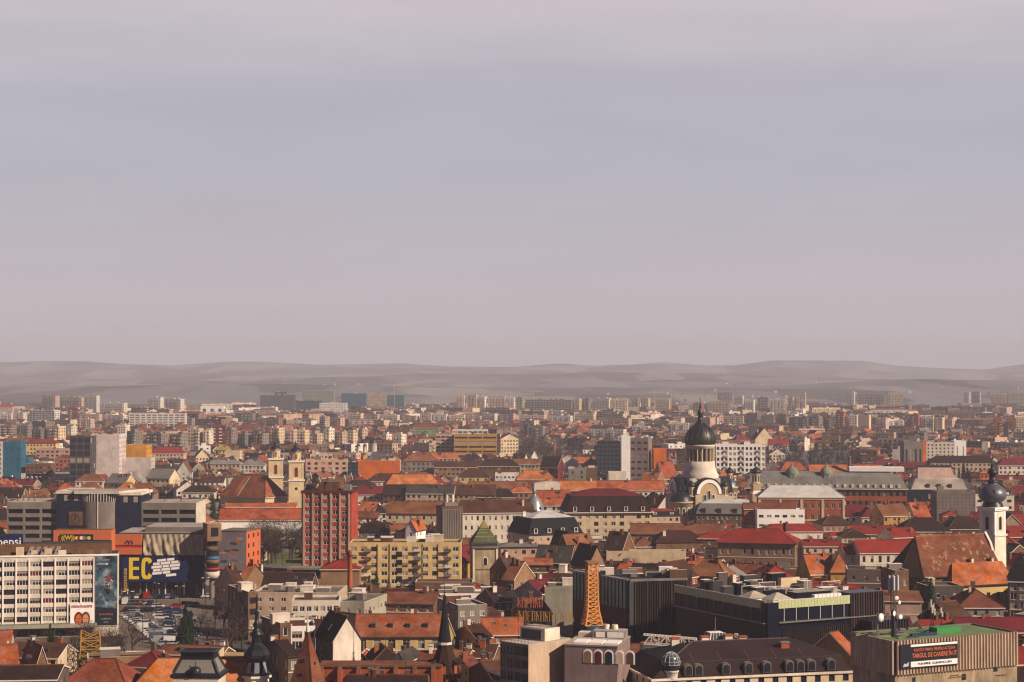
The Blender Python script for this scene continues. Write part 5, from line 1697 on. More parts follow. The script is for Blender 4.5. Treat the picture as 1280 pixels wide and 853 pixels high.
def slim_spire_church():
    Y = 432.0
    X = xof(556, Y)
    z = lambda py: zof(py, Y)
    r = hero('gothic_church', 'church', 'brick church nave with buttresses and slim dark needle spire', X, Y, 0)
    box_reg(X, Y + 2, 7, 7, 0, z(835), None, z(812))
    LAND.append((556, 800, Y, 'the slim dark spire'))
    m = MB(); m.prism(ngon(3.3, 8, pi / 8), 0, z(842), 'brick'); m.build('tower', r)
    m = MB(); m.taper(ngon(4.4, 8, pi / 8), z(842), ngon(1.5, 8, pi / 8), z(806), 'dark tile'); m.lathe([(1.5, z(806)), (1.9, z(805.5)), (1.9, z(803)), (1.6, z(802.5))], 8, 'ivory', a0=pi / 8, smooth=False)
    m.taper(ngon(1.7, 8, pi / 8), z(802.5), ngon(.18, 8, pi / 8), z(748), 'black metal'); m.lathe([(.18, z(748)), (.09, z(742)), (.28, z(741)), (.08, z(739)), (.04, z(702))], 6, 'darksteel')
    R = m.build('spire', r)
    for k in range(8):
        a = 2 * pi * k / 8
        g = MB(); g.T = Matrix.Rotation(a, 4, 'Z')
        g.box(2.7, 3.9, -.45, .45, z(842) - 1, z(830), 'brick'); g.face([(3.95, -.6, z(830)), (3.95, .6, z(830)), (1.7, 0, z(824))], 'dark tile'); g.face([(3.95, .6, z(830)), (1.7, .6, z(830)), (1.7, 0, z(822)), (3.95, 0, z(825))], 'dark tile'); g.face([(3.95, -.6, z(830)), (1.7, -.6, z(830)), (1.7, 0, z(822)), (3.95, 0, z(825))], 'dark tile'); g.build('gablet', R)
    # nave
    Yw = 424.0
    x0, x1 = xof(398, Yw) - X, xof(553, Yw) - X
    zt = zof(834, Yw)
    yw = Yw - Y
    m = MB(); m.box(x0, x1, yw, yw + 10, 0, zt, 'brick', top='rust tile'); m.box(x0, x1, yw - .4, yw + .3, zt + .003, zt + .4, 'brown', bottom=True); m.build('nave_wall', r)
    CUSTOM_BOXES.append(dict(X=X + (x0 + x1) / 2, Y=Yw + 5, w=x1 - x0, d=10, yaw=0, eave=zt, ridge=zt, roof='flat', name='x')); reg(X + (x0 + x1) / 2, Yw + 5, x1 - x0, 10, 0, zt, zt, None)
    for k in range(7):
        m = MB(); x = x0 + 1 + (x1 - x0 - 3) * k / 6; m.box(x - .5, x + .5, yw - 2.2, yw - .01, 0, zt - .5, 'brick'); m.face([(x - .5, yw - 2.2, zt - .5), (x + .5, yw - 2.2, zt - .5), (x + .5, yw - .01, zt + .4), (x - .5, yw - .01, zt + .4)], 'brown'); m.build('buttress', r)
        if k < 6: arch_window(r, x + (x1 - x0 - 3) / 12, yw - .02, zt - 9, 1.6, 6, 0, 'glass', 'brick')
slim_spire_church()

# ---- steel lattice structures
def lattice(name, cat, label, X, Y, z0, z1, prof, key='lattice', seg=10, w=.16, base=None):
    r = hero(name, cat, label, X, Y, radians(14))
    r.location.z = z0
    H = z1 - z0
    def R(t):
        for (a, b), (c, d) in zip(prof, prof[1:]):
            if t <= c: return b + (d - b) * (t - a) / (c - a)
        return prof[-1][1]
    m = MB()
    cor = lambda t: [(sx * R(t), sy * R(t), H * t) for sx, sy in ((-1, -1), (1, -1), (1, 1), (-1, 1))]
    for k in range(seg):
        A_, C_ = cor(k / seg), cor((k + 1) / seg)
        for i in range(4):
            j = (i + 1) % 4
            m.beam(A_[i], C_[i], w * 1.6, key); m.beam(A_[i], A_[j], w, key); m.beam(A_[i], C_[j], w * .8, key); m.beam(A_[j], C_[i], w * .8, key)
    m.build('lattice_mast', r)
    return r
Yl = 470.0
zb_ = zof(781, Yl)
rl = lattice('lattice_tower', 'lattice tower', 'tall orange lattice tower rising from a dark blue rooftop platform', xof(739.5, Yl), Yl, zb_, zof(704, Yl), [(0, 2.3), (.22, 1.55), (.4, 1.35), (1, 1.15)], seg=13, w=.2)
m = MB(); m.lathe([(.01, -2.8), (2.9, -2.8), (2.7, 0), (.01, 0)], 12, 'bluetarp'); m.build('base_drum', rl)
m = MB(); m.lathe([(.01, -4.0), (4.6, -4.0), (4.6, -2.81), (.01, -2.81)], 14, 'bluetarp'); m.build('base_ring', rl)
m = MB(); m.box(-1.6, 1.6, -1.6, 1.6, zof(704, Yl) - zb_, zof(703, Yl) - zb_ + .3, 'tan', bottom=True); m.build('top_plate', rl)
LAND.append((740, 745, Yl, 'the orange lattice tower'))
Yc = 462.0
lattice('lattice_mast', 'lattice mast', 'short stout yellow lattice frame before the white slab', xof(115, Yc), Yc, 0, zof(789, Yc), [(0, 3.4), (.5, 2.5), (1, 2.3)], key='ochre', seg=5, w=.17)
LAND.append((115, 800, Yc, 'the short yellow lattice'))

# ---- light office with roof terraces and letter frame
def light_office():
    Y = 384.0
    z = lambda py, q=Y: zof(py, q)
    # left block
    X, Y1, w = spec_place(627, 712, 905, 13, radians(-43))
    h = z(805, gy(905) + 2)
    r = hero('office_building', 'office building', 'beige office with roof terrace, rail and rusty letter frame above', X, Y1, radians(-43))
    box_reg(X, Y1, w, 14, radians(-43), h, 848)
    LAND.append((668, 830, Y1, 'the beige terrace office'))
    hw, hd = w / 2, 7
    m = MB(); wins = []
    facade(m, (-hw, -hd), (hw, -hd), 0, h, 4, 6, 1.9, 1.9, 'concrete', wins=wins); facade(m, (hw, -hd), (hw, hd), 0, h, 0, 0, 1, 1, 'beige'); facade(m, (-hw, hd), (-hw, -hd), 0, h, 3, 6, 1.6, 1.8, 'concrete'); facade(m, (hw, hd), (-hw, hd), 0, h, 0, 0, 1, 1, 'concrete')  # shaded front and sunlit flank put into the two wall colours
    m.box(-hw, hw, -hd + .01, hd, h, h + .15, 'pale felt'); m.build('wall', r); wins_to(r, wins, 2)
    g = MB(); g.box(-hw + .4, hw - .6, -1, 4, h + .16, h + 2.9, 'ivory', top='pale felt'); g.build('penthouse', r)
    for k in range(5):
        q = MB(); x = -hw + 1.6 + (w - 4) * k / 4; q.box(x - .7, x + .6, -1.12, -1.003, h + .4, h + 2.4, 'glass', bottom=True); q.build('window', r)
    q = MB()
    for k in range(9):
        x = -hw + .2 + (w - .4) * k / 8; q.beam((x, -hd + .2, h + .1), (x, -hd + .2, h + 1.2), .07, 'steel')
    q.beam((-hw + .2, -hd + .2, h + 1.2), (hw - .2, -hd + .2, h + 1.2), .08, 'steel'); q.beam((-hw + .2, -hd + .2, h + .7), (hw - .2, -hd + .2, h + .7), .05, 'steel'); q.build('railing', r)
    s = tag(empty('rooftop_letters', (X, Y1, h), radians(-12)), 'rusty back-to-front letter frames standing on the beige office roof', 'sign')
    rr = random.Random(4)
    fr = MB()
    for row, (zz, x0, x1) in enumerate(((4.0, -hw, hw - 1), (7.0, -hw - .5, 1))):
        fr.beam((x0, 1, zz), (x1, 1, zz), .1, 'steel'); fr.beam((x0, 1, zz + 2.2), (x1, 1, zz + 2.2), .07, 'steel')
    for k in range(6): fr.beam((-hw + w * k / 5, 1.2, .1), (-hw + w * k / 5, 1.2, 9 if k < 3 else 6), .12, 'steel')
    fr.build('support_frame', s)
    for row, (zz, x0, n, ky) in enumerate(((4.1, -hw + .3, 13, 'ochre'), (7.1, -hw, 6, 'signorange'))):
        for k in range(n):
            g = MB(); x = x0 + k * .98
            g.beam((x, .9, zz), (x, .9, zz + 2.1), .16, ky)
            if k % 3 != 2: g.beam((x, .9, zz + 2.1), (x + .6, .9, zz + (2.1 if k % 2 else 0.1)), .13, ky)
            if k % 2: g.beam((x + .6, .9, zz), (x + .6, .9, zz + 2.1), .13, ky)
            else: g.beam((x, .9, zz + 1.1), (x + .55, .9, zz + 1.1), .12, ky)
            g.build('letter', s)
    # right block with arched photographs
    X, Y2, w = spec_place(704, 790, 905, 16, radians(-14))
    h = z(807, gy(905) + 3)
    r = hero('shop_building', 'shop building', 'pale flat-roofed block with row of arched window pictures under the roof edge', X, Y2, radians(-14))
    box_reg(X, Y2, w, 16, radians(-14), h, 850)
    hw, hd = w / 2, 8
    m = MB(); m.box(-hw, hw, -hd, hd, 0, h, 'plum', top='pale felt'); m.box(-hw - .15, hw + .15, -hd - .15, hd, h + .003, h + .35, 'grey', top='pale felt'); m.build('wall', r)
    for k in range(5): arch_window(r, -hw + 5.2 + k * 2.35, -hd - .03, h - 3.6, 1.6, 2.7, 0, ('tan', 'maroon', 'glass', 'cream', 'brown')[k], 'nearwhite')
    for k in range(3):
        g = MB(); g.box(-hw + 1.5 + k * 3.5, -hw + 4.5 + k * 3.5, -6, -1, h + .353, h + .6, 'nearwhite'); g.build('skylight', r)
    g = MB(); g.box(-hw + 4, hw - .5, 3, 8, h + .353, h + 1.9, 'grey', top='pale felt'); g.box(-hw + 4.8, -hw + 6.8, 2.9, 2.997, h + .5, h + 1.7, 'nearwhite'); g.box(-hw + 7.4, hw - .6, 2.9, 2.997, h + .5, h + 1.75, 'nearwhite'); g.build('stair_hut', r)
    g = MB(); g.box(-hw + .5, -hw + 4, 4, 7, h + .353, h + 1.3, 'cream', top='ivory'); g.build('roof_hut', r)
    for k in range(2):
        g = MB(); g.T = Matrix.Translation((-hw + 6.5 + k * 1.9, 6.9, h + .36)); g.lathe([(.75, 0), (.75, 2.2), (.6, 2.6)], 10, 'ivory'); g.build('vent_stack', r)
    Y3 = 425.0
    X = xof(685, Y3)
    r = hero('courtyard_house', 'house', 'flat grey-roofed wing below the dark blue lattice platform', xof(715, Yl), Yl - 1)
    h = zb_ - 4.0
    box_reg(xof(715, Yl), Yl - 1, 15, 12, 0, h, None)
    m = MB(); facade(m, (-9, -6), (8.5, -6), 0, h, 1, 4, 14, 1.8, 'concrete', rec=.6); facade(m, (8.5, -6), (8.5, 6), 0, h, 0, 0, 1, 1, 'concrete'); facade(m, (-9, 6), (-9, -6), 0, h, 0, 0, 1, 1, 'concrete'); facade(m, (8.5, 6), (-9, 6), 0, h, 0, 0, 1, 1, 'concrete'); m.box(-9, 8.5, -5.99, 6, h - .2, h, 'pale felt'); m.build('wall', r)
    # footbridge of white trusses
    Yb = 432.0
    zA, zB = zof(805, Yb), zof(795, Yb)
    r = hero('truss_bridge', 'truss bridge', 'white steel truss bridge between the mall and the pale block', xof(837, Yb), Yb, radians(-8))
    L_ = 6.3
    m = MB()
    for y in (-1.2, 1.2):
        m.beam((-L_, y, zA), (L_, y, zA - .6), .22, 'frame'); m.beam((-L_, y, zB + .2), (L_, y, zB - .6), .22, 'frame')
        for k in range(7):
            x0, x1 = -L_ + 2 * L_ * k / 7, -L_ + 2 * L_ * (k + 1) / 7
            f = lambda x, b: (zB + .2 - .8 * (x + L_) / (2 * L_)) if b else (zA - .6 * (x + L_) / (2 * L_))
            m.beam((x0, y, f(x0, k % 2)), (x1, y, f(x1, 1 - k % 2)), .15, 'frame'); m.beam((x1, y, f(x1, 0)), (x1, y, f(x1, 1)), .13, 'frame')
    for k in range(15):
        x0 = -L_ + 2 * L_ * k / 14; m.beam((x0, -1.2, f(x0, 1)), (x0, 1.2, f(x0, 1)), .13, 'frame')
    m.box(-L_, L_, -1.1, 1.1, zA - 1.0, zA - .7, 'grey', bottom=True)
    m.build('truss', r)
    m = MB()
    for x in (-5.5, 5.5): m.box(x - .4, x + .4, -.4, .4, 0, zA - 1.003, 'concrete')
    m.build('support', r)
light_office()

# ---- dark glass mall
def strips(parent, name, a, b, n, z0, z1, o0, o1, fill, key, t0=0.0, t1=1.0):
    """n upright pieces along the edge a-b, each a part"""
    Lw = hypot(b[0] - a[0], b[1] - a[1]); ux, uy = (b[0] - a[0]) / Lw, (b[1] - a[1]) / Lw; nx_, ny_ = uy, -ux
    for k in range(n):
        s0 = Lw * (t0 + (t1 - t0) * (k + .5 - fill / 2) / n); s1 = Lw * (t0 + (t1 - t0) * (k + .5 + fill / 2) / n)
        P = lambda s_, o: (a[0] + ux * s_ + nx_ * o, a[1] + uy * s_ + ny_ * o)
        g = MB(); g.prism([P(s0, o0), P(s0, o1), P(s1, o1), P(s1, o0)], z0, z1, key[k % len(key)] if isinstance(key, tuple) else key, bottom=True); g.build(name, parent)
def mall():
    # western block: red and green flank, ribbed dark front
    A0, C0, R0 = (xof(716, 521), 521.0), (xof(786, 496), 496.0), (xof(858, 500), 500.0)
    h = zof(727, 496)
    r = hero('glass_mall', 'shopping mall', 'dark ribbed mall block with green glass band and wine red panel', C0[0], C0[1])
    L = lambda p: (p[0] - C0[0], p[1] - C0[1])
    a, c, e = L(A0), (0, 0), L(R0)
    back = [(e[0] + 4, e[1] + 26), (a[0] + 5, a[1] + 8)]
    reg(C0[0], C0[1] + 14, 30, 28, 0, h, h, 796); CUSTOM_BOXES.append(dict(X=C0[0] + .5, Y=C0[1] + 16, w=27, d=26, yaw=0, eave=h, ridge=h, roof='flat', name='x'))
    LAND.append((800, 760, C0[1], 'the ribbed dark mall'))
    m = MB(); m.prism([a, c, e, *back], 0, h, 'mallglass', top='dark felt'); m.build('wall', r)
    strips(r, 'wine_red_panel', a, c, 1, h * .2, h * .6, .01, .5, .96, 'maroon'); strips(r, 'green_glass_band', a, c, 1, h * .61, h, .01, .4, .96, 'greenglass')
    strips(r, 'mullion', a, c, 16, h * .61, h + .2, .41, .6, .12, 'darktrim'); strips(r, 'window', a, c, 2, h * .68, h * .84, .41, .5, .4, 'glass', .35, .7)
    strips(r, 'rib', c, e, 24, 1, h - .1, .01, .5, .3, ('darktrim', 'darksteel', 'brown', 'darktrim', 'darktrim')); strips(r, 'glass_corner', c, e, 1, 0, h + .4, .01, .6, .9, 'greyglass', -.01, .07)
    strips(r, 'roof_edge', c, e, 1, h + .003, h + .5, -1, .7, 1, 'steel'); strips(r, 'roof_edge', a, c, 1, h + .003, h + .5, -1, .6, 1, 'steel')
    rr = random.Random(9)
    for k in range(20):
        g = MB(); x, y = rr.uniform(-9, 15), rr.uniform(7, 22); p_, q_, c_ = rr.uniform(.6, 3.0), rr.uniform(.6, 1.6), rr.uniform(.8, 2.8)
        g.box(x - p_, x + p_, y - q_, y + q_, h + .003, h + c_, rr.choice(('ivory', 'steel', 'brown', 'dark grey', 'grey', 'brick', 'darksteel')), top=rr.choice(('pale felt', 'grey felt', 'nearwhite', 'dark felt'))); g.build('plant_box', r)
    # main block: near corner at the photo's lowest point of the pale parapet
    Yc, yw = 450.0, radians(28)
    w, d = 37.0, 41.0
    X0, Y0 = xof(957, Yc), Yc
    h = zof(752, Yc)
    r = hero('glass_mall', 'shopping mall', 'big black glass mall with pale green glass parapet and crowded rooftop plant', X0, Y0, yw)
    T = Matrix.Translation((X0, Y0, 0)) @ Matrix.Rotation(yw, 4, 'Z')
    cen = T @ Vector((w / 2, d / 2, 0))
    box_reg(cen.x, cen.y, w, d, yw, h, 800)
    LAND.append((950, 770, Y0, 'the big black glass mall'))
    A_, B_, C_, D_ = (0, d), (0, 0), (w, 0), (w, d)
    m = MB(); m.prism([B_, C_, D_, A_], 0, h - 2.0, 'mallglass', top='pale felt'); m.build('wall', r)
    w1 = .7     # pale parapet runs along the first 70 % of the right-hand side
    strips(r, 'parapet_glass', A_, B_, 34, h - 2, h, .3, .4, .94, 'parapet glass'); strips(r, 'parapet_glass', B_, C_, 22, h - 2, h, .3, .4, .94, 'parapet glass', .09, w1)
    strips(r, 'parapet_rail', A_, B_, 1, h + .01, h + .14, .25, .45, 1, 'frame'); strips(r, 'parapet_rail', B_, C_, 1, h + .01, h + .14, .25, .45, 1, 'frame', .09, w1)
    strips(r, 'dark_corner', A_, B_, 1, 0, h - .4, .01, .6, 1, 'mallglass', .96, 1.0); strips(r, 'dark_corner', B_, C_, 1, 0, h - .4, .01, .6, 1, 'mallglass', 0, .09)
    strips(r, 'terrace_post', A_, B_, 10, h - 5.2, h - 2.05, .2, .35, .02, 'steel'); strips(r, 'terrace_post', B_, C_, 6, h - 5.2, h - 2.05, .2, .35, .03, 'frame', .09, w1)
    strips(r, 'terrace_slab', A_, B_, 1, h - 5.6, h - 5.35, .01, 1.0, 1, 'steel'); strips(r, 'terrace_slab', B_, C_, 1, h - 5.6, h - 5.35, .01, 1.0, 1, 'steel', .09, 1)
    strips(r, 'stairwell_glazing', B_, C_, 1, 3.6, 8.4, .01, .5, 1, 'greyglass', .06, .12)
    strips(r, 'ribbed_tower', B_, C_, 1, 0, h + .6, -6, .4, 1, 'mallglass', w1, 1.0); strips(r, 'rib', B_, C_, 14, 1, h + .7, .41, .62, .25, ('darktrim', 'brown'), w1, 1.0)
    strips(r, 'rib', B_, C_, 34, 2.0, h - 7.2, .01, .35, .3, 'darktrim', .13, w1)
    strips(r, 'annex', B_, C_, 1, 0, h - 6.2, .5, 5.0, 1, 'mallglass', .78, 1.12); strips(r, 'rib', B_, C_, 14, .5, h - 6.1, 5.01, 5.25, .3, 'darktrim', .78, 1.12)
    for k in range(44):
        x, y = rr.uniform(2, w - 3), rr.uniform(7, d - 2)
        if x < 6 and y < 14: continue
        g = MB(); p_, q_, c_ = rr.uniform(.5, 3.2), rr.uniform(.5, 1.9), rr.uniform(.8, 3.4) * (1.3 if y > 20 else .8)
        g.box(x - p_, x + p_, y - q_, y + q_, h - 1.99, h - 1.4 + c_, rr.choice(('ivory', 'grey', 'dark grey', 'steel', 'mallglass', 'cream', 'darksteel')), top=rr.choice(('nearwhite', 'pale felt', 'grey felt'))); g.build('plant_box', r)
        if k % 4 == 0:
            g = MB(); z = h + 1.6; g.beam((x - 3, y, z), (x + 3, y, z), .12, 'frame'); g.beam((x - 3, y, h - 2), (x - 3, y, z), .1, 'frame'); g.beam((x + 3, y, h - 2), (x + 3, y, z), .1, 'frame'); g.beam((x - 3, y, h), (x + 3, y, h), .08, 'steel'); g.build('pipe_rack', r)
    for x, y, R_ in ((4, 11, 3.2), (7, 5, 3.0), (26, 6, 2.8)):
        g = MB(); q = [(x - R_, y - R_ * .8), (x + R_, y - R_ * .8), (x + R_, y + R_ * .8), (x - R_, y + R_ * .8)]
        g.prism(q, h - 1.99, h - .3, 'frame'); g.taper([(x + (u - x) * 1.1, y + (v - y) * 1.1) for u, v in q], h - .3, [(x + (u - x) * .12, y + (v - y) * .12) for u, v in q], h + 1.3, 'pale felt'); g.build('glass_pavilion', r)
    for k in range(7): 
        g = MB(); x = 17 + k * 1.25; g.box(x - .5, x + .5, 2.0, 3.2, h - 1.99, h + .5, 'nearwhite'); g.build('cooling_unit', r)
    g = MB(); g.box(13, 24, 5, 9, h - 1.99, h + .9, 'mallglass', top='pale felt'); g.build('roof_lounge', r)
mall()

# ---- dark mansard house in front
def near_mansard():
    yw = radians(14)
    Yc = 385.0
    X, Y, w = spec_place(776, 1062, 905, 22, yw)
    h = zof(850, gy(905) + 2)
    hr = zof(800, Y)
    r = hero('mansard_house', 'mansard house', 'large house with dark plum mansard roof, arched dormers and glass cupola', X, Y, yw)
    box_reg(X, Y, w, 22, yw, h, None, hr)
    LAND.append((930, 830, Y, 'the large dark mansard house'))
    hw, hd = w / 2, 11
    m = MB(); facade(m, (-hw, -hd), (hw, -hd), 0, h, 14, 5, 1.4, 2.2, 'cream'); facade(m, (hw, -hd), (hw, hd), 0, h, 5, 5, 1.4, 2.2, 'cream'); facade(m, (-hw, hd), (-hw, -hd), 0, h, 5, 5, 1.4, 2.2, 'cream'); facade(m, (hw, hd), (-hw, hd), 0, h, 0, 0, 1, 1, 'cream')
    m.box(-hw - .4, hw + .4, -hd - .4, hd + .4, h + .003, h + .5, 'ivory', bottom=True); m.build('wall', r)
    z1 = h + (hr - h) * .55
    m = MB()
    i1 = 1.3
    A_ = [(-hw - .1, -hd - .1), (hw + .1, -hd - .1), (hw + .1, hd + .1), (-hw - .1, hd + .1)]
    B_ = [(-hw + i1 * 3, -hd + i1), (hw - i1 * 1.6, -hd + i1), (hw - i1 * 1.6, hd - i1), (-hw + i1 * 3, hd - i1)]
    for i in range(4):
        j = (i + 1) % 4
        m.face([(*A_[i], h + .5), (*A_[j], h + .5), (*B_[j], z1), (*B_[i], z1)], 'mansard')
    p, q = (-hw + 13, 0, hr), (hw - 11, 0, hr)
    m.face([(*B_[0], z1), (*B_[1], z1), q, p], 'mansard'); m.face([(*B_[1], z1), (*B_[2], z1), q], 'mansard'); m.face([(*B_[2], z1), (*B_[3], z1), p, q], 'mansard'); m.face([(*B_[3], z1), (*B_[0], z1), p], 'black metal')
    m.beam(p, q, .3, 'mauve')
    for a, b in ((B_[0], p), (B_[1], q)): m.beam((*a, z1), b, .25, 'mauve')
    for k in range(5):
        x = -hw + 10 + k * 6.5; t = .98
        m.beam((x, -hd + i1, z1 + .06), (x + 1.0, -.4, hr - .3), .12, 'mauve')
    m.beam((*B_[0], z1 + .05), (*B_[1], z1 + .05), .3, 'darktrim')
    R = m.build('roof', r)
    xs = [-hw + 8.2, -hw + 10.6, -hw + 17, -hw + 22.3, -hw + 26.6, -hw + 32, -hw + 34.6, -hw + 37.2, -hw + 42]
    for x in xs:
        if x > hw - 2: continue
        g = MB()
        zb, zt = h + .9, z1 - .8
        g.box(x - 1.0, x + 1.0, -hd - .35, -hd + 1.2, zb, zt, 'mauve')
        n = 8
        for k in range(n):
            t0, t1 = pi * k / n, pi * (k + 1) / n
            P = lambda t, y: (x + 1.1 * cos(t), y, zt + .55 * sin(t))
            g.face([P(t0, -hd - .45), P(t1, -hd - .45), P(t1, -hd + 1.4), P(t0, -hd + 1.4)], 'grey metal')
            g.face([P(t0, -hd - .4), P(t1, -hd - .4), (x, -hd - .4, zt)], 'mauve')
        D = g.build('dormer', R)
        arch_window(D, x, -hd - .37, zb + .25, 1.5, zt - zb, 0, 'glass', 'grey', fw=.24)
    for k, (x, y) in enumerate(((-hw + 10, 3), (-hw + 17, 2.5), (-hw + 22.5, 2), (-hw + 26.5, 3.5), (-hw + 33.5, -4.5))):
        g = MB()
        zz = hr - abs(y) * .45
        a = .9 if k < 4 else 1.0
        g.box(x - a, x + a, y - .6, y + .6, zz - 2, zz + 1.6, 'ivory' if k < 4 else 'brick'); g.box(x - a - .15, x + a + .15, y - .75, y + .75, zz + 1.603, zz + 1.95, 'brick' if k < 4 else 'concrete', bottom=True); g.build('chimney', R)
    # glass cupola on the corner
    cx, cy = -hw + 4.6, -hd + 1.0
    g = MB(); zz = z1 - 1.2
    g.lathe([(1.55, zz - 2.2), (1.55, zz - .8), (1.75, zz - .7), (1.75, zz - .3)], 12, 'ivory', cx, cy); g.lathe([(1.5, zz - .3), (1.5, zz + .9)], 12, 'glass', cx, cy)
    g.lathe([(1.9, zz + .9), (2.0, zz + 1.6), (1.7, zz + 2.6), (1.0, zz + 3.3), (.3, zz + 3.6)], 12, 'greyglass', cx, cy)
    pr = [(1.95, zz + .9), (2.05, zz + 1.6), (1.75, zz + 2.6), (1.05, zz + 3.3), (.3, zz + 3.65)]
    for k in range(12):
        a = 2 * pi * k / 12
        for (u, za), (v, zb) in zip(pr, pr[1:]): g.beam((cx + u * cos(a), cy + u * sin(a), za), (cx + v * cos(a), cy + v * sin(a), zb), .09, 'silver')
    for u, za in pr[:4]:
        rg = ngon(u, 12, 0, cx, cy)
        for a, b in zip(rg, rg[1:] + rg[:1]): g.beam((*a, za), (*b, za), .08, 'silver')
    g.beam((cx, cy, zz + 3.6), (cx, cy, zz + 6.5), .1, 'darksteel'); g.build('glass_cupola', R)
    # glazed lantern on the ridge
    x, y = -hw + 20.5, 5
    g = MB(); g.taper(ngon(3.2, 4, pi / 4, x, y), hr - 1.6, ngon(2.3, 4, pi / 4, x, y), hr + 1.2, 'greyglass', top='nearwhite')
    for a, b in zip(ngon(3.25, 4, pi / 4, x, y), ngon(2.35, 4, pi / 4, x, y)): g.beam((*a, hr - 1.6), (*b, hr + 1.2), .2, 'frame')
    for k in range(1, 5):
        t = k / 5; a0, a1 = ngon(3.25, 4, pi / 4, x, y), ngon(2.35, 4, pi / 4, x, y)
        for i in range(4):
            j = (i + 1) % 4
            g.beam((a0[i][0] + (a0[j][0] - a0[i][0]) * t, a0[i][1] + (a0[j][1] - a0[i][1]) * t, hr - 1.6), (a1[i][0] + (a1[j][0] - a1[i][0]) * t, a1[i][1] + (a1[j][1] - a1[i][1]) * t, hr + 1.2), .09, 'frame')
    g.box(x - 2.9, x + 2.9, y - 2.9, y + 2.9, hr - 3.4, hr - 1.61, 'ivory'); g.beam((x, y, hr + 1.2), (x, y, hr + 4.6), .09, 'steel'); g.build('ridge_lantern', R)
near_mansard()

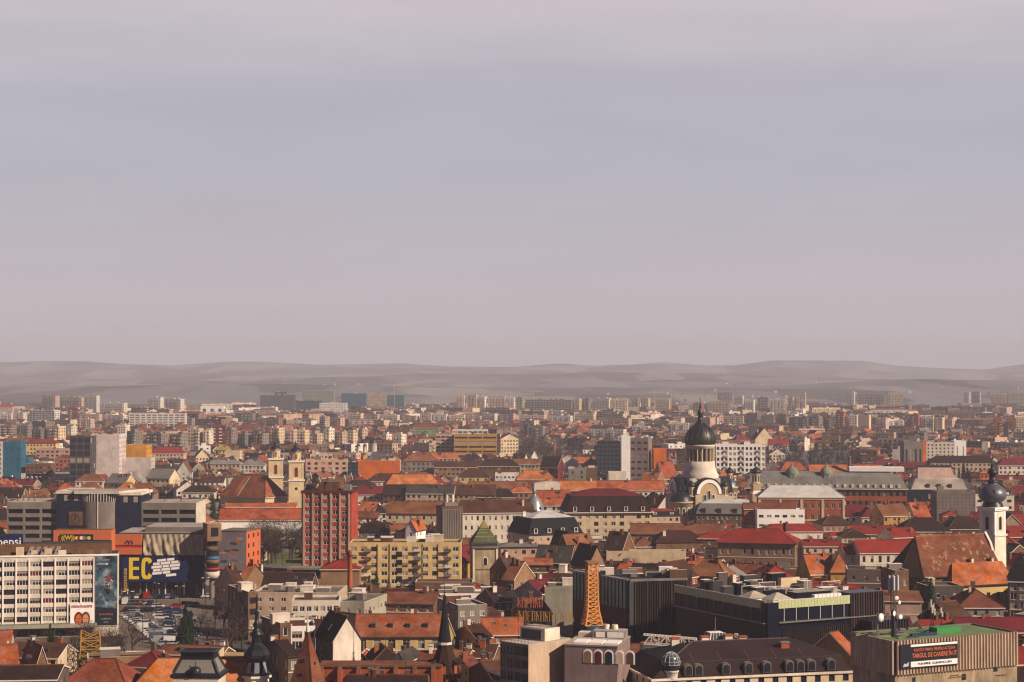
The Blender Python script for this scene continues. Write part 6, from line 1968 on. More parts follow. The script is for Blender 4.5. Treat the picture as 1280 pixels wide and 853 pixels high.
# ---- ribbed building with green roof and banner
def green_roof():
    yw = radians(25)
    Yn = 368.0
    X0, Y0 = xof(1117, Yn), Yn                      # the near corner
    h = zof(803, Yn)
    wR, wL = 31.5, 14.5
    r = hero('ribbed_office', 'office building', 'concrete-ribbed block with moss green flat roof, plant boxes and fair banner', X0, Y0, yw)
    c, s = cos(yw), sin(yw)
    cx, cy = wR / 2, wL / 2
    skew = .0
    box_reg(X0 + cx * c - cy * s, Y0 + cx * s + cy * c, wR, wL, yw, h, None)
    LAND.append((1165, 820, Y0, 'the green-roofed ribbed building'))
    sl = [(0, 0), (wR, 0), (wR, wL), (0, wL)]
    m = MB(); m.prism(sl, 0, h, 'stone', top='moss'); m.build('wall', r)
    m = MB()
    for a, b in zip(sl, sl[1:] + sl[:1]): m.beam((*a, h + .15), (*b, h + .15), .35, 'concrete')
    m.build('parapet', r)
    zb = zof(839, Yn)
    def ribs(a, b, n):
        Lw = hypot(b[0] - a[0], b[1] - a[1]); ux, uy = (b[0] - a[0]) / Lw, (b[1] - a[1]) / Lw; nx_, ny_ = uy, -ux
        g = MB(); g.face([(a[0] + nx_ * .05, a[1] + ny_ * .05, zb), (b[0] + nx_ * .05, b[1] + ny_ * .05, zb), (b[0] + nx_ * .05, b[1] + ny_ * .05, h - .1), (a[0] + nx_ * .05, a[1] + ny_ * .05, h - .1)], 'mallglass'); g.build('dark_backing', r)
        for k in range(n):
            t = (k + .5) / n * Lw
            x, y = a[0] + ux * t, a[1] + uy * t
            g = MB(); w_ = .2
            P = [(x - ux * w_ + nx_ * .08, y - uy * w_ + ny_ * .08), (x - ux * w_ + nx_ * .62, y - uy * w_ + ny_ * .62), (x + ux * w_ + nx_ * .62, y + uy * w_ + ny_ * .62), (x + ux * w_ + nx_ * .08, y + uy * w_ + ny_ * .08)]
            g.prism(P, zb - .8, h + .3, 'beige', bottom=True); g.build('rib', r)
    ribs(sl[0], sl[1], 40); ribs(sl[3], sl[0], 27)
    rr = random.Random(7)
    for k in range(34):
        g = MB(); x, z = rr.uniform(1, wR - 1), rr.uniform(zb - 9, zb - 1.4); a = rr.choice((.35, .5))
        if k % 2: g.box(x - a, x + a, -.12, -.003, z, z + a * 2.4, 'glass', bottom=True); g.build('window', r)
        else: g.box(x - rr.uniform(.5, 1.6), x + rr.uniform(.5, 1.6), -.14, -.003, z, z + .14, 'brown', bottom=True); g.build('stone_joint', r)
    # banner
    b = tag(empty('banner', (X0, Y0, 0), yw), 'dark banner reading TARGUL DE CARIERE IN IT across the ribs', 'banner')
    x0, x1 = .6, 15.2
    z0, z1 = zof(837, Yn) + .1, h - .5
    g = MB(); g.box(x0, x1, -.95, -.7, z0, z1, 'posterdark', bottom=True); g.build('sheet', b)
    g = MB(); g.box(x0 + 2.6, x1 - .15, -1.0, -.953, z1 - .55, z1 - .1, 'nearwhite', bottom=True); g.build('white_top_bar', b)
    g = MB(); g.box(x0 + 2.6, x1 - .15, -1.0, -.953, z0 + .25, z0 + 1.35, 'nearwhite', bottom=True); g.build('white_bottom_bar', b)
    xm = (x0 + 2.6 + x1) / 2
    text_obj('POATE E TIMPUL PENTRU ALTCEVA', .8, 'signorange', b, (xm, -1.0, z1 - 1.3), extrude=.02, xs=.82, offset=.015)
    text_obj('TARGUL DE CARIERE ÎN IT', 1.25, 'signorange', b, (xm, -1.0, (z0 + z1) / 2 + .02), extrude=.02, xs=.76, offset=.03)
    text_obj('19-20 APRILIE  CLUJ-NAPOCA 2013', .66, 'signblue', b, (xm, -1.03, z0 + .8), extrude=.02, xs=.86, offset=.01)
    g = MB(); g.face([(x0 + .6, -1.0, z0 + .4), (x0 + 2.0, -1.0, z0 + .5), (x0 + 2.1, -1.0, z0 + 1.4), (x0 + 1.5, -1.0, z0 + 1.0), (x0 + .9, -1.0, z0 + 1.1)], 'silver'); g.build('emblem', b)
    # green plant boxes and pipes on the roof
    for k, (x, y, a, b2, c2, key) in enumerate(((17.5, 7, 2.4, 1.3, 1.3, 'brightgreen'), (21, 8, 1.5, 1.0, 1.0, 'brightgreen'), (11, 5, 3.2, .5, .6, 'bluetarp'), (6, 9, 2.8, .4, .4, 'darksteel'), (2, 7, 2.2, .5, .4, 'moss'), (1, 9, 1.4, .6, .5, 'darksteel'), (1, 11, 3.0, .4, .5, 'moss'))):
        g = MB(); g.box(x - a, x + a, y - b2, y + b2, h + .003, h + c2, key); g.build('plant_box', r)
    for k in range(9):
        g = MB(); x, y = rr.uniform(3, 18), rr.uniform(3, 12); g.beam((x, y, h + .3), (x + rr.uniform(-4, 4), y + rr.uniform(-2, 2), h + .35), .22, rr.choice(('darksteel', 'steel', 'moss'))); g.build('pipe', r)
    # telecom mast
    q = Matrix.Translation((X0, Y0, 0)) @ Matrix.Rotation(yw, 4, 'Z') @ Vector((4.6, 6.5, 0))
    t = hero('telecom_mast', 'telecom mast', 'dark telecom mast with dish aerials standing on the green roof', q.x, q.y, yw)
    t.location.z = h
    H = zof(717, q.y) - h
    m = MB(); m.prism(ngon(.62, 6), 0, H * .42, 'darksteel')
    for k in range(14):
        z0_, z1_ = H * .42 + H * .58 * k / 14, H * .42 + H * .58 * (k + 1) / 14
        R0 = ngon(.6, 3); 
        for i in range(3):
            j = (i + 1) % 3; m.beam((*R0[i], z0_), (*R0[i], z1_), .15, 'darksteel'); m.beam((*R0[i], z0_), (*R0[j], z1_), .09, 'steel')
    m.build('mast', t)
    for k, (a, zz, R_) in enumerate(((2.6, H * .38, .6), (-.5, H * .32, .5), (1.0, H * .55, .4), (-1.6, H * .62, .45))):
        d = MB(); d.lathe([(.01, 0), (R_ * .7, .06), (R_, .3), (R_ * .95, .34), (.01, .2)], 14, 'nearwhite'); o = d.build('dish', t); o.location = (1.0 * cos(a), -.9, zz); o.rotation_euler = (pi / 2, 0, a * .2)
    for k in range(6):
        p = MB(); a = k * pi / 3; p.box(1.0 * cos(a) - .16, 1.0 * cos(a) + .16, 1.0 * sin(a) - .1, 1.0 * sin(a) + .1, H * .74, H * .97, 'silver', bottom=True); p.build('panel_aerial', t)
    q2 = Matrix.Translation((X0, Y0, 0)) @ Matrix.Rotation(yw, 4, 'Z') @ Vector((-.2, 5.5, 0))
    t = hero('dish_aerial', 'antenna', 'large white drum dish on short post beside the telecom mast', q2.x, q2.y); t.location.z = h
    m = MB(); m.beam((0, 0, 0), (0, 0, 5.2), .3, 'steel'); m.build('post', t)
    m = MB(); m.lathe([(.01, 0), (.85, .1), (.9, .5), (.01, .6)], 16, 'nearwhite'); o = m.build('dish', t); o.location = (.3, -.3, 4.4); o.rotation_euler = (pi / 2, 0, .8)
    for k, (x, y) in enumerate(((15.8, 8.5), (17.2, 9.5), (20, 10.5))):
        p = Matrix.Translation((X0, Y0, 0)) @ Matrix.Rotation(yw, 4, 'Z') @ Vector((x, y, 0))
        antenna('rooftop_antenna', ('first', 'second', 'last')[k] + ' slim antenna post behind the green plant box on the green roof', p.x, p.y, h, 6.5 - k, 'antenna posts on the green roof', 3)
green_roof()

# ---- long courthouse with grey roof and corner cupolas
def courthouse():
    X, Y, w = spec_place(930, 1132, 658, 18, radians(-8))
    Yn = gy(658)
    e, rg = zof(612, Yn), zof(589, Y)
    r = hero('courthouse', 'courthouse', 'very long brick and cream courthouse with grey roof and small lead cupolas', X, Y, radians(-8))
    box_reg(X, Y, w, 18, radians(-8), e, 650, rg)
    LAND.append((1030, 605, Y, 'the long grey-roofed courthouse'))
    hw, hd = w / 2, 9
    m, rf = MB(), MB()
    facade(m, (-hw, -hd), (hw, -hd), 0, e, 26, 4, 1.5, 2.2, 'brown', band='brick'); facade(m, (hw, -hd), (hw, hd), 0, e, 5, 4, 1.3, 2, 'brown'); facade(m, (-hw, hd), (-hw, -hd), 0, e, 5, 4, 1.3, 2, 'brown'); facade(m, (hw, hd), (-hw, hd), 0, e, 0, 0, 1, 1, 'brown')
    roof_geo(rf, m, w, 18, e, rg, 'mans', 'grey metal', 'brown', end='grey metal', o=.8)
    m.build('wall', r); R = rf.build('roof', r)
    for x in (-hw * .42, hw * .01):
        g = MB(); g.prism(ngon(3.4, 8, pi / 8, x, -4), e + .5, rg - 1.2, 'green metal'); g.lathe([(3.5, rg - 1.2), (3.2, rg), (2.3, rg + 1.3), (1.2, rg + 2.1), (.7, rg + 2.6), (.5, rg + 3.2), (.2, rg + 3.6), (.05, rg + 5)], 10, 'green metal', x, -4); g.build('cupola', R)
    for k in range(20):
        g = MB(); x = -hw + 4 + (w - 8) * k / 19
        g.box(x - .7, x + .7, -hd - .2, -hd + 1.8, e + .7, e + 2.4, 'ivory'); g.build('dormer', R)
    g = MB(); g.box(hw * .3, hw * .98, -2, 8, rg + .01, rg + 2.2, 'nearwhite', top='nearwhite'); g.build('white_roof_ridge', R)
courthouse()
def theatre():
    X, Y, w = spec_place(1134, 1206, 640, 22, radians(-6))
    Yn = gy(640)
    e, rg = zof(612, Yn), zof(583, Y)
    r = hero('theatre', 'theatre', 'grey-roofed theatre with tall pale box roof and round attic windows', X, Y, radians(-6))
    box_reg(X, Y, w, 22, radians(-6), e, 628, rg)
    LAND.append((1170, 600, Y, 'the pale-roofed theatre'))
    hw, hd = w / 2, 11
    m, rf = MB(), MB()
    facade(m, (-hw, -hd), (hw, -hd), 0, e, 9, 2, 1.4, 2.4, 'cream'); facade(m, (hw, -hd), (hw, hd), 0, e, 4, 2, 1.4, 2.4, 'cream'); facade(m, (-hw, hd), (-hw, -hd), 0, e, 4, 2, 1.4, 2.4, 'cream'); facade(m, (hw, hd), (-hw, hd), 0, e, 0, 0, 1, 1, 'cream')
    roof_geo(rf, m, w, 22, e, e + (rg - e) * .6, 'mans', 'pale felt', 'cream', o=.7)
    m.build('wall', r); R = rf.build('roof', r)
    A_ = [(-hw + 4, -6), (hw - 5, -6), (hw - 5, 8), (-hw + 4, 8)]; B_ = [(-hw + 4.6, -3), (hw - 8, -3), (hw - 8, 6), (-hw + 4.6, 6)]
    g = MB(); g.taper(A_, e + (rg - e) * .35, B_, rg, 'pink', top='dark felt'); g.box(-hw + 4, hw - 7.4, -3.6, 6.4, rg + .003, rg + .5, 'darktrim', bottom=True); g.build('fly_tower_roof', R)
    for k in range(3):
        g = MB(); x = -hw * .4 + k * hw * .4; g.box(x - .9, x + .9, -hd - .1, -hd + 2, e + 1, e + 3, 'darktrim'); g.build('attic_window', R)
theatre()
def school():
    X, Y, w = spec_place(946, 1052, 668, 16, radians(-3))
    Yn = gy(668)
    e, rg = zof(622, Yn), zof(607, Y)
    r = hero('school_building', 'school', 'brick school with cream pilasters and bright white metal roof', X, Y, radians(-3))
    box_reg(X, Y, w, 16, radians(-3), e, 655, rg)
    LAND.append((1000, 630, Y, 'the white-roofed brick school'))
    hw, hd = w / 2, 8
    m, rf = MB(), MB(); wins = []
    facade(m, (-hw, -hd), (hw, -hd), 0, e, 12, 3, 1.5, 2.5, 'brick', wins=wins, topm=1.2); facade(m, (hw, -hd), (hw, hd), 0, e, 4, 3, 1.3, 2.3, 'cream'); facade(m, (-hw, hd), (-hw, -hd), 0, e, 4, 3, 1.3, 2.3, 'brick'); facade(m, (hw, hd), (-hw, hd), 0, e, 0, 0, 1, 1, 'brick')
    m.box(-hw - .3, hw + .3, -hd - .35, -hd - .003, e - 1.1, e, 'cream', bottom=True); m.box(-hw - .1, hw + .1, -hd - .2, -hd - .003, e * .36, e * .4, 'cream', bottom=True)
    roof_geo(rf, m, w, 16, e, rg, 'hip', 'white metal', 'brick', o=.7)
    m.build('wall', r); rf.build('roof', r); wins_to(r, wins, 0)
    for k in (0, 3, 6, 9, 12):
        g = MB(); x = -hw + w * k / 12; g.box(x - .55, x + .55, -hd - .3, -hd - .003, 0, e - 1.103, 'cream'); g.build('pilaster', r)
    S = O(944, 1003, 637, 674, 'nearwhite', d=10, sp=3.6, ww=2.2, wh=1.3, label='white annex with two rows of wide windows below the brick school', rows=3, clutter=0)
    B(928, 992, 629, 636, 672, 9, 0, 'gx', 'brick', 'rust tile', sp=4.5, ww=2.2, label='brick range with triple white windows above the white annex', chim=0)
    B(868, 950, 625, 643, 668, 16, -7, 'mans', 'oldwall', 'grey metal', end='white metal', dormers=4, dormk='maroon', label='long beige house with blue-grey roof and red dormers before the cathedral', sp=2.4, vis=655)
    B(893, 932, 622, 628, 655, 9, -5, 'mans', 'dark grey', 'slate', chim=0, label='dark slate roof block in front of the cathedral')
school()
# small grey onion cupola over the barracks corner
def corner_cupola():
    Y = 800.0; X = xof(668, Y); z = lambda py: zof(py, Y)
    r = hero('cupola_house', 'corner house', 'corner house with grey onion cupola and thin spike', X, Y)
    box_reg(X, Y, 9, 9, 0, z(640), None, z(622))
    m = MB(); m.prism(ngon(4.6, 8, pi / 8), 0, z(640), 'ivory'); m.build('wall', r)
    m = MB(); m.lathe([(4.9, z(640)), (4.3, z(637)), (3.9, z(632)), (3.0, z(626)), (1.6, z(621)), (.8, z(619)), (.8, z(616)), (1.1, z(615)), (.3, z(612)), (.06, z(603))], 12, 'zinc'); R = m.build('cupola', r)
    for a in (-.9, -2.1, .2): 
        arch_window(R, 4.1 * cos(a), 4.1 * sin(a), z(638), .9, 1.6, a + pi / 2, 'glass', 'zinc')
corner_cupola()
# white modern block right of the cathedral dome
O(893, 956, 556, 598, 'nearwhite', d=20, yaw=-4, sp=3.0, ww=1.9, wh=2.3, rows=6, style='block', bmod=4, balc='ivory', label='bright white six-storey block directly right of the cathedral dome', clutter=4, vis=588, skipk=1)
# concrete office with orange flank, glass neighbour with billboard
O(786, 816, 548, 606, 'plum', d=20, yaw=-12, cols=3, rows=7, ww=2.6, wh=1.6, sp=3, label='tall grey-plum concrete office with blank end wall', vis=600, blankside=True, clutter=3)
O(816, 832, 561, 606, 'orange', d=12, yaw=0, cols=0, label='bright orange narrow block attached to the concrete office', vis=600, clutter=0)
O(745, 777, 552, 596, 'navy', d=16, yaw=-6, sp=3, ww=2.6, wh=2.2, glass='greyglass', label='dark glass office with white frame left of concrete office', vis=590, clutter=1)
O(776, 787, 545, 606, 'nearwhite', d=12, cols=0, label='slim white stair tower between the two offices', vis=600, clutter=0)
O(760, 782, 590, 612, 'ivory', d=10, cols=0, clutter=0, vis=606)
# offices at the right
O(1127, 1150, 552, 586, 'concrete', d=16, cols=4, rows=1, ww=1.6, wh=12, base=3, label='grey office with tall dark glass slots beside orange fin', vis=580, clutter=2)
O(1150, 1155, 551, 586, 'orange', d=14, cols=0, label='orange vertical fin between grey and white offices', vis=580, clutter=0)
O(1155, 1190, 553, 580, 'ivory', d=14, sp=3.4, label='ivory office with narrow dark windows right of orange fin', vis=574, clutter=2)
O(1190, 1205, 551, 580, 'nearwhite', d=12, cols=2, rows=1, ww=.8, wh=12, label='white ribbed end block of the ivory office', vis=572, clutter=0)
B(1010, 1095, 581, 592, 612, 14, 0, 'gx', 'tan', 'orange tile', sp=3, label='long building with tan-orange tile roof behind the courthouse cupolas', vis=588); B(974, 1006, 577, 588, 604, 12, 0, 'hip', 'tan', 'orange tile')
B(1118, 1190, 578, 585, 600, 12, 0, 'hip', 'brown', 'crimson metal'); B(1160, 1240, 570, 578, 600, 14, 0, 'hip', 'beige', 'dark tile', label='long beige building with dark brown hipped roof'); B(1244, 1300, 573, 582, 604, 14, 0, 'hip', 'ivory', 'crimson metal')
B(1232, 1250, 571, 579, 596, 10, 0, 'gy', 'ivory', 'orange tile', label='house with round orange gable roof'); B(1222, 1238, 588, 592, 606, 9, 0, 'hip', 'orange', 'orange tile')
B(938, 966, 535, 549, 562, 14, 15, 'gy', 'cream', 'dark tile', cols=0, label='big plain cream gable house with dark roof slope'); B(960, 985, 549, 556, 566, 10, 0, 'gx', 'white', 'scarlet metal'); B(956, 980, 562, 568, 580, 12, 14, 'gy', 'ivory', 'scarlet metal')
# white church with dark onion domes among the flats
def small_church():
    Y = 1650.0; s = Y / FPX; X = xof(458, Y)
    r = hero('white_church', 'church', 'small white church with dark onion domes among cream flats', X, Y)
    box_reg(X, Y, 22, 14, 0, 14, 566)
    LAND.append((460, 555, Y, 'the small white church'))
    m = MB(); m.box(-10, 10, -7, 7, 0, 9, 'ivory', top='grey felt'); m.build('wall', r)
    for x, R, z0, z1 in ((6.5, 3.6, 9, 17), (-7, 1.9, 9, 14), (-1, 1.8, 9, 14)):
        m = MB(); m.lathe([(R, 0 if R > 3 else z0), (R, z1), (R + .3, z1 + .3)], 12, 'ivory', x, -3); T_ = m.build('drum', r)
        m = MB(); m.lathe([(R + .3, z1 + .3), (R * 1.05, z1 + R * .5), (R * .7, z1 + R), (R * .2, z1 + R * 1.4), (.15, z1 + R * 2.1)], 12, 'darkcopper', x, -3); m.build('dome', T_)
small_church()
# tall thin chimney of the round-roofed tan house, black chimney by the red roofs, rust mast
def stack(px, yb, yt, Rb, key, label, Y=None):
    Y = Y or gy(yb); r = hero('chimney_stack', 'chimney stack', label, xof(px, Y), Y)
    m = MB(); m.lathe([(Rb, 0), (Rb * .7, zof(yt, Y)), (Rb * .85, zof(yt, Y) + .3), (Rb * .85, zof(yt, Y) + .8), (.01, zof(yt, Y) + .8)], 12, key); m.build('shaft', r)
    m = MB(); m.lathe([(Rb * .9, zof(yt, Y) - 1.2), (Rb * .95, zof(yt, Y) - .8)], 12, 'darktrim'); m.build('band', r)
stack(438, 742, 691, 1.0, 'brick', 'slender brick chimney stack in front of the red-roofed tan house', 590); stack(980, 690, 656, .9, 'black', 'short black chimney stack beside the ivory red-roofed house'); stack(1061, 612, 572, 1.6, 'plum', 'tall grey chimney stack with platform behind the courthouse')
stack(693, 575, 552, 1.2, 'signorange', 'thin rusty orange stack among dark trees')
for px, yb, yt, lab in ((1039, 660, 600, 'dark pole mast beside the school roof'), (1136, 668, 640, 'thin dark pole near the ochre villa')):
    Y = gy(yb); antenna('mast', lab, xof(px, Y), Y, 0, zof(yt, Y))
# construction cranes far off
def crane(px, yb, yt, j, label):
    Y = gy(yb); r = hero('tower_crane', 'tower crane', label, xof(px, Y), Y, .3)
    H = zof(yt, Y)
    m = MB(); m.beam((0, 0, 0), (0, 0, H), 1.0, 'beige'); m.build('mast', r)
    m = MB(); m.beam((-j * .35, 0, H - 3), (j, 0, H - 3), .6, 'beige'); m.beam((-j * .35, 0, H - 3), (0, 0, H + 4), .3, 'beige'); m.beam((j * .8, 0, H - 3), (0, 0, H + 4), .3, 'beige'); m.build('jib', r)
crane(667, 520, 488, 22, 'faint tower crane over the far slabs'); crane(818, 520, 489, 26, 'tower crane with long jib beside the far cream tower'); crane(493, 520, 480, 24, 'tower crane above the orange-topped glass block'); crane(839, 521, 491, 18, 'reddish tower crane near the great dome spire')
# skyline blocks
for a in [(53, 75, 495, 521, 'pink'), (75, 108, 497, 521, 'beige'), (125, 160, 504, 524, 'ivory'), (186, 205, 497, 521, 'ivory'), (206, 231, 499, 522, 'ivory'),
          (571, 582, 495, 521, 'cream'), (584, 598, 494, 521, 'peach'), (599, 609, 496, 521, 'white'), (610, 633, 496, 521, 'pink'), (634, 644, 497, 521, 'ivory'), (645, 656, 497, 520, 'green'),
          (657, 717, 500, 522, 'grey'), (718, 727, 499, 522, 'yellow'), (728, 739, 499, 521, 'grey'), (740, 764, 498, 522, 'ivory'), (765, 785, 499, 522, 'cream'), (788, 800, 498, 518, 'green'), (801, 813, 498, 518, 'yellow'),
          (819, 838, 499, 522, 'cream'), (866, 880, 504, 524, 'brick'), (884, 914, 502, 524, 'beige'), (897, 916, 491, 512, 'plum'), (917, 930, 495, 515, 'ivory'), (929, 944, 500, 524, 'white'),
          (946, 962, 497, 522, 'plum'), (962, 983, 499, 524, 'ivory'), (984, 991, 498, 522, 'grey'), (992, 1001, 496, 522, 'cream'), (1002, 1008, 491, 522, 'beige'),
          (1058, 1069, 490, 517, 'white'), (1072, 1106, 494, 517, 'grey'), (1110, 1129, 491, 518, 'cream'), (1204, 1213, 490, 512, 'ivory'), (1214, 1226, 490, 513, 'greenish'),
          (1237, 1257, 492, 515, 'cream'), (1258, 1279, 492, 514, 'greenish')]:
    A(a[0], a[1], a[2], a[3], a[4], d=14, bmod=2)
# rows behind the old town, from left
A(0, 18, 517, 531, 'white', bmod=2); A(18, 34, 516, 531, 'ivory', bmod=3); A(36, 76, 513, 534, 'white', bmod=2, sp=6, ww=4.6, wh=1.5, style='office', label='white block striped with long dark window bands near the left edge')
A(108, 125, 495, 521, 'white', bmod=2); A(100, 128, 518, 532, 'pink'); A(128, 160, 519, 532, 'ivory')
B(86, 97, 508, 511, 533, 12, 0, 'hip', 'maroon', 'crimson metal', name='apartment_block', cat='apartment block', style='block')
O(163, 233, 517, 538, 'white', sp=8, ww=6.4, wh=1.7, label='long white housing slab with four dark window bands', rec=.8, glass='brown')
B(0, 17, 504, 509, 522, 14, 0, 'hip', 'pink', 'scarlet metal', label='pinkish hall with red rounded roof at the left edge')
O(252, 281, 508, 522, 'nearwhite', d=20, cols=3, rows=1, ww=6.5, wh=14, base=2, label='white pavilion with three tall dark glazed bays', clutter=0)
O(326, 369, 494, 520, 'dark grey', d=20, ww=2.6, wh=1.6, sp=3.6, glass='blueglass', label='dark glass hotel tower with rooftop letters')
O(344, 359, 490, 518, 'dark grey', d=9, label='raised dark core behind the dark glass hotel', clutter=3)
O(378, 418, 488, 514, 'greenish', d=22, ww=3.2, wh=2.6, sp=3.6, glass='greenglass', label='pale green glass office with white roof edge')
O(362, 402, 501, 519, 'navy', d=16, yaw=0, glass='blueglass', ww=3.2, wh=2, sp=3.6, label='long low navy glass block below green office')
O(400, 434, 504, 523, 'white', d=16, label='white office with narrow upright windows below the green glass office')
O(427, 458, 492, 519, 'blue', d=16, glass='blueglass', ww=3, wh=2.2, sp=3.5, label='blue glass office block in the far business quarter')
O(459, 484, 492, 518, 'beige', d=16, label='beige office block joined to blue glass block')
O(484, 505, 494, 520, 'teal', d=16, glass='blueglass', ww=3, wh=2.2, sp=3.5, label='grey blue glass office topped with orange storey')
for i, (a, b) in enumerate([(436, 455), (456, 476), (477, 500), (502, 524), (525, 541), (542, 560), (561, 582), (584, 603), (604, 622), (624, 646), (649, 682), (684, 716), (718, 745)]):
    A(a, b, 517 + (i * 5) % 4, 530, ('cream', 'beige', 'ivory', 'peach', 'pink', 'white')[i % 6], bmod=2 + i % 2)
A(655, 664, 533, 552, 'dark grey', bmod=2); A(664, 682, 533, 552, 'grey'); A(735, 783, 537, 551, 'ivory', sp=4)
B(735, 783, 532, 537, 549, 13, 0, 'hip', 'cream', 'dark tile', name='apartment_block', cat='apartment block', style='block')
A(790, 813, 533, 545, 'white', sp=5, ww=4)
B(265, 283, 532, 534, 565, 12, 8, 'flat', 'maroon', 'grey felt', name='apartment_block', cat='apartment block', style='block', balc='ivory', bmod=2)
for a in [(236, 254, 536, 566, 'cream'), (255, 266, 538, 566, 'ivory'), (213, 235, 543, 571, 'grey'), (184, 210, 542, 563, 'concrete'), (160, 178, 539, 566, 'grey'), (146, 162, 532, 556, 'ivory'), (283, 296, 536, 563, 'plum'), (298, 314, 542, 566, 'concrete'),
          (315, 336, 542, 566, 'grey'), (337, 356, 535, 562, 'cream'), (357, 371, 537, 563, 'pink'), (372, 386, 538, 562, 'cream'), (388, 404, 542, 568, 'beige'), (405, 418, 536, 560, 'ivory'), (419, 434, 540, 568, 'beige'),
          (436, 447, 538, 561, 'cream'), (478, 490, 543, 564, 'ivory'), (492, 508, 543, 563, 'ivory'), (449, 460, 536, 556, 'pink'), (0, 20, 532, 556, 'plum'), (22, 40, 531, 554, 'grey'), (42, 58, 536, 562, 'concrete'), (60, 82, 533, 562, 'cream'),
          (84, 96, 533, 552, 'ivory'), (100, 118, 524, 542, 'pink'), (400, 412, 521, 541, 'beige'), (300, 320, 517, 532, 'concrete'),
          (1060, 1073, 519, 542, 'ivory'), (1044, 1058, 515, 542, 'brick'), (1150, 1168, 522, 545, 'ivory'), (1136, 1150, 518, 540, 'brick'), (1241, 1252, 524, 556, 'brick'), (1258, 1268, 523, 546, 'brick'),
          (1268, 1280, 523, 548, 'cream'), (1252, 1262, 530, 554, 'brown'), (950, 968, 519, 540, 'concrete'), (970, 984, 518, 538, 'brown'), (988, 1012, 522, 542, 'concrete'), (1012, 1026, 520, 542, 'grey'), (1028, 1040, 521, 546, 'brown'), (904, 930, 520, 534, 'beige'),
          (838, 862, 529, 545, 'ivory'), (862, 880, 530, 545, 'beige'), (1090, 1120, 541, 556, 'peach'), (1186, 1218, 514, 526, 'tan'), (1150, 1180, 514, 524, 'tan')]:
    A(*a, bmod=2 + (a[0] % 3), balc=('ivory', 'cream', 'concrete', 'peach')[a[0] % 4])
A(1073, 1089, 519, 543, 'cream', style='blank', label='blank cream end wall of tall block behind dark hedge')
A(1168, 1181, 522, 545, 'cream', style='blank', label='blank cream end wall beside the brick block, over red roofs')
# left middle ground
O(0, 8, 552, 606, 'white', d=14, label='white block cut by the left edge beside the blue block')
O(8, 30, 552, 606, 'blue', d=14, cols=3, rows=4, ww=.9, wh=1.2, label='bright blue block beside the white block', clutter=0)
O(24, 40, 573, 604, 'blue', d=12, cols=0, label='low bright blue annex of the blue block', clutter=0)
B(32, 73, 549, 554, 578, 14, 0, 'hip', 'yellow', 'scarlet metal', label='yellow school with shallow dark red roof', sp=3, cat='school', name='school_building')
O(48, 90, 561, 582, 'peach', sp=4.5, ww=2.6, label='peach three-storey block in front of yellow school')
B(72, 92, 569, 574, 593, 12, 0, 'hip', 'brick', 'rust tile')
B(36, 68, 580, 583, 606, 13, 0, 'flat', 'brown', 'brown tile', sp=3)
O(30, 94, 592, 606, 'white', d=12, cols=0, label='long low blank white hall before the pink wall', clutter=0)
B(15, 34, 578, 585, 604, 10, 0, 'gy', 'white', 'grey metal', cols=0)
O(92, 118, 545, 612, 'dark grey', d=20, sp=4.5, ww=4.1, wh=3.4, glass='glass', label='dark glass office with pale bands beside the pink wall', rows=8)
O(96, 118, 574, 611, 'tan', d=16, cols=0, label='tan blank wall below the dark glass office', clutter=0)
O(118, 154, 543, 610, 'palepink', d=22, cols=0, label='huge blank pinkish white wall beside orange box', clutter=2)
O(154, 187, 557, 606, 'amber', d=20, cols=0, label='orange yellow box on pale base beside pinkish wall', name='office_building', clutter=0, wall2=1)
O(154, 192, 573, 609, 'palepink', d=14, cols=0, label='pale blank wall below the orange yellow box', clutter=0)
B(188, 232, 559, 567, 580, 14, 0, 'hip', 'cream', 'scarlet metal', label='long cream school with bright red roof', name='school_building', cat='school')
B(242, 262, 562, 571, 582, 10, 20, 'gy', 'cream', 'dark tile')
B(270, 288, 556, 563, 574, 12, 0, 'hip', 'yellow', 'yellowtile', label='house with yellow hipped roof behind the large brown-roofed church')
O(283, 302, 564, 577, 'cream', cols=0, clutter=0)
B(303, 332, 574, 582, 596, 14, 0, 'hip', 'ivory', 'grey metal', sp=3)
B(260, 302, 575, 580, 594, 12, 0, 'hip', 'beige', 'grey metal')
B(224, 240, 577, 590, 606, 12, 0, 'gy', 'white', 'rust tile', cols=1)
B(186, 224, 586, 598, 612, 16, -16, 'gx', 'cream', 'grey metal', label='grey metal-roofed hall with cream gable')
B(253, 282, 596, 602, 612, 10, 0, 'gx', 'white', 'brown tile')
B(216, 250, 602, 612, 628, 12, 20, 'gy', 'white', 'orange tile', label='small white gabled house with orange roof')
B(230, 270, 607, 616, 630, 12, 0, 'hip', 'ivory', 'dark tile')
B(98, 132, 593, 602, 618, 12, 0, 'hip', 'ivory', 'rust tile'); B(112, 124, 598, 606, 616, 9, 20, 'gy', 'cream', 'rust tile')
B(72, 100, 604, 617, 632, 12, 0, 'hip', 'tan', 'orange tile'); B(98, 130, 603, 617, 633, 12, 0, 'hip', 'tan', 'rust tile')
B(146, 176, 603, 616, 632, 13, 0, 'hip', 'tan', 'orange tile'); B(160, 196, 604, 617, 632, 14, 0, 'hip', 'tan', 'rust tile')
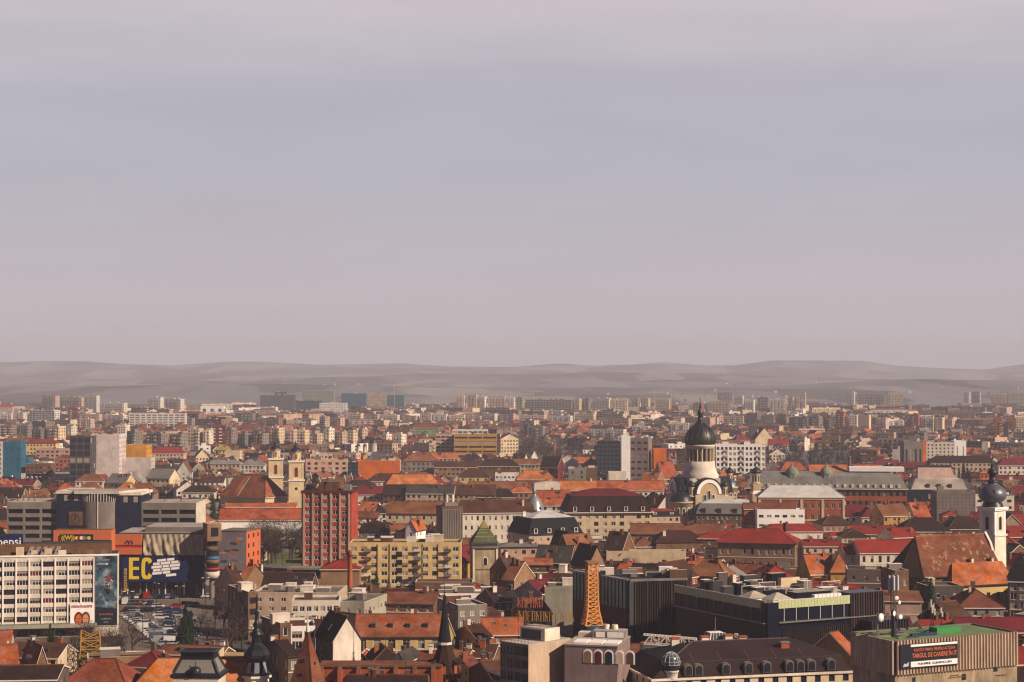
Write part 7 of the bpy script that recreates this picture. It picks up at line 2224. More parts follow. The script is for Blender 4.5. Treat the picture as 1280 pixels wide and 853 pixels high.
# centre middle ground
O(380, 384, 575, 600, 'white', d=16, cols=0)
O(382, 436, 575, 601, 'peach', d=18, sp=5, ww=2.4, wh=1.9, label='peach office with square windows and grey corner, behind red tower', yaw=4)
O(436, 450, 578, 600, 'navy', d=12, glass='blueglass', ww=3, sp=4)
O(449, 501, 576, 603, 'orange', d=16, cols=0, label='blank salmon orange hall beside dark glass corner', swall='peach', clutter=5)
B(500, 550, 567, 577, 600, 18, 8, 'hip', 'concrete', 'rust tile', label='grey tenement with tall orange-brown hipped roof', sp=3.4)
B(540, 573, 566, 573, 586, 11, 0, 'gx', 'cream', 'orange tile')
O(545, 569, 543, 578, 'peach', d=14, sp=5, ww=3.6, wh=1.6, label='peach office annex beside yellow banded office')
O(568, 621, 543, 579, 'ochre', d=18, sp=13, ww=11.6, wh=1.7, label='yellow office with long dark window bands', rows=6, clutter=4)
O(566, 610, 537, 572, 'white', d=10, label='white top storey behind the yellow banded office', sp=5, ww=4)
B(619, 648, 543, 549, 575, 14, 22, 'gy', 'cream', 'scarlet metal', label='cream block with white gable and red roof beside yellow office')
B(516, 549, 529, 535, 551, 13, 0, 'hip', 'green', 'rust tile', label='pale green house with brown hipped roof')
B(640, 660, 567, 574, 588, 10, -20, 'gx', 'cream', 'dark tile')
B(662, 672, 564, 571, 580, 9, 10, 'gy', 'nearwhite', 'white metal', cols=0)
B(543, 602, 577, 584, 601, 13, 0, 'gx', 'tan', 'brown tile'); B(598, 650, 574, 583, 604, 16, 0, 'hip', 'brown', 'dark tile'); B(620, 682, 574, 580, 603, 14, 0, 'gx', 'stone', 'rust tile', sp=2.6)
B(574, 612, 587, 596, 609, 12, 0, 'hip', 'yellow', 'brown tile', label='bright yellow house with brown hipped roof', sp=5)
O(619, 649, 592, 612, 'white', sp=2.6, ww=1.5, wh=1.3, label='small white block with rows of dark windows')
B(645, 693, 588, 600, 619, 13, 0, 'hip', 'brick', 'orange tile', label='brick house with long bright orange roof'); B(664, 706, 601, 604, 622, 11, 10, 'gy', 'ivory', 'rust tile', cols=0)
B(675, 706, 571, 584, 612, 12, -25, 'gx', 'maroon', 'dark tile', label='maroon house with slate roof')
B(697, 722, 569, 577, 594, 12, 0, 'gy', 'ivory', 'grey metal', cols=0)
O(710, 732, 586, 611, 'grey', sp=5, label='plain grey block with few windows behind orange roofs'); O(732, 746, 585, 608, 'brown', cols=0)
B(480, 550, 593, 606, 622, 12, 10, 'hip', 'ivory', 'orange tile', x=0, label='low house with vivid orange roof behind the two conifers')
B(466, 515, 592, 602, 620, 12, 0, 'hip', 'ivory', 'brown tile'); B(430, 470, 600, 608, 626, 13, 0, 'hip', 'brown', 'dark tile')
B(447, 490, 608, 618, 634, 12, 0, 'gx', 'ivory', 'crimson metal'); B(480, 540, 606, 618, 636, 13, 0, 'gx', 'brown', 'dark tile'); B(508, 570, 607, 617, 637, 14, -4, 'gx', 'beige', 'slate')
B(540, 620, 606, 618, 636, 13, 0, 'gx', 'stone', 'brown tile', dorm=4); B(585, 660, 602, 612, 628, 13, 0, 'gx', 'peach', 'rust tile'); B(596, 644, 611, 622, 636, 11, 0, 'hip', 'ivory', 'dark tile')
B(448, 480, 627, 639, 655, 12, -20, 'gx', 'ivory', 'orange tile'); B(462, 485, 630, 642, 655, 11, 0, 'hip', 'ivory', 'dark tile'); B(448, 474, 640, 647, 660, 9, 0, 'gx', 'ivory', 'rust tile')
B(484, 575, 627, 642, 672, 15, -8, 'gx', 'cream', 'rust tile', label='long cream hall with brown tile roof left of the grey concrete tower')
B(572, 668, 625, 641, 690, 16, 9, 'gx', 'ivory', 'brown tile', sp=2.6, ww=1.0, wh=1.9, rows=4, label='long ivory barracks with rows of arched windows and skylit roof', chim=5, miss=.001)
B(450, 492, 652, 664, 690, 12, -12, 'mans', 'grey', 'dark tile', label='grey villa with steep dark roof beside the red tower')
B(485, 530, 655, 665, 692, 11, 10, 'gx', 'ivory', 'rust tile'); B(508, 532, 650, 662, 695, 11, -20, 'gy', 'nearwhite', 'orange tile')
# centre right, middle ground
B(700, 760, 601, 613, 628, 14, -4, 'gx', 'cream', 'orange tile'); B(745, 830, 601, 613, 630, 15, -3, 'gx', 'ivory', 'orange tile', label='long ivory building with bright orange tile roof before the cathedral'); B(668, 712, 613, 624, 640, 12, 0, 'gx', 'cream', 'orange tile')
B(636, 667, 608, 616, 634, 12, 0, 'hip', 'tan', 'orange tile'); B(800, 832, 590, 604, 618, 14, -30, 'gx', 'tan', 'orange tile'); B(816, 846, 577, 598, 612, 14, 25, 'gx', 'tan', 'orange tile')
B(678, 706, 623, 632, 652, 12, 0, 'gx', 'ivory', 'orange tile', sp=2.2, label='ivory building with white gable and arcaded row below orange roof')
B(800, 832, 617, 634, 652, 12, -28, 'mans', 'ivory', 'dark tile', label='ivory villa with steep brown mansard and white turret dormers'); B(806, 846, 620, 640, 655, 12, 22, 'gy', 'ivory', 'orange tile')
B(775, 848, 638, 645, 680, 20, 10, 'mans', 'beige', 'black metal', end='scarlet metal', dormers=3, label='wide block with black mansard and red metal top', sp=3)
B(700, 812, 613, 641, 686, 26, 5, 'mans', 'cream', 'dark tile', end='crimson metal', sp=4, ww=2, wh=1.8, dormers=5, name='apartment_block', cat='apartment block', style='house', over=1.2, label='large cream apartment house with dark mansard and crimson top, balconies below')
B(634, 728, 641, 669, 700, 22, 24, 'mans', 'beige', 'black metal', end='white metal', dormers=4, label='grey mansard house with white flat top and cream end wall', swall='cream', sp=3.4)
B(622, 672, 678, 684, 716, 12, 6, 'hip', 'peach', 'grey metal', sp=3.4, ww=1.5, label='peach three-storey house with grey metal roof')
B(668, 722, 682, 703, 722, 13, -14, 'gx', 'brown', 'slate', label='house with weathered grey tile roof and brown gable', chim=1)
B(696, 745, 668, 690, 712, 12, 24, 'gx', 'brown', 'rust tile'); B(688, 716, 665, 682, 704, 10, 30, 'gy', 'brown', 'dark tile')
B(714, 756, 683, 706, 730, 13, 28, 'gy', 'tan', 'black metal', label='house with black roof slope and tan gable', cols=2, chim=3)
B(752, 795, 665, 692, 712, 16, -24, 'gx', 'brown', 'dark tile', label='house with big dark purple-brown roof slope')
B(786, 905, 655, 668, 690, 14, -5, 'gx', 'tan', 'rust tile', label='long building under weathered orange-brown roof', chim=4)
B(783, 822, 672, 684, 700, 12, 10, 'hip', 'tan', 'rust tile'); B(812, 880, 663, 678, 700, 14, 8, 'hip', 'oldwall', 'brown tile', sp=1.8, ww=.9, wh=2.4, rows=1, label='tan pavilion lined with pilasters under brown hipped roof')
B(690, 732, 717, 719, 745, 14, -16, 'flat', 'brown', 'pale felt', sp=2.0, ww=1.0, wh=2.2, rows=2, label='low brown building with row of white arched windows')
B(655, 690, 698, 706, 726, 11, 0, 'gx', 'brown', 'orange tile'); B(612, 650, 695, 716, 745, 14, 32, 'gx', 'brown', 'brown tile'); B(628, 668, 702, 724, 750, 14, -30, 'gx', 'tan', 'rust tile')
B(596, 640, 735, 752, 775, 14, 25, 'gx', 'brown', 'dark tile'); B(640, 690, 748, 768, 795, 13, 30, 'gx', 'brick', 'rust tile', over=.4)
B(645, 700, 725, 742, 782, 14, 34, 'gx', 'greenish', 'crimson metal', label='house with dark red roof and pale green gable', blankside=True)
O(680, 724, 734, 782, 'greenish', d=14, cols=0, label='blank pale green wall beside the dark red mall front', clutter=2)
O(757, 856, 689, 712, 'cream', d=8, cols=0, label='long blank cream firewall above the dark mall', clutter=0, name='courtyard_wall', cat='wall', par=1); O(880, 946, 687, 712, 'cream', d=8, cols=0, label='taller blank cream firewall stretch by the aerial', clutter=0, name='courtyard_wall', cat='wall')
# right middle
O(1213, 1262, 620, 655, 'ivory', d=14, sp=5, ww=2.4, wh=1.4, label='ivory block behind the white church tower'); O(1166, 1214, 614, 655, 'concrete', d=14, sp=2, ww=.6, wh=.5, label='block wrapped in brown scaffold netting', rows=9, glass='brown')
O(1079, 1122, 611, 652, 'plum', d=14, yaw=6, cols=0, label='blank plum grey wall in front of the long courthouse')
O(1129, 1160, 612, 640, 'navy', d=14, sp=2, ww=1.5, wh=3, rows=2, label='dark building with white glazed top strip')
O(1120, 1128, 612, 638, 'yellow', cols=1)
B(1034, 1092, 631, 645, 662, 14, 0, 'hip', 'ivory', 'crimson metal', label='villa with bright crimson metal roof'); B(1074, 1092, 634, 647, 664, 12, 0, 'hip', 'ivory', 'crimson metal')
B(1088, 1134, 630, 645, 668, 14, 18, 'gx', 'ochre', 'rust tile', sp=2.4, label='ochre villa with arched windows and turret corner'); B(1130, 1160, 628, 648, 662, 14, 15, 'gx', 'yellow', 'orange tile', label='house with orange roof and stepped yellow gable')
B(1120, 1182, 647, 665, 680, 18, 0, 'hip', 'beige', 'dark tile', label='wide low building under dark brown hipped roof'); B(1180, 1226, 645, 662, 678, 14, 0, 'hip', 'brown', 'dark tile')
B(1060, 1120, 657, 668, 684, 14, -10, 'gx', 'ivory', 'scarlet metal'); B(1098, 1146, 660, 672, 690, 13, 20, 'gx', 'ivory', 'scarlet metal'); B(1048, 1080, 661, 671, 690, 12, 0, 'hip', 'cream', 'dark tile')
B(996, 1040, 641, 651, 668, 13, -12, 'gx', 'oldwall', 'rust tile'); B(1018, 1062, 645, 656, 674, 13, 10, 'hip', 'tan', 'brown tile')
B(949, 1025, 655, 665, 688, 14, 3, 'hip', 'ivory', 'scarlet metal', sp=4.6, label='ivory house with tall arched windows and red roof beside black chimney')
B(894, 1000, 661, 680, 716, 18, -13, 'hip', 'tan', 'scarlet metal', sp=3, wh=2.6, rows=2, label='long tan institute with bright red metal roof', over=1.0)
B(870, 935, 665, 674, 700, 14, -8, 'hip', 'brown', 'scarlet metal'); B(986, 1052, 674, 684, 706, 14, -8, 'hip', 'cream', 'scarlet metal')
B(1000, 1048, 676, 683, 712, 14, 0, 'gx', 'pink', 'scarlet metal', sp=3)
B(1050, 1072, 680, 692, 718, 12, 0, 'gx', 'ivory', 'scarlet metal', sp=5, wh=2.6); B(1064, 1150, 675, 691, 720, 15, 5, 'gx', 'ivory', 'scarlet metal', sp=3.2, wh=2.6, rows=2, label='cream two-storey house with long bright red roof, tall windows', chim=0)
B(998, 1044, 693, 717, 732, 12, 14, 'gx', 'ochre', 'orange tile', label='small villa with steep orange roof and ornate gables', chim=3); B(1034, 1058, 690, 716, 732, 11, 0, 'hip', 'ochre', 'orange tile')
B(1104, 1130, 713, 716, 764, 12, 10, 'flat', 'oldwall', 'brown tile', cols=2, rows=2, label='crumbling tan house with patchy plaster beside mall'); B(1054, 1106, 712, 715, 745, 12, -8, 'flat', 'mauve', 'brown tile', cols=3, rows=2)
B(1188, 1244, 736, 760, 782, 16, 0, 'hip', 'grey', 'rust tile', label='house with large brown hipped roof right of the low grey block'); O(1148, 1198, 733, 768, 'dark grey', d=12, yaw=8, sp=5, label='low charcoal block behind the tall conifer')
B(1100, 1150, 744, 752, 785, 12, -6, 'shed', 'pink', 'rust tile', cols=0, label='blank pink shed wall behind telecom mast'); B(1150, 1212, 752, 778, 796, 16, 30, 'gx', 'brown', 'brown tile')
B(1142, 1196, 775, 790, 808, 12, 8, 'gx', 'cream', 'scarlet metal', label='low house with bright red roof right behind the green rooftop'); B(1190, 1300, 772, 790, 810, 12, 2, 'gx', 'ivory', 'crimson metal', label='long low roof of dull red metal behind the green rooftop')
B(1252, 1300, 698, 728, 775, 16, -14, 'mans', 'mauve', 'black metal', sp=3.2, ww=2, wh=2.2, label='dark-roofed apartment house with balconies at the right edge', name='apartment_block', cat='apartment block')
# left and centre foreground
B(274, 304, 708, 735, 765, 16, 38, 'gx', 'beige', 'brown tile', label='beige house with brown tile roof beside corner tower'); B(300, 332, 706, 728, 752, 13, -30, 'gx', 'tan', 'orange tile'); B(330, 396, 716, 738, 762, 15, -4, 'gx', 'brown', 'dark tile', label='low house with wide dark red-brown roof below the red tower')
B(287, 322, 740, 744, 800, 20, 26, 'flat', 'oldwall', 'grey felt', sp=3.4, ww=2.2, wh=1.8, rows=4, label='plain beige corner block beside the car park street')
O(322, 432, 741, 778, 'beige', d=20, yaw=-3, sp=4, ww=1.6, wh=1.2, label='long beige flat-roofed building in the old town block', clutter=6)
O(365, 428, 751, 792, 'ivory', d=14, yaw=4, sp=2, ww=1.5, wh=1.6, rows=3, label='ivory flat-roofed house with continuous glazed veranda')
O(420, 482, 753, 788, 'greenish', d=22, yaw=-14, label='flat greenish felt-roofed building with thin masts', clutter=3)
B(328, 364, 779, 785, 826, 16, 26, 'flat', 'oldwall', 'grey felt', sp=2.8, ww=1.3, wh=2.2, label='weathered brown tenement beside the green-banded office'); B(338, 366, 800, 820, 862, 20, 26, 'gx', 'mauve', 'dark tile', sp=3, ww=1.5, wh=2.2)
O(360, 398, 783, 850, 'nearwhite', d=12, yaw=8, sp=3.6, ww=2.6, wh=1.7, rows=5, label='white office with olive green window bands', band='ivory', glass='green', swall='grey')
B(393, 454, 771, 800, 858, 13, 25, 'gy', 'ivory', 'dark tile', cols=0, scols=5, swall='mauve', rows=3, label='tall house with blank white gable and dark arched side windows', chim=2, wh=2.4)  # mauve side wall holds the sunless flank's shade in its colour
B(446, 556, 768, 795, 832, 16, 1, 'gx', 'yellow', 'red tile', sp=4.2, ww=1.9, wh=2.4, rows=2, dorm=4, label='yellow house with long red tile roof and four dormers', chim=0, miss=.001)
B(540, 568, 772, 790, 820, 12, 16, 'gy', 'yellow', 'brown tile', cols=0, label='plain bright yellow gable behind the slim dark spire')
O(545, 610, 757, 800, 'grey', d=20, yaw=20, label='grey block with bright white flat roof', rk='white metal', ww=1.6, clutter=4)
B(568, 616, 781, 797, 824, 14, 26, 'gx', 'tan', 'brown tile'); B(600, 655, 772, 793, 818, 14, 4, 'gx', 'brick', 'orange tile')
O(545, 622, 742, 768, 'nearwhite', d=12, sp=4, label='long low white flat-roofed house with small chimneys', clutter=7)
B(480, 552, 740, 755, 778, 12, -10, 'gx', 'brown', 'rust tile'); B(470, 520, 736, 752, 776, 14, 22, 'gx', 'brown', 'dark tile'); B(520, 556, 741, 748, 770, 10, 4, 'shed', 'ivory', 'stripe', label='small house with red and white striped metal roof')
O(520, 592, 728, 756, 'brown', d=10, cols=0, label='long blank brown wall below the yellow housing block', name='courtyard_wall', cat='wall', clutter=0); B(500, 530, 724, 731, 752, 9, 15, 'hip', 'grey', 'slate', chim=0)
B(404, 452, 699, 712, 745, 14, 0, 'hip', 'tan', 'scarlet metal', cols=0, scols=0, label='windowless tan house with glowing red hipped roof'); 
B(425, 452, 806, 822, 850, 12, 24, 'gx', 'brick', 'dark tile'); B(432, 470, 810, 828, 852, 14, -24, 'gx', 'brick', 'rust tile'); B(455, 505, 807, 829, 856, 14, 12, 'hip', 'brown', 'dark tile'); B(490, 525, 812, 830, 856, 13, -16, 'hip', 'brown', 'slate')
B(520, 560, 814, 826, 850, 12, 6, 'gx', 'brick', 'rust tile'); B(555, 596, 812, 826, 852, 12, -12, 'gx', 'tan', 'rust tile'); B(570, 596, 820, 834, 862, 12, 22, 'gx', 'yellow', 'red tile'); B(590, 628, 806, 822, 848, 13, -10, 'gx', 'brown', 'brown tile')
B(585, 640, 826, 850, 885, 18, 20, 'gx', 'brown', 'brown tile', label='house with broad plain brown roof beside the light office')
B(-14, 34, 806, 834, 862, 14, 20, 'gx', 'oldwall', 'red tile', label='old house with dark red roof before the white slab'); B(30, 62, 808, 832, 858, 13, 30, 'gy', 'oldwall', 'red tile', cols=0, label='old house with weathered plaster gable')
B(-12, 84, 832, 850, 905, 16, 4, 'gx', 'mauve', 'dark tile', cols=0, label='low mauve wall under ribbed tile roof, bottom corner', chim=0)
B(1016, 1066, 790, 835, 870, 20, 40, 'gx', 'tan', 'orange tile', label='orange tile slope behind the dark mansard', chim=0)
# ------------------------------------------------------------------ the rest of the town: planned, tested for what shows, then built
rnd = random.Random(11)
def blocked_view(pts, top, vis_only=True):
    """would a house this high stand in front of something that must stay in view?"""
    px = [pxof(p[0], p[1], top)[0] for p in pts]
    x0, x1 = min(px), max(px)
    near = min(p[1] for p in pts)
    py = pxof(0, near, top)[1]
    for r in REG:
        if r['vis'] is None or r['Y'] <= near: continue
        if r['x1'] > x0 + 1 and r['x0'] < x1 - 1 and py < r['vis']:
            return True
    return False
NOBUILD = [(140, 300, 736, 826), (284, 330, 736, 850), (322, 384, 684, 730), (56, 160, 800, 842), (640, 724, 556, 585), (735, 792, 553, 575), (930, 1064, 565, 594), (1186, 1212, 590, 618)]      # (x0, x1, y0, y1) in photo pixels: open ground
def keep_clear(x0, x1, row, Y):
    REG.append(dict(X=xof((x0 + x1) / 2, Y), Y=Y, x0=x0, x1=x1, vis=row, near=Y))
keep_clear(826, 956, 640, 890); keep_clear(150, 290, 806, 640); keep_clear(286, 324, 800, 560); keep_clear(322, 384, 722, 720); keep_clear(640, 724, 566, 1900); keep_clear(930, 1062, 580, 1700); keep_clear(56, 150, 806, 505)
def open_ground(X, Y):
    px, py = pxof(X, Y, 0)
    return any(a <= px <= b and c <= py <= d for a, b, c, d in NOBUILD)
def fill_row(y0, y1, kinds, tries, wr, dr, er, rr, name, sp):
    for _ in range(tries):
        Y = rnd.uniform(y0, y1)
        X = rnd.uniform(-0.345, 0.345) * Y
        yaw = radians(rnd.choice((-34, -26, -14, -4, 0, 5, 18, 30)) + rnd.uniform(-5, 5) + 14 * sin(X / 210) + 12 * cos(Y / 170))
        if name == 'apartment_block': yaw = radians(rnd.choice((-42, -32, -24, -16, 22)) + rnd.uniform(-4, 4))
        w, d = rnd.uniform(*wr), rnd.uniform(*dr)
        if rnd.random() < .3: w, d = d, w
        if open_ground(X, Y): continue
        c0 = cells(X, Y, w, d, yaw, 0.2)
        if any(c in OCC for c in c0): continue
        eave = rnd.uniform(*er)
        ridge = eave + min(w, d) * rnd.uniform(*rr)
        c, s = cos(yaw), sin(yaw)
        pts = [(X + u * c - v * s, Y + u * s + v * c) for u, v in ((-w / 2, -d / 2), (w / 2, -d / 2), (w / 2, d / 2), (-w / 2, d / 2))]
        ok = not blocked_view(pts, ridge)
        if not ok:
            eave, ridge = 5.0, 7.6
            if blocked_view(pts, ridge):
                if rnd.random() < .6: continue
                eave, ridge = 2.9, 4.6
                if blocked_view(pts, ridge): continue
        kinds(X, Y, w, d, yaw, eave, ridge, name, sp)
        reg(X, Y, w, d, yaw, eave, ridge)
def house_kind(X, Y, w, d, yaw, eave, ridge, name, sp):
    kind = rnd.choice(('gx', 'gx', 'gx', 'hip', 'hip', 'gy', 'flat') if Y < 1300 else ('gx', 'hip', 'gx', 'flat', 'gy'))
    if w < d and kind == 'gx': kind = 'gy'
    elif w > d * 1.3 and kind == 'gy': kind = 'gx'
    rk = rnd.choice(('rust tile', 'brown tile', 'brown tile', 'dark tile', 'dark tile', 'orange tile', 'red tile', 'rust tile', 'rust tile', 'crimson metal', 'grey metal', 'slate'))
    if X > 80 and Y < 1000 and rnd.random() < .4: rk = 'scarlet metal'
    if kind == 'flat': rk = rnd.choice(('grey felt', 'pale felt', 'dark felt'))
    if kind == 'flat': ridge = eave
    wall = rnd.choice(('cream', 'ivory', 'beige', 'tan', 'yellow', 'ochre', 'peach', 'mauve', 'grey', 'brown', 'brown', 'oldwall', 'oldwall', 'white', 'stone', 'concrete', 'brick'))
    ITEMS.append(dict(X=X, Y=Y, w=w, d=d, yaw=yaw, eave=eave, ridge=ridge, roof=kind, wall=wall, rk=rk, name='house', cat=None, label=None, seed=rnd.randrange(10 ** 6), chim=rnd.choice((1, 2, 2, 3, 4)), sp=sp, dorm=rnd.choice((0, 0, 0, 2, 3))))
def block_kind(X, Y, w, d, yaw, eave, ridge, name, sp):
    wall = rnd.choice(('cream', 'ivory', 'beige', 'pink', 'concrete', 'grey', 'peach', 'white', 'plum', 'tan', 'brown'))
    tiled = rnd.random() < .12
    ITEMS.append(dict(X=X, Y=Y, w=w, d=d, yaw=yaw, eave=eave, ridge=eave + 3 if tiled else eave, roof='hip' if tiled else 'flat', wall=wall, rk='rust tile' if tiled else rnd.choice(('grey felt', 'pale felt')), name='apartment_block', cat='apartment block',
                      label=None, seed=rnd.randrange(10 ** 6), style='block', bmod=rnd.choice((2, 3, 4, 5)), sp=rnd.uniform(3, 5.2), ww=rnd.uniform(1.3, 2.6), wh=rnd.uniform(1.3, 1.8), scols=rnd.choice((0, 1, 2)), balc=rnd.choice(('ivory', 'cream', 'concrete', 'peach', 'brick')), clutter=2))
fill_row(395, 1050, house_kind, 10500, (9, 20), (8, 12), (5, 10), (.28, .5), 'house', 3.0)
fill_row(1050, 1500, house_kind, 5800, (9, 22), (8, 12), (4.5, 9), (.28, .5), 'house', 3.2)
fill_row(1350, 2100, block_kind, 260, (18, 45), (11, 14), (11, 17), (0, 0), 'apartment_block', 3.6)
fill_row(1500, 2600, house_kind, 6200, (9, 22), (8, 12), (4.5, 9), (.28, .5), 'house', 3.5)
fill_row(2000, 3300, block_kind, 900, (20, 60), (12, 15), (13, 20), (0, 0), 'apartment_block', 3.6)
fill_row(2700, 4200, block_kind, 900, (25, 80), (12, 15), (12, 24), (0, 0), 'apartment_block', 3.6)
fill_row(2400, 4300, house_kind, 3500, (12, 26), (9, 16), (5, 9), (.28, .45), 'house', 4)
# ------------------------------------------------------------------ what of each planned building shows from the lookout
def proxy_polys(S):
    w, d = S['w'] / 2, S['d'] / 2
    M = Matrix.Translation((S['X'], S['Y'], 0)) @ Matrix.Rotation(S['yaw'], 4, 'Z')
    e, r = S['eave'], S['ridge']
    P = lambda x, y, z: M @ Vector((x, y, z))
    b = [P(-w, -d, 0), P(w, -d, 0), P(w, d, 0), P(-w, d, 0), P(-w, -d, e), P(w, -d, e), P(w, d, e), P(-w, d, e)]
    f = [(0, 1, 5, 4), (1, 2, 6, 5), (2, 3, 7, 6), (3, 0, 4, 7)]
    if r > e + .1:
        if w >= d: b += [P(-w * .6, 0, r), P(w * .6, 0, r)]
        else: b += [P(0, -d * .6, r), P(0, d * .6, r)]
        if w >= d: f += [(4, 5, 9, 8), (6, 7, 8, 9), (5, 6, 9), (7, 4, 8)]
        else: f += [(5, 6, 9, 8), (7, 4, 8, 9), (4, 5, 8), (6, 7, 9)]
    else:
        f.append((4, 5, 6, 7))
    return b, f
def survey():
    V, Fc, own = [], [], []
    things = ITEMS + CUSTOM_BOXES
    for i, S in enumerate(things):
        b, f = proxy_polys(S)
        o = len(V)
        V += b
        for q in f:
            Fc.append(tuple(o + k for k in q))
            own.append(i)
    bvh = BVHTree.FromPolygons(V, Fc)
    hits = [[0, 0.0, 0.0, 1e9, -1e9, 1e9, -1e9] for _ in things]
    eye = Vector((0, 0, CAMH))
    step = 1.3
    py = 484.0
    while py < 853:
        px = 0.6
        while px < 1280:
            d = ray(px, py).normalized()
            loc, n, idx, dist = bvh.ray_cast(eye, d)
            if idx is not None:
                h = hits[own[idx]]
                h[0] += 1; h[1] += px; h[2] += py
                h[3] = min(h[3], px); h[4] = max(h[4], px); h[5] = min(h[5], py); h[6] = max(h[6], py)
            px += step
        py += step
    for S, h in zip(things, hits):
        S['area'] = h[0] * step * step
        if h[0]: S['cen'] = (h[1] / h[0], h[2] / h[0])
        else: S['cen'] = pxof(S['X'], S['Y'], S['eave'])
    return bvh
BVH = survey()
def clear_sight(X, Y, Z):
    v = Vector((X, Y, Z)) - Vector((0, 0, CAMH))
    loc, n, i, dist = BVH.ray_cast(Vector((0, 0, CAMH)), v.normalized())
    return loc is None or dist > v.length - 1.0

houses = sorted([S for S in ITEMS if S['name'] == 'house'], key=lambda S: -S['area'])
blocks = sorted([S for S in ITEMS if S['name'] == 'apartment_block'], key=lambda S: -S['area'])
others = [S for S in ITEMS if S['name'] not in ('house', 'apartment_block')]
single = [S for S in houses[:295] if S['area'] > 4] + [S for S in blocks[:290] if S['area'] > 3] + [S for S in others if S['area'] > 0]
single_ids = {id(S) for S in single}
BUILT = []       # (object, spec) for labelling
for S in single:
    Y = S['Y']
    if S['area'] > 170 and Y < 900: mode = 'full'
    elif S['area'] > 45 and Y < 2200: mode = 'mid'
    else: mode = 'one'
    if S['name'] == 'apartment_block' and mode == 'full' and S['area'] < 400: mode = 'mid'
    if mode != 'full' and Y > 900:      # windows a little larger than one pixel where they would vanish
        S.setdefault('ww', 1.5); S.setdefault('wh', 1.6)
    S['mode'] = mode
    BUILT.append((gen_building(S, mode), S))
    if S.get('extra'): S['extra'](BUILT[-1][0], S)
far_h, far_b = MB(), MB()
for S in ITEMS:
    if id(S) in single_ids: continue
    if S['area'] <= 0 and S['Y'] > 1400 and random.Random(S['seed']).random() < .5: continue
    gen_building(S, 'stuff', far_h if S['name'] != 'apartment_block' else far_b)
o = far_h.build('distant_houses')
if o: tag(o, 'small roofs and walls filling the gaps between the nearer houses', 'houses', kind='stuff')
o = far_b.build('distant_apartment_blocks')
if o: tag(o, 'mass of pale housing blocks merging below the hills', 'apartment blocks', kind='stuff')
print('SURVEY items', len(ITEMS), 'houses', len(houses), 'visible', sum(1 for S in houses if S['area'] > 0), 'blocks', len(blocks), sum(1 for S in blocks if S['area'] > 0))
# ------------------------------------------------------------------ trees
def bare_tree_protos():
    out = []
    for v in range(5):
        q = random.Random(40 + v)
        t, c = MB(), MB()
        H = 1.0
        def limb(p, d, L, r, lvl):
            e = p + d * L
            (t if lvl < 2 else c).beam(p, e, r, 'bark' if lvl < 2 else 'twig', 4 if lvl < 2 else 3)
            if lvl >= 4: return
            n = (4, 4, 4, 3)[lvl]
            for k in range(n):
                s = q.uniform(.45, 1.0) if lvl else q.uniform(.6, 1)
                b = p + d * L * s
                a = q.uniform(0, 2 * pi)
                tilt = q.uniform(.35, .95)
                nd = (d * cos(tilt) + Vector((cos(a), sin(a), .15)) * sin(tilt)).normalized()
                nd.z = max(nd.z, -.1)
                limb(b, nd, L * q.uniform(.52, .75), r * .5, lvl + 1)
        limb(Vector((0, 0, 0)), Vector((q.uniform(-.05, .05), q.uniform(-.05, .05), 1)).normalized(), .40, .038, 0)
        for k in range(230):          # fine outer twigs
            a, u = q.uniform(0, 2 * pi), q.random() ** .5
            z = q.uniform(.34, 1.0)
            R = .36 * sqrt(max(0, 1 - ((z - .62) / .42) ** 2)) * u
            p = Vector((R * cos(a), R * sin(a), z))
            d = Vector((cos(a) * q.uniform(.2, 1), sin(a) * q.uniform(.2, 1), q.uniform(.1, 1))).normalized()
            sd = d.cross(Vector((q.uniform(-1, 1), q.uniform(-1, 1), q.uniform(-1, 1)))).normalized() * .006
            e = p + d * q.uniform(.06, .13)
            c.face([p - sd, p + sd, e], 'twig')
        a, b = t.build('trunk'), c.build('crown')
        out.append((a.data, b.data)); bpy.data.objects.remove(a); bpy.data.objects.remove(b)
    return out
def conifer_protos(key, w, n=3):
    out = []
    for v in range(n):
        q = random.Random(70 + v)
        t, c = MB(), MB()
        t.lathe([(.022, 0), (.012, .6), (.004, .97)], 6, 'bark')
        for k in range(620):
            z = .06 + .93 * q.random() ** 1.25
            R = w * (1 - z) ** .8 * (0.75 + .3 * sin(z * 40 + v)) * q.uniform(.45, 1.08) + .008
            a = q.uniform(0, 2 * pi)
            p = Vector((R * cos(a), R * sin(a), z - R * .25))
            L = .035 + .05 * (1 - z)
            o = Vector((cos(a), sin(a), -.45)).normalized() * L
            s = Vector((-sin(a), cos(a), q.uniform(-.4, .4))) * L * .45
            c.face([p - o * .4 - s, p - o * .4 + s, p + o + s * .4, p + o - s * .4], key)
        a, b = t.build('trunk'), c.build('crown')
        out.append((a.data, b.data)); bpy.data.objects.remove(a); bpy.data.objects.remove(b)
    return out
BARE = bare_tree_protos()
CONI = conifer_protos('needle', .17)
BUSH = conifer_protos('bush', .42, 2)
TREES = []
rt = random.Random(21)
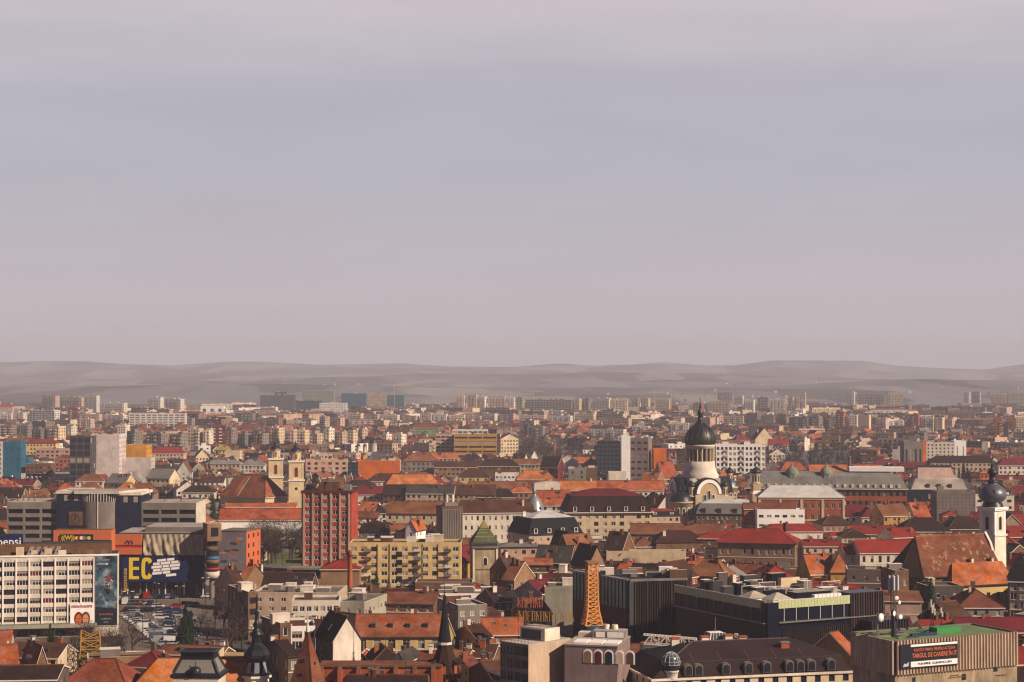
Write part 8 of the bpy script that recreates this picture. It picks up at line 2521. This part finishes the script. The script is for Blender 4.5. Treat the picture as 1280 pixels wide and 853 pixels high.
def tree(kind, X, Y, h, group=None, label=None, force=False):
    if not force:
        if not (clear_sight(X, Y, h * .95) or clear_sight(X, Y, h * .6)): return
        if any(c in OCC for c in cells(X, Y, 2, 2, 0)): return
    px, py = pxof(X, Y, h * .5)
    if px < -10 or px > 1290: return
    prot = rt.choice({'bare_tree': BARE, 'conifer': CONI, 'shrub': BUSH}[kind])
    r = empty(kind, (X, Y, 0), rt.uniform(0, 6.28))
    r.scale = (h * rt.uniform(.9, 1.15),) * 2 + (h,)
    for nm, me in zip(('trunk', 'crown'), prot):
        o = bpy.data.objects.new(nm, me); COL.objects.link(o); o.parent = r
    s = dict(X=X, Y=Y, name=kind, label=label, cen=(px, py), h=h, area=h * h * (FPX / Y) ** 2 * .5)
    TREES.append((r, s))
def zone(kind, x0, x1, y0, y1, n, h0, h1):
    for _ in range(n):
        px, py = rt.uniform(x0, x1), rt.uniform(y0, y1)
        Y = gy(py)
        tree(kind, xof(px, Y), Y, rt.uniform(h0, h1))
for z in [('bare_tree', 640, 724, 556, 583, 60, 10, 14), ('bare_tree', 735, 792, 552, 574, 30, 9, 13), ('bare_tree', 790, 838, 545, 575, 20, 9, 12), ('bare_tree', 930, 1064, 566, 592, 75, 9, 13), ('bare_tree', 1010, 1060, 540, 566, 20, 9, 12),
          ('bare_tree', 1065, 1110, 548, 566, 20, 9, 12), ('bare_tree', 1180, 1215, 575, 600, 14, 9, 12), ('bare_tree', 145, 195, 600, 628, 30, 9, 13), ('bare_tree', 8, 74, 612, 645, 40, 9, 13), ('bare_tree', 235, 262, 600, 640, 14, 8, 12),
          ('bare_tree', 322, 352, 686, 706, 26, 11, 15), ('bare_tree', 362, 380, 690, 700, 5, 13, 15), ('bare_tree', 252, 304, 775, 825, 14, 6, 9), ('bare_tree', 92, 168, 812, 838, 26, 6, 9), ('bare_tree', 1130, 1200, 600, 640, 12, 8, 11),
          ('bare_tree', 545, 640, 600, 640, 14, 7, 10), ('bare_tree', 845, 905, 520, 548, 30, 9, 13), ('bare_tree', 1100, 1275, 512, 530, 36, 10, 14), ('bare_tree', 540, 570, 510, 521, 14, 10, 14),
          ('conifer', 246, 266, 596, 610, 9, 9, 13), ('conifer', 252, 276, 640, 662, 10, 10, 15), ('conifer', 228, 240, 788, 815, 6, 7, 10), ('conifer', 1186, 1212, 590, 618, 14, 10, 15), ('conifer', 1246, 1262, 594, 612, 4, 12, 15),
          ('conifer', 765, 784, 585, 600, 6, 8, 11), ('conifer', 640, 720, 566, 584, 10, 9, 13), ('conifer', 930, 1060, 574, 590, 14, 8, 11), ('conifer', 190, 330, 520, 534, 22, 10, 16), ('conifer', 540, 640, 522, 545, 14, 10, 16),
          ('conifer', 1100, 1275, 514, 560, 34, 10, 17), ('conifer', 520, 700, 508, 516, 18, 12, 18), ('conifer', 62, 88, 812, 828, 3, 7, 9), ('conifer', 795, 870, 510, 530, 16, 12, 18), ('shrub', 590, 620, 730, 745, 3, 3, 4), ('shrub', 100, 150, 820, 838, 8, 2, 4)]:
    zone(*z)
for px, py, h, k in ((462, 752, 9, 'conifer'), (471, 752, 10, 'conifer'), (486, 754, 8.5, 'conifer'), (1162, 790, 16, 'conifer'), (1237, 752, 17, 'conifer'), (487, 541, 15, 'conifer'), (498, 541, 16, 'conifer'), (549, 640, 10, 'conifer'), (556, 641, 12, 'conifer'),
                   (378, 522, 17, 'conifer'), (385, 522, 15, 'conifer'), (76, 830, 8.5, 'conifer'), (232, 812, 10, 'conifer'), (366, 694, 15, 'bare_tree'), (330, 706, 15, 'bare_tree'), (340, 704, 14, 'bare_tree')):
    Y = gy(py); tree(k, xof(px, Y), Y, h, force=True)
for _ in range(420):
    Y = rt.uniform(650, 2600); X = rt.uniform(-.29, .29) * Y
    if len([1 for t in TREES if t[1]['name'] == 'bare_tree']) > 285: break
    tree('bare_tree', X, Y, rt.uniform(7, 11.5))
# the far woods and gardens, too many to tell apart
fw = MB()
q = random.Random(31)
for _ in range(2600):
    Y = q.uniform(1500, 4400); X = q.uniform(-.3, .3) * Y
    if any(c in OCC for c in cells(X, Y, 2, 2, 0)): continue
    h, R = q.uniform(6, 12), q.uniform(2.5, 5.5)
    for k in range(24):
        a, u = q.uniform(0, 6.28), q.uniform(.2, 1)
        z = h * q.uniform(.35, 1)
        rr_ = R * u * (1.2 - z / h * .6)
        c = Vector((X + rr_ * cos(a), Y + rr_ * sin(a), z))
        s = q.uniform(.9, 1.9)
        d1 = Vector((q.uniform(-1, 1), q.uniform(-1, 1), q.uniform(-.6, .6))) * s; d2 = Vector((q.uniform(-.5, .5), q.uniform(-.5, .5), 1)) * s
        fw.face([c - d1, c + d2 * .6, c + d1, c - d2 * .6], 'purple')
tag(fw.build('distant_trees'), 'brown leafless woods and garden trees between the far houses', 'trees', kind='stuff')
# small white houses sprinkled on the foot of the hills
hs = MB()
for _ in range(320):
    Y = q.uniform(4500, 8200); X = q.uniform(-.31, .31) * Y
    if fbm(X / 700, Y / 700) < .5: continue
    z = hill_z(X, Y); w_ = q.uniform(2.5, 5.5)
    hs.box(X - w_, X + w_, Y - 5, Y + 5, z - 6, z + q.uniform(4, 8), q.choice(('ivory', 'pink', 'white', 'tan', 'brown')), top=q.choice(('rust tile', 'brown tile', 'pale felt')))
tag(hs.build('hillside_houses'), 'tiny pale houses scattered over the foot of the hills', 'houses', kind='stuff')
# ------------------------------------------------------------------ car park, street, cars, lamps
def ground_quad(name, pts, key, z, label):
    m = MB(); m.face([(xof(px, gy(py)), gy(py), z) for px, py in pts], key)
    tag(m.build(name), label, kind='structure')
ground_quad('car_park', [(140, 822), (292, 822), (286, 741), (150, 741)], 'asphalt', .006, 'worn tan car park surface before the shopping hall')
ground_quad('street', [(292, 846), (322, 846), (300, 741), (286.5, 741)], 'road', .006, 'shaded street running beside the car park')
ground_quad('street', [(322, 729), (384, 729), (384, 712), (322, 712)], 'road', .006, 'street crossing before the red window tower')
ground_quad('lawn', [(322, 706), (384, 706), (384, 690), (322, 690)], 'grass', .004, 'green strip before the long white convent wall')
def kerb(a, b):
    p, q = [Vector((xof(x, gy(y)), gy(y), 0)) for x, y in (a, b)]
    m = MB(); d = (q - p).normalized(); n = Vector((-d.y, d.x, 0)) * .9
    m.prism([(p - n).to_tuple()[:2], (q - n).to_tuple()[:2], (q + n).to_tuple()[:2], (p + n).to_tuple()[:2]], 0, .13, 'concrete')
    tag(m.build('pavement'), 'narrow raised pavement between car park and street', kind='structure')
kerb((289.5, 822), (285.5, 745)); kerb((202, 800), (188, 760))
lm = MB()
for k in range(26):
    for (x0, y0, x1, y1) in ((160, 766, 214, 806), (152, 748.5, 262, 748.5)):
        t = k / 25; px, py = x0 + (x1 - x0) * t, y0 + (y1 - y0) * t; Y = gy(py); X = xof(px, Y)
        lm.face([(X - .06, Y - 2.4, .010), (X + .06, Y - 2.4, .010), (X + .06, Y + 2.4, .010), (X - .06, Y + 2.4, .010)], 'paint')
tag(lm.build('parking_markings'), 'thin white bay lines painted on the car park', kind='structure')
CARMESH = {}
PAL.update({'car white': ('#c9c7c4', 'car'), 'car silver': ('#8b8d93', 'car'), 'car black': ('#15161b', 'car'), 'car blue': ('#1e2f55', 'car'), 'car red': ('#8f1d1d', 'car'), 'car grey': ('#4d4f54', 'car')})
def car_mesh(kind, colour):
    k = (kind, colour)
    if k in CARMESH: return CARMESH[k]
    L, W = (4.2, 1.72) if kind == 'hatchback' else (4.7, 1.8) if kind == 'saloon' else (5.2, 1.95)
    H = {'hatchback': 1.48, 'saloon': 1.44, 'van': 2.25}[kind]
    x0, x1 = -L / 2, L / 2
    hood = {'hatchback': .9, 'saloon': 1.15, 'van': .55}[kind]
    tail = {'hatchback': .1, 'saloon': .85, 'van': .05}[kind]
    ck = 'car ' + colour
    b = MB()
    side = [(x0, .28), (x1, .28), (x1, .62), (x1 - .12, .78), (x1 - hood, .92), (x0 + tail, .95), (x0, .8)]
    n = len(side)
    for s in (-1, 1): b.face([(x, s * W / 2, z) for x, z in (side if s < 0 else side[::-1])], ck)
    for i in range(n):
        p, q = side[i], side[(i + 1) % n]
        b.face([(p[0], -W / 2, p[1]), (p[0], W / 2, p[1]), (q[0], W / 2, q[1]), (q[0], -W / 2, q[1])], ck)
    r0, r1 = x0 + tail + .35, x1 - hood - .75
    w2 = W / 2 - .2
    b.face([(r0, -w2, H), (r1, -w2, H), (r1, w2, H), (r0, w2, H)], ck); b.face([(r0, -w2, H - .05), (r1, -w2, H - .05), (r1, -w2, H), (r0, -w2, H)], ck)
    c = MB()
    lo = [(x0 + tail, -W / 2 + .06), (x1 - hood, -W / 2 + .06), (x1 - hood, W / 2 - .06), (x0 + tail, W / 2 - .06)]
    hi = [(r0, -w2), (r1, -w2), (r1, w2), (r0, w2)]
    c.taper(lo, .93, hi, H - .02, 'glass', top=ck)
    if kind == 'van': b.box(x0 + .02, r1 - .5, -W / 2 + .02, W / 2 - .02, .95, H - .02, ck)
    wl_ = MB(); wl_.lathe([(.01, -.1), (.31, -.1), (.31, .1), (.01, .1)], 12, 'tyre'); wl_.lathe([(.01, .105), (.19, .105)], 10, 'silver')
    h = MB(); h.box(-.02, .04, -.18, .18, -.09, .09, 'nearwhite', bottom=True)
    objs = [m.build(nm) for m, nm in ((b, 'body'), (c, 'windows'), (wl_, 'wheel'), (h, 'headlight'))]
    CARMESH[k] = ([o.data for o in objs], L, W)
    for o in objs: bpy.data.objects.remove(o)
    return CARMESH[k]
NC = [0]
def car(px, py, ang, kind, colour, label, group):
    Y = gy(py); X = xof(px, Y)
    (b, c, w, h), L, W = car_mesh(kind, colour)
    r = empty('parked_car', (X, Y, .006), radians(ang)); tag(r, label, 'van' if kind == 'van' else 'car', group)
    def add(nm, me, loc=(0, 0, 0), rot=(0, 0, 0)):
        o = bpy.data.objects.new(nm, me); COL.objects.link(o); o.parent = r; o.location = loc; o.rotation_euler = rot
    add('body', b); add('windows', c)
    for sx in (-1, 1):
        for sy in (-1, 1): add('wheel', w, (sx * (L / 2 - .8), sy * (W / 2 - .08), .31), (-pi / 2 * sy, 0, 0))
    for sy in (-1, 1): add('headlight', h, (L / 2 - .02, sy * (W / 2 - .3), .66))
    NC[0] += 1
qc = random.Random(17)
ORD = ['first', 'second', 'third', 'fourth', 'fifth', 'sixth', 'seventh', 'eighth', 'ninth', 'tenth', 'eleventh', 'twelfth', 'thirteenth', 'fourteenth', 'fifteenth', 'sixteenth', 'seventeenth', 'eighteenth']
def row(x0, y0, x1, y1, n, ang, cols, phrase, end, p=1.0, group='cars in the car park'):
    for k in range(n):
        if qc.random() > p: continue
        t = k / max(1, n - 1); kd = qc.choice(('hatchback', 'hatchback', 'saloon', 'saloon', 'van') if n > 4 else ('hatchback', 'saloon')); c = qc.choice(cols)
        car(x0 + (x1 - x0) * t + qc.uniform(-.4, .4), y0 + (y1 - y0) * t, ang + qc.uniform(-3, 3), kd, c, f'{c} {kd}, {ORD[k]} from {end} in {phrase}', group)
mix, pale, dark = ['white', 'silver', 'black', 'blue', 'grey', 'red'], ['white', 'white', 'silver', 'silver', 'grey'], ['black', 'black', 'blue', 'grey', 'silver']
row(162, 771, 208, 807, 16, 12, pale, 'packed diagonal row of pale cars', 'top'); row(168, 768, 217, 805, 15, 12, pale, 'upper line of the packed diagonal row', 'top', .85)
row(152, 748, 196, 748, 9, 95, mix, 'row nearest the shop front, under the EC banner', 'left', .85); row(153, 755, 190, 756, 7, 92, mix, 'second row below the shop front', 'left', .8)
row(202, 748, 218, 748, 4, 90, dark, 'dark group right of the EC letters', 'left'); row(199, 760, 203, 774, 5, 5, pale, 'short column at the middle of the car park', 'top'); row(211, 764, 214, 782, 5, 5, dark, 'column of dark cars right of the middle', 'top', .9)
row(222, 760, 225, 782, 5, 8, mix, 'column beside the conifers', 'top', .8); row(232, 757, 246, 758, 3, 85, dark, 'pair near the corner tower', 'left'); row(240, 747, 262, 747, 4, 0, ['white', 'black', 'silver'], 'line before the corner tower', 'left', .8)
row(236, 770, 244, 800, 8, 8, mix, 'column along the bare trees', 'top', .8); row(215, 788, 219, 812, 6, 8, mix, 'lower column near the conifers', 'top', .8); row(160, 764, 190, 764.5, 5, 90, dark, 'row above the packed diagonal row', 'left', .7)
row(330, 716, 372, 716, 7, 0, pale, 'traffic before the red window tower', 'left', .8, 'cars on the crossing'); row(328, 722, 376, 724, 7, 180, mix, 'nearer traffic line before the red window tower', 'left', .8, 'cars on the crossing')
row(303, 800, 296, 760, 5, 98, dark, 'line of cars driving down the shaded street', 'bottom', .9, 'cars in the shaded street')
def bus():
    Y = gy(829); r = hero('bus', 'bus', 'teal and white city bus waiting below the car park', xof(178, Y), Y, radians(-3))
    m = MB(); m.box(-5, 5, -1.25, 1.25, .4, 1.55, 'teal', bottom=True); m.box(-5, 5, -1.25, 1.25, 2.5, 3.0, 'nearwhite'); m.box(-4.95, 4.95, -1.2, 1.2, 1.55, 2.5, 'glass'); m.build('body', r)
    for k in range(7):
        g = MB(); x = -4.9 + k * 1.62; g.box(x - .06, x + .06, -1.27, -1.205, 1.55, 2.5, 'nearwhite'); g.build('window_post', r)
    for x in (-3.2, 3.2):
        for s in (-1, 1):
            g = MB(); g.lathe([(.01, -.12), (.48, -.12), (.48, .12), (.01, .12)], 12, 'tyre'); o = g.build('wheel', r); o.location = (x, s * 1.14, .48); o.rotation_euler = (pi / 2, 0, 0)
bus()
def lamp(px, py, h, k):
    Y = gy(py); r = hero('street_lamp', 'street lamp', k, xof(px, Y), Y, qc.uniform(0, 6)); r['group'] = 'lamp posts of the car park'
    m = MB(); m.beam((0, 0, 0), (0, 0, h), .16, 'darksteel', 6); m.beam((-1.2, 0, h), (1.2, 0, h), .1, 'darksteel'); m.build('pole', r)
    for s in (-1, 1):
        g = MB(); g.box(s * 1.2 - .45, s * 1.2 + .45, -.16, .16, h - .08, h + .06, 'lamp', bottom=True); g.build('lamp_head', r)
for a in ((180, 806, 12, 'tall lamp post standing in the packed diagonal car row'), (162, 790, 12, 'tall lamp post beside the white slab, by the pale car row'), (226, 768, 9, 'lamp post at the middle columns of the car park'), (197, 764, 9, 'lamp post below the EC letters'),
          (258, 756, 9, 'lamp post before the corner tower'), (284, 774, 9, 'lamp post at the kerb of the shaded street, upper one'), (288, 796, 9, 'lamp post at the kerb of the shaded street, lower one'), (354, 708, 11, 'lamp post before the white convent wall, left one'), (365, 708, 11, 'lamp post before the white convent wall, right one')): lamp(*a)
# fence of tall poles before the convent wall
fr_ = tag(empty('pole_fence', (xof(357, gy(698)), gy(698), 0)), 'row of tall thin poles before the white convent wall', 'fence')
for k in range(11):
    m = MB(); m.beam((-7.5 + 1.5 * k, 0, 0), (-7.5 + 1.5 * k, 0, 8), .1, 'darksteel'); m.build('pole', fr_)
# aerials over the old town roofs
qa = random.Random(77)
AER = []
for S in sorted([S for S in ITEMS if id(S) in single_ids and S['Y'] < 760], key=lambda S: -S['area'])[:70]:
    if qa.random() < .5: continue
    bx = qa.uniform(-.4, .4) * S['w']
    p = Matrix.Translation((S['X'], S['Y'], 0)) @ Matrix.Rotation(S['yaw'], 4, 'Z') @ Vector((bx, 0, 0))
    z0 = roof_z(S, bx, 0) - .15; h = qa.uniform(2.2, 4.0)
    m = MB(); m.beam((0, 0, 0), (0, 0, h), .07, 'darksteel')
    for k in range(4): m.beam((-.8 + .1 * k, 0, h * .7 + k * .28), (.8 - .1 * k, 0, h * .7 + k * .28), .05, 'steel')
    o = m.build('television_aerial'); o.location = (p.x, p.y, z0); o.rotation_euler = (0, 0, qa.uniform(0, 3))
    o['group'] = 'television aerials on old town roofs'; o['category'] = 'aerial'
    TREES.append((o, dict(X=p.x, Y=p.y, name='television_aerial', label=None, cen=pxof(p.x, p.y, z0 + h / 2), h=h, area=10)))
# ------------------------------------------------------------------ labels: what each thing looks like and what it stands by

for S in ITEMS:      # the larger hand-described buildings serve as landmarks too
    if S.get('label') and id(S) in single_ids and S['area'] > 500:
        short = S['label'].split(' with ')[0].split(' beside ')[0].split(' behind ')[0].split(' in front ')[0].split(' before ')[0].split(' below ')[0].split(' left of ')[0].split(' under ')[0].split(',')[0]
        wds = short.split()
        if 2 <= len(wds) <= 5:
            LAND.append((*S['cen'], S['Y'], 'the ' + short))
RW = {'orange tile': 'orange', 'red tile': 'red tile', 'brown tile': 'brown', 'dark tile': 'dark brown', 'rust tile': 'rust', 'scarlet metal': 'scarlet', 'crimson metal': 'crimson', 'grey metal': 'grey metal', 'black metal': 'black', 'white metal': 'white',
      'mansard': 'plum', 'green metal': 'green', 'slate': 'slate', 'stripe': 'striped', 'yellowtile': 'yellow', 'brown': 'brown'}
WW = {'oldwall': 'stained tan', 'stone': 'sand', 'trim': 'pale', 'nearwhite': 'white', 'goldstone': 'gold'}
FORM = {'gx': 'gabled', 'gy': 'gable-fronted', 'hip': 'hipped', 'flat': 'flat', 'mans': 'mansard', 'shed': 'lean-to'}
NUM = ['', 'single', 'two', 'three', 'four', 'five', 'six', 'seven', 'eight', 'nine', 'ten', 'eleven', 'twelve']
KIND = {'house': 'house', 'apartment_block': 'housing block', 'office_building': 'office block'}
def describe(S):
    wl_ = WW.get(S['wall'], S['wall'])
    if S['name'] in ('bare_tree', 'conifer', 'shrub', 'television_aerial'):
        a = {'bare_tree': ('small ', '', 'tall ')[min(2, int((S['h'] - 6) / 3))] + 'leafless tree', 'conifer': ('small ', '', 'tall ')[max(0, min(2, int((S['h'] - 8) / 3)))] + 'dark conifer', 'shrub': 'low green shrub', 'television_aerial': 'thin aerial'}[S['name']]
        return a
    st = max(1, round(S['eave'] / 3.1))
    n = NUM[min(12, st)]
    if S['name'] == 'house':
        if S['roof'] == 'flat': return f'{wl_} {n}-storey flat-roofed house'
        return f"{wl_} house, {RW.get(S['rk'], S['rk'])} {FORM[S['roof']]} roof"
    sz = 'long ' if S['w'] > 34 else 'narrow ' if S['w'] < 15 else ''
    return f"{sz}{wl_} {n}-storey {KIND.get(S['name'], 'building')}"
def where(S):
    px, py = S['cen']
    best = min(LAND, key=lambda L: hypot(L[0] - px, (L[1] - py) * 1.6))
    dx, dy = px - best[0], py - best[1]
    rel = ('left of' if dx < 0 else 'right of') if abs(dx) > abs(dy) * 1.3 else ('behind' if S['Y'] > best[2] else 'in front of')
    return rel, best, hypot(dx, dy)
todo = [(o, S) for o, S in BUILT + TREES]
buckets = {}
for o, S in todo:
    if S.get('label'):
        o['label'] = S['label']
    else:
        S.setdefault('wall', '')
        d = describe(S); rel, L, dist = where(S)
        buckets.setdefault((d, rel, L[3]), []).append((dist, o, S))
    o['category'] = S.get('cat') or {'house': 'house', 'apartment_block': 'apartment block', 'office_building': 'office building', 'bare_tree': 'tree', 'conifer': 'tree', 'shrub': 'shrub', 'television_aerial': 'aerial'}.get(S['name'], S['name'].replace('_', ' '))
    if 'group' not in o:
        g = {'house': 'town houses', 'apartment_block': 'housing blocks', 'office_building': 'office buildings', 'bare_tree': 'leafless trees', 'conifer': 'conifers', 'shrub': 'shrubs'}.get(S['name'])
        if g: o['group'] = g
O2 = ['closest', 'second closest', 'third closest', 'fourth closest', 'fifth closest', 'sixth closest', 'seventh closest', 'eighth closest', 'ninth closest', 'tenth closest'] + [f'{k}th closest' for k in range(11, 200)]
for (d, rel, ph), L in buckets.items():
    L.sort(key=lambda t: t[0])
    for k, (dist, o, S) in enumerate(L):
        tree_ = S['name'] in ('bare_tree', 'conifer', 'shrub', 'television_aerial')
        if len(L) == 1: o['label'] = f'{d} {rel} {ph}'
        else: o['label'] = f'{d} {rel} {ph}, {O2[k]}'
        n = len(o['label'].replace(',', '').split())
        if n > 16: o['label'] = ' '.join(o['label'].split()[:16]).rstrip(',')
from collections import Counter as _C
_dup = [k for k, v in _C(o['label'] for o, S in todo).items() if v > 1]
print('DUP LABELS', len(_dup), _dup[:5], 'cars', NC[0], 'trees', _C(S['name'] for o, S in TREES))
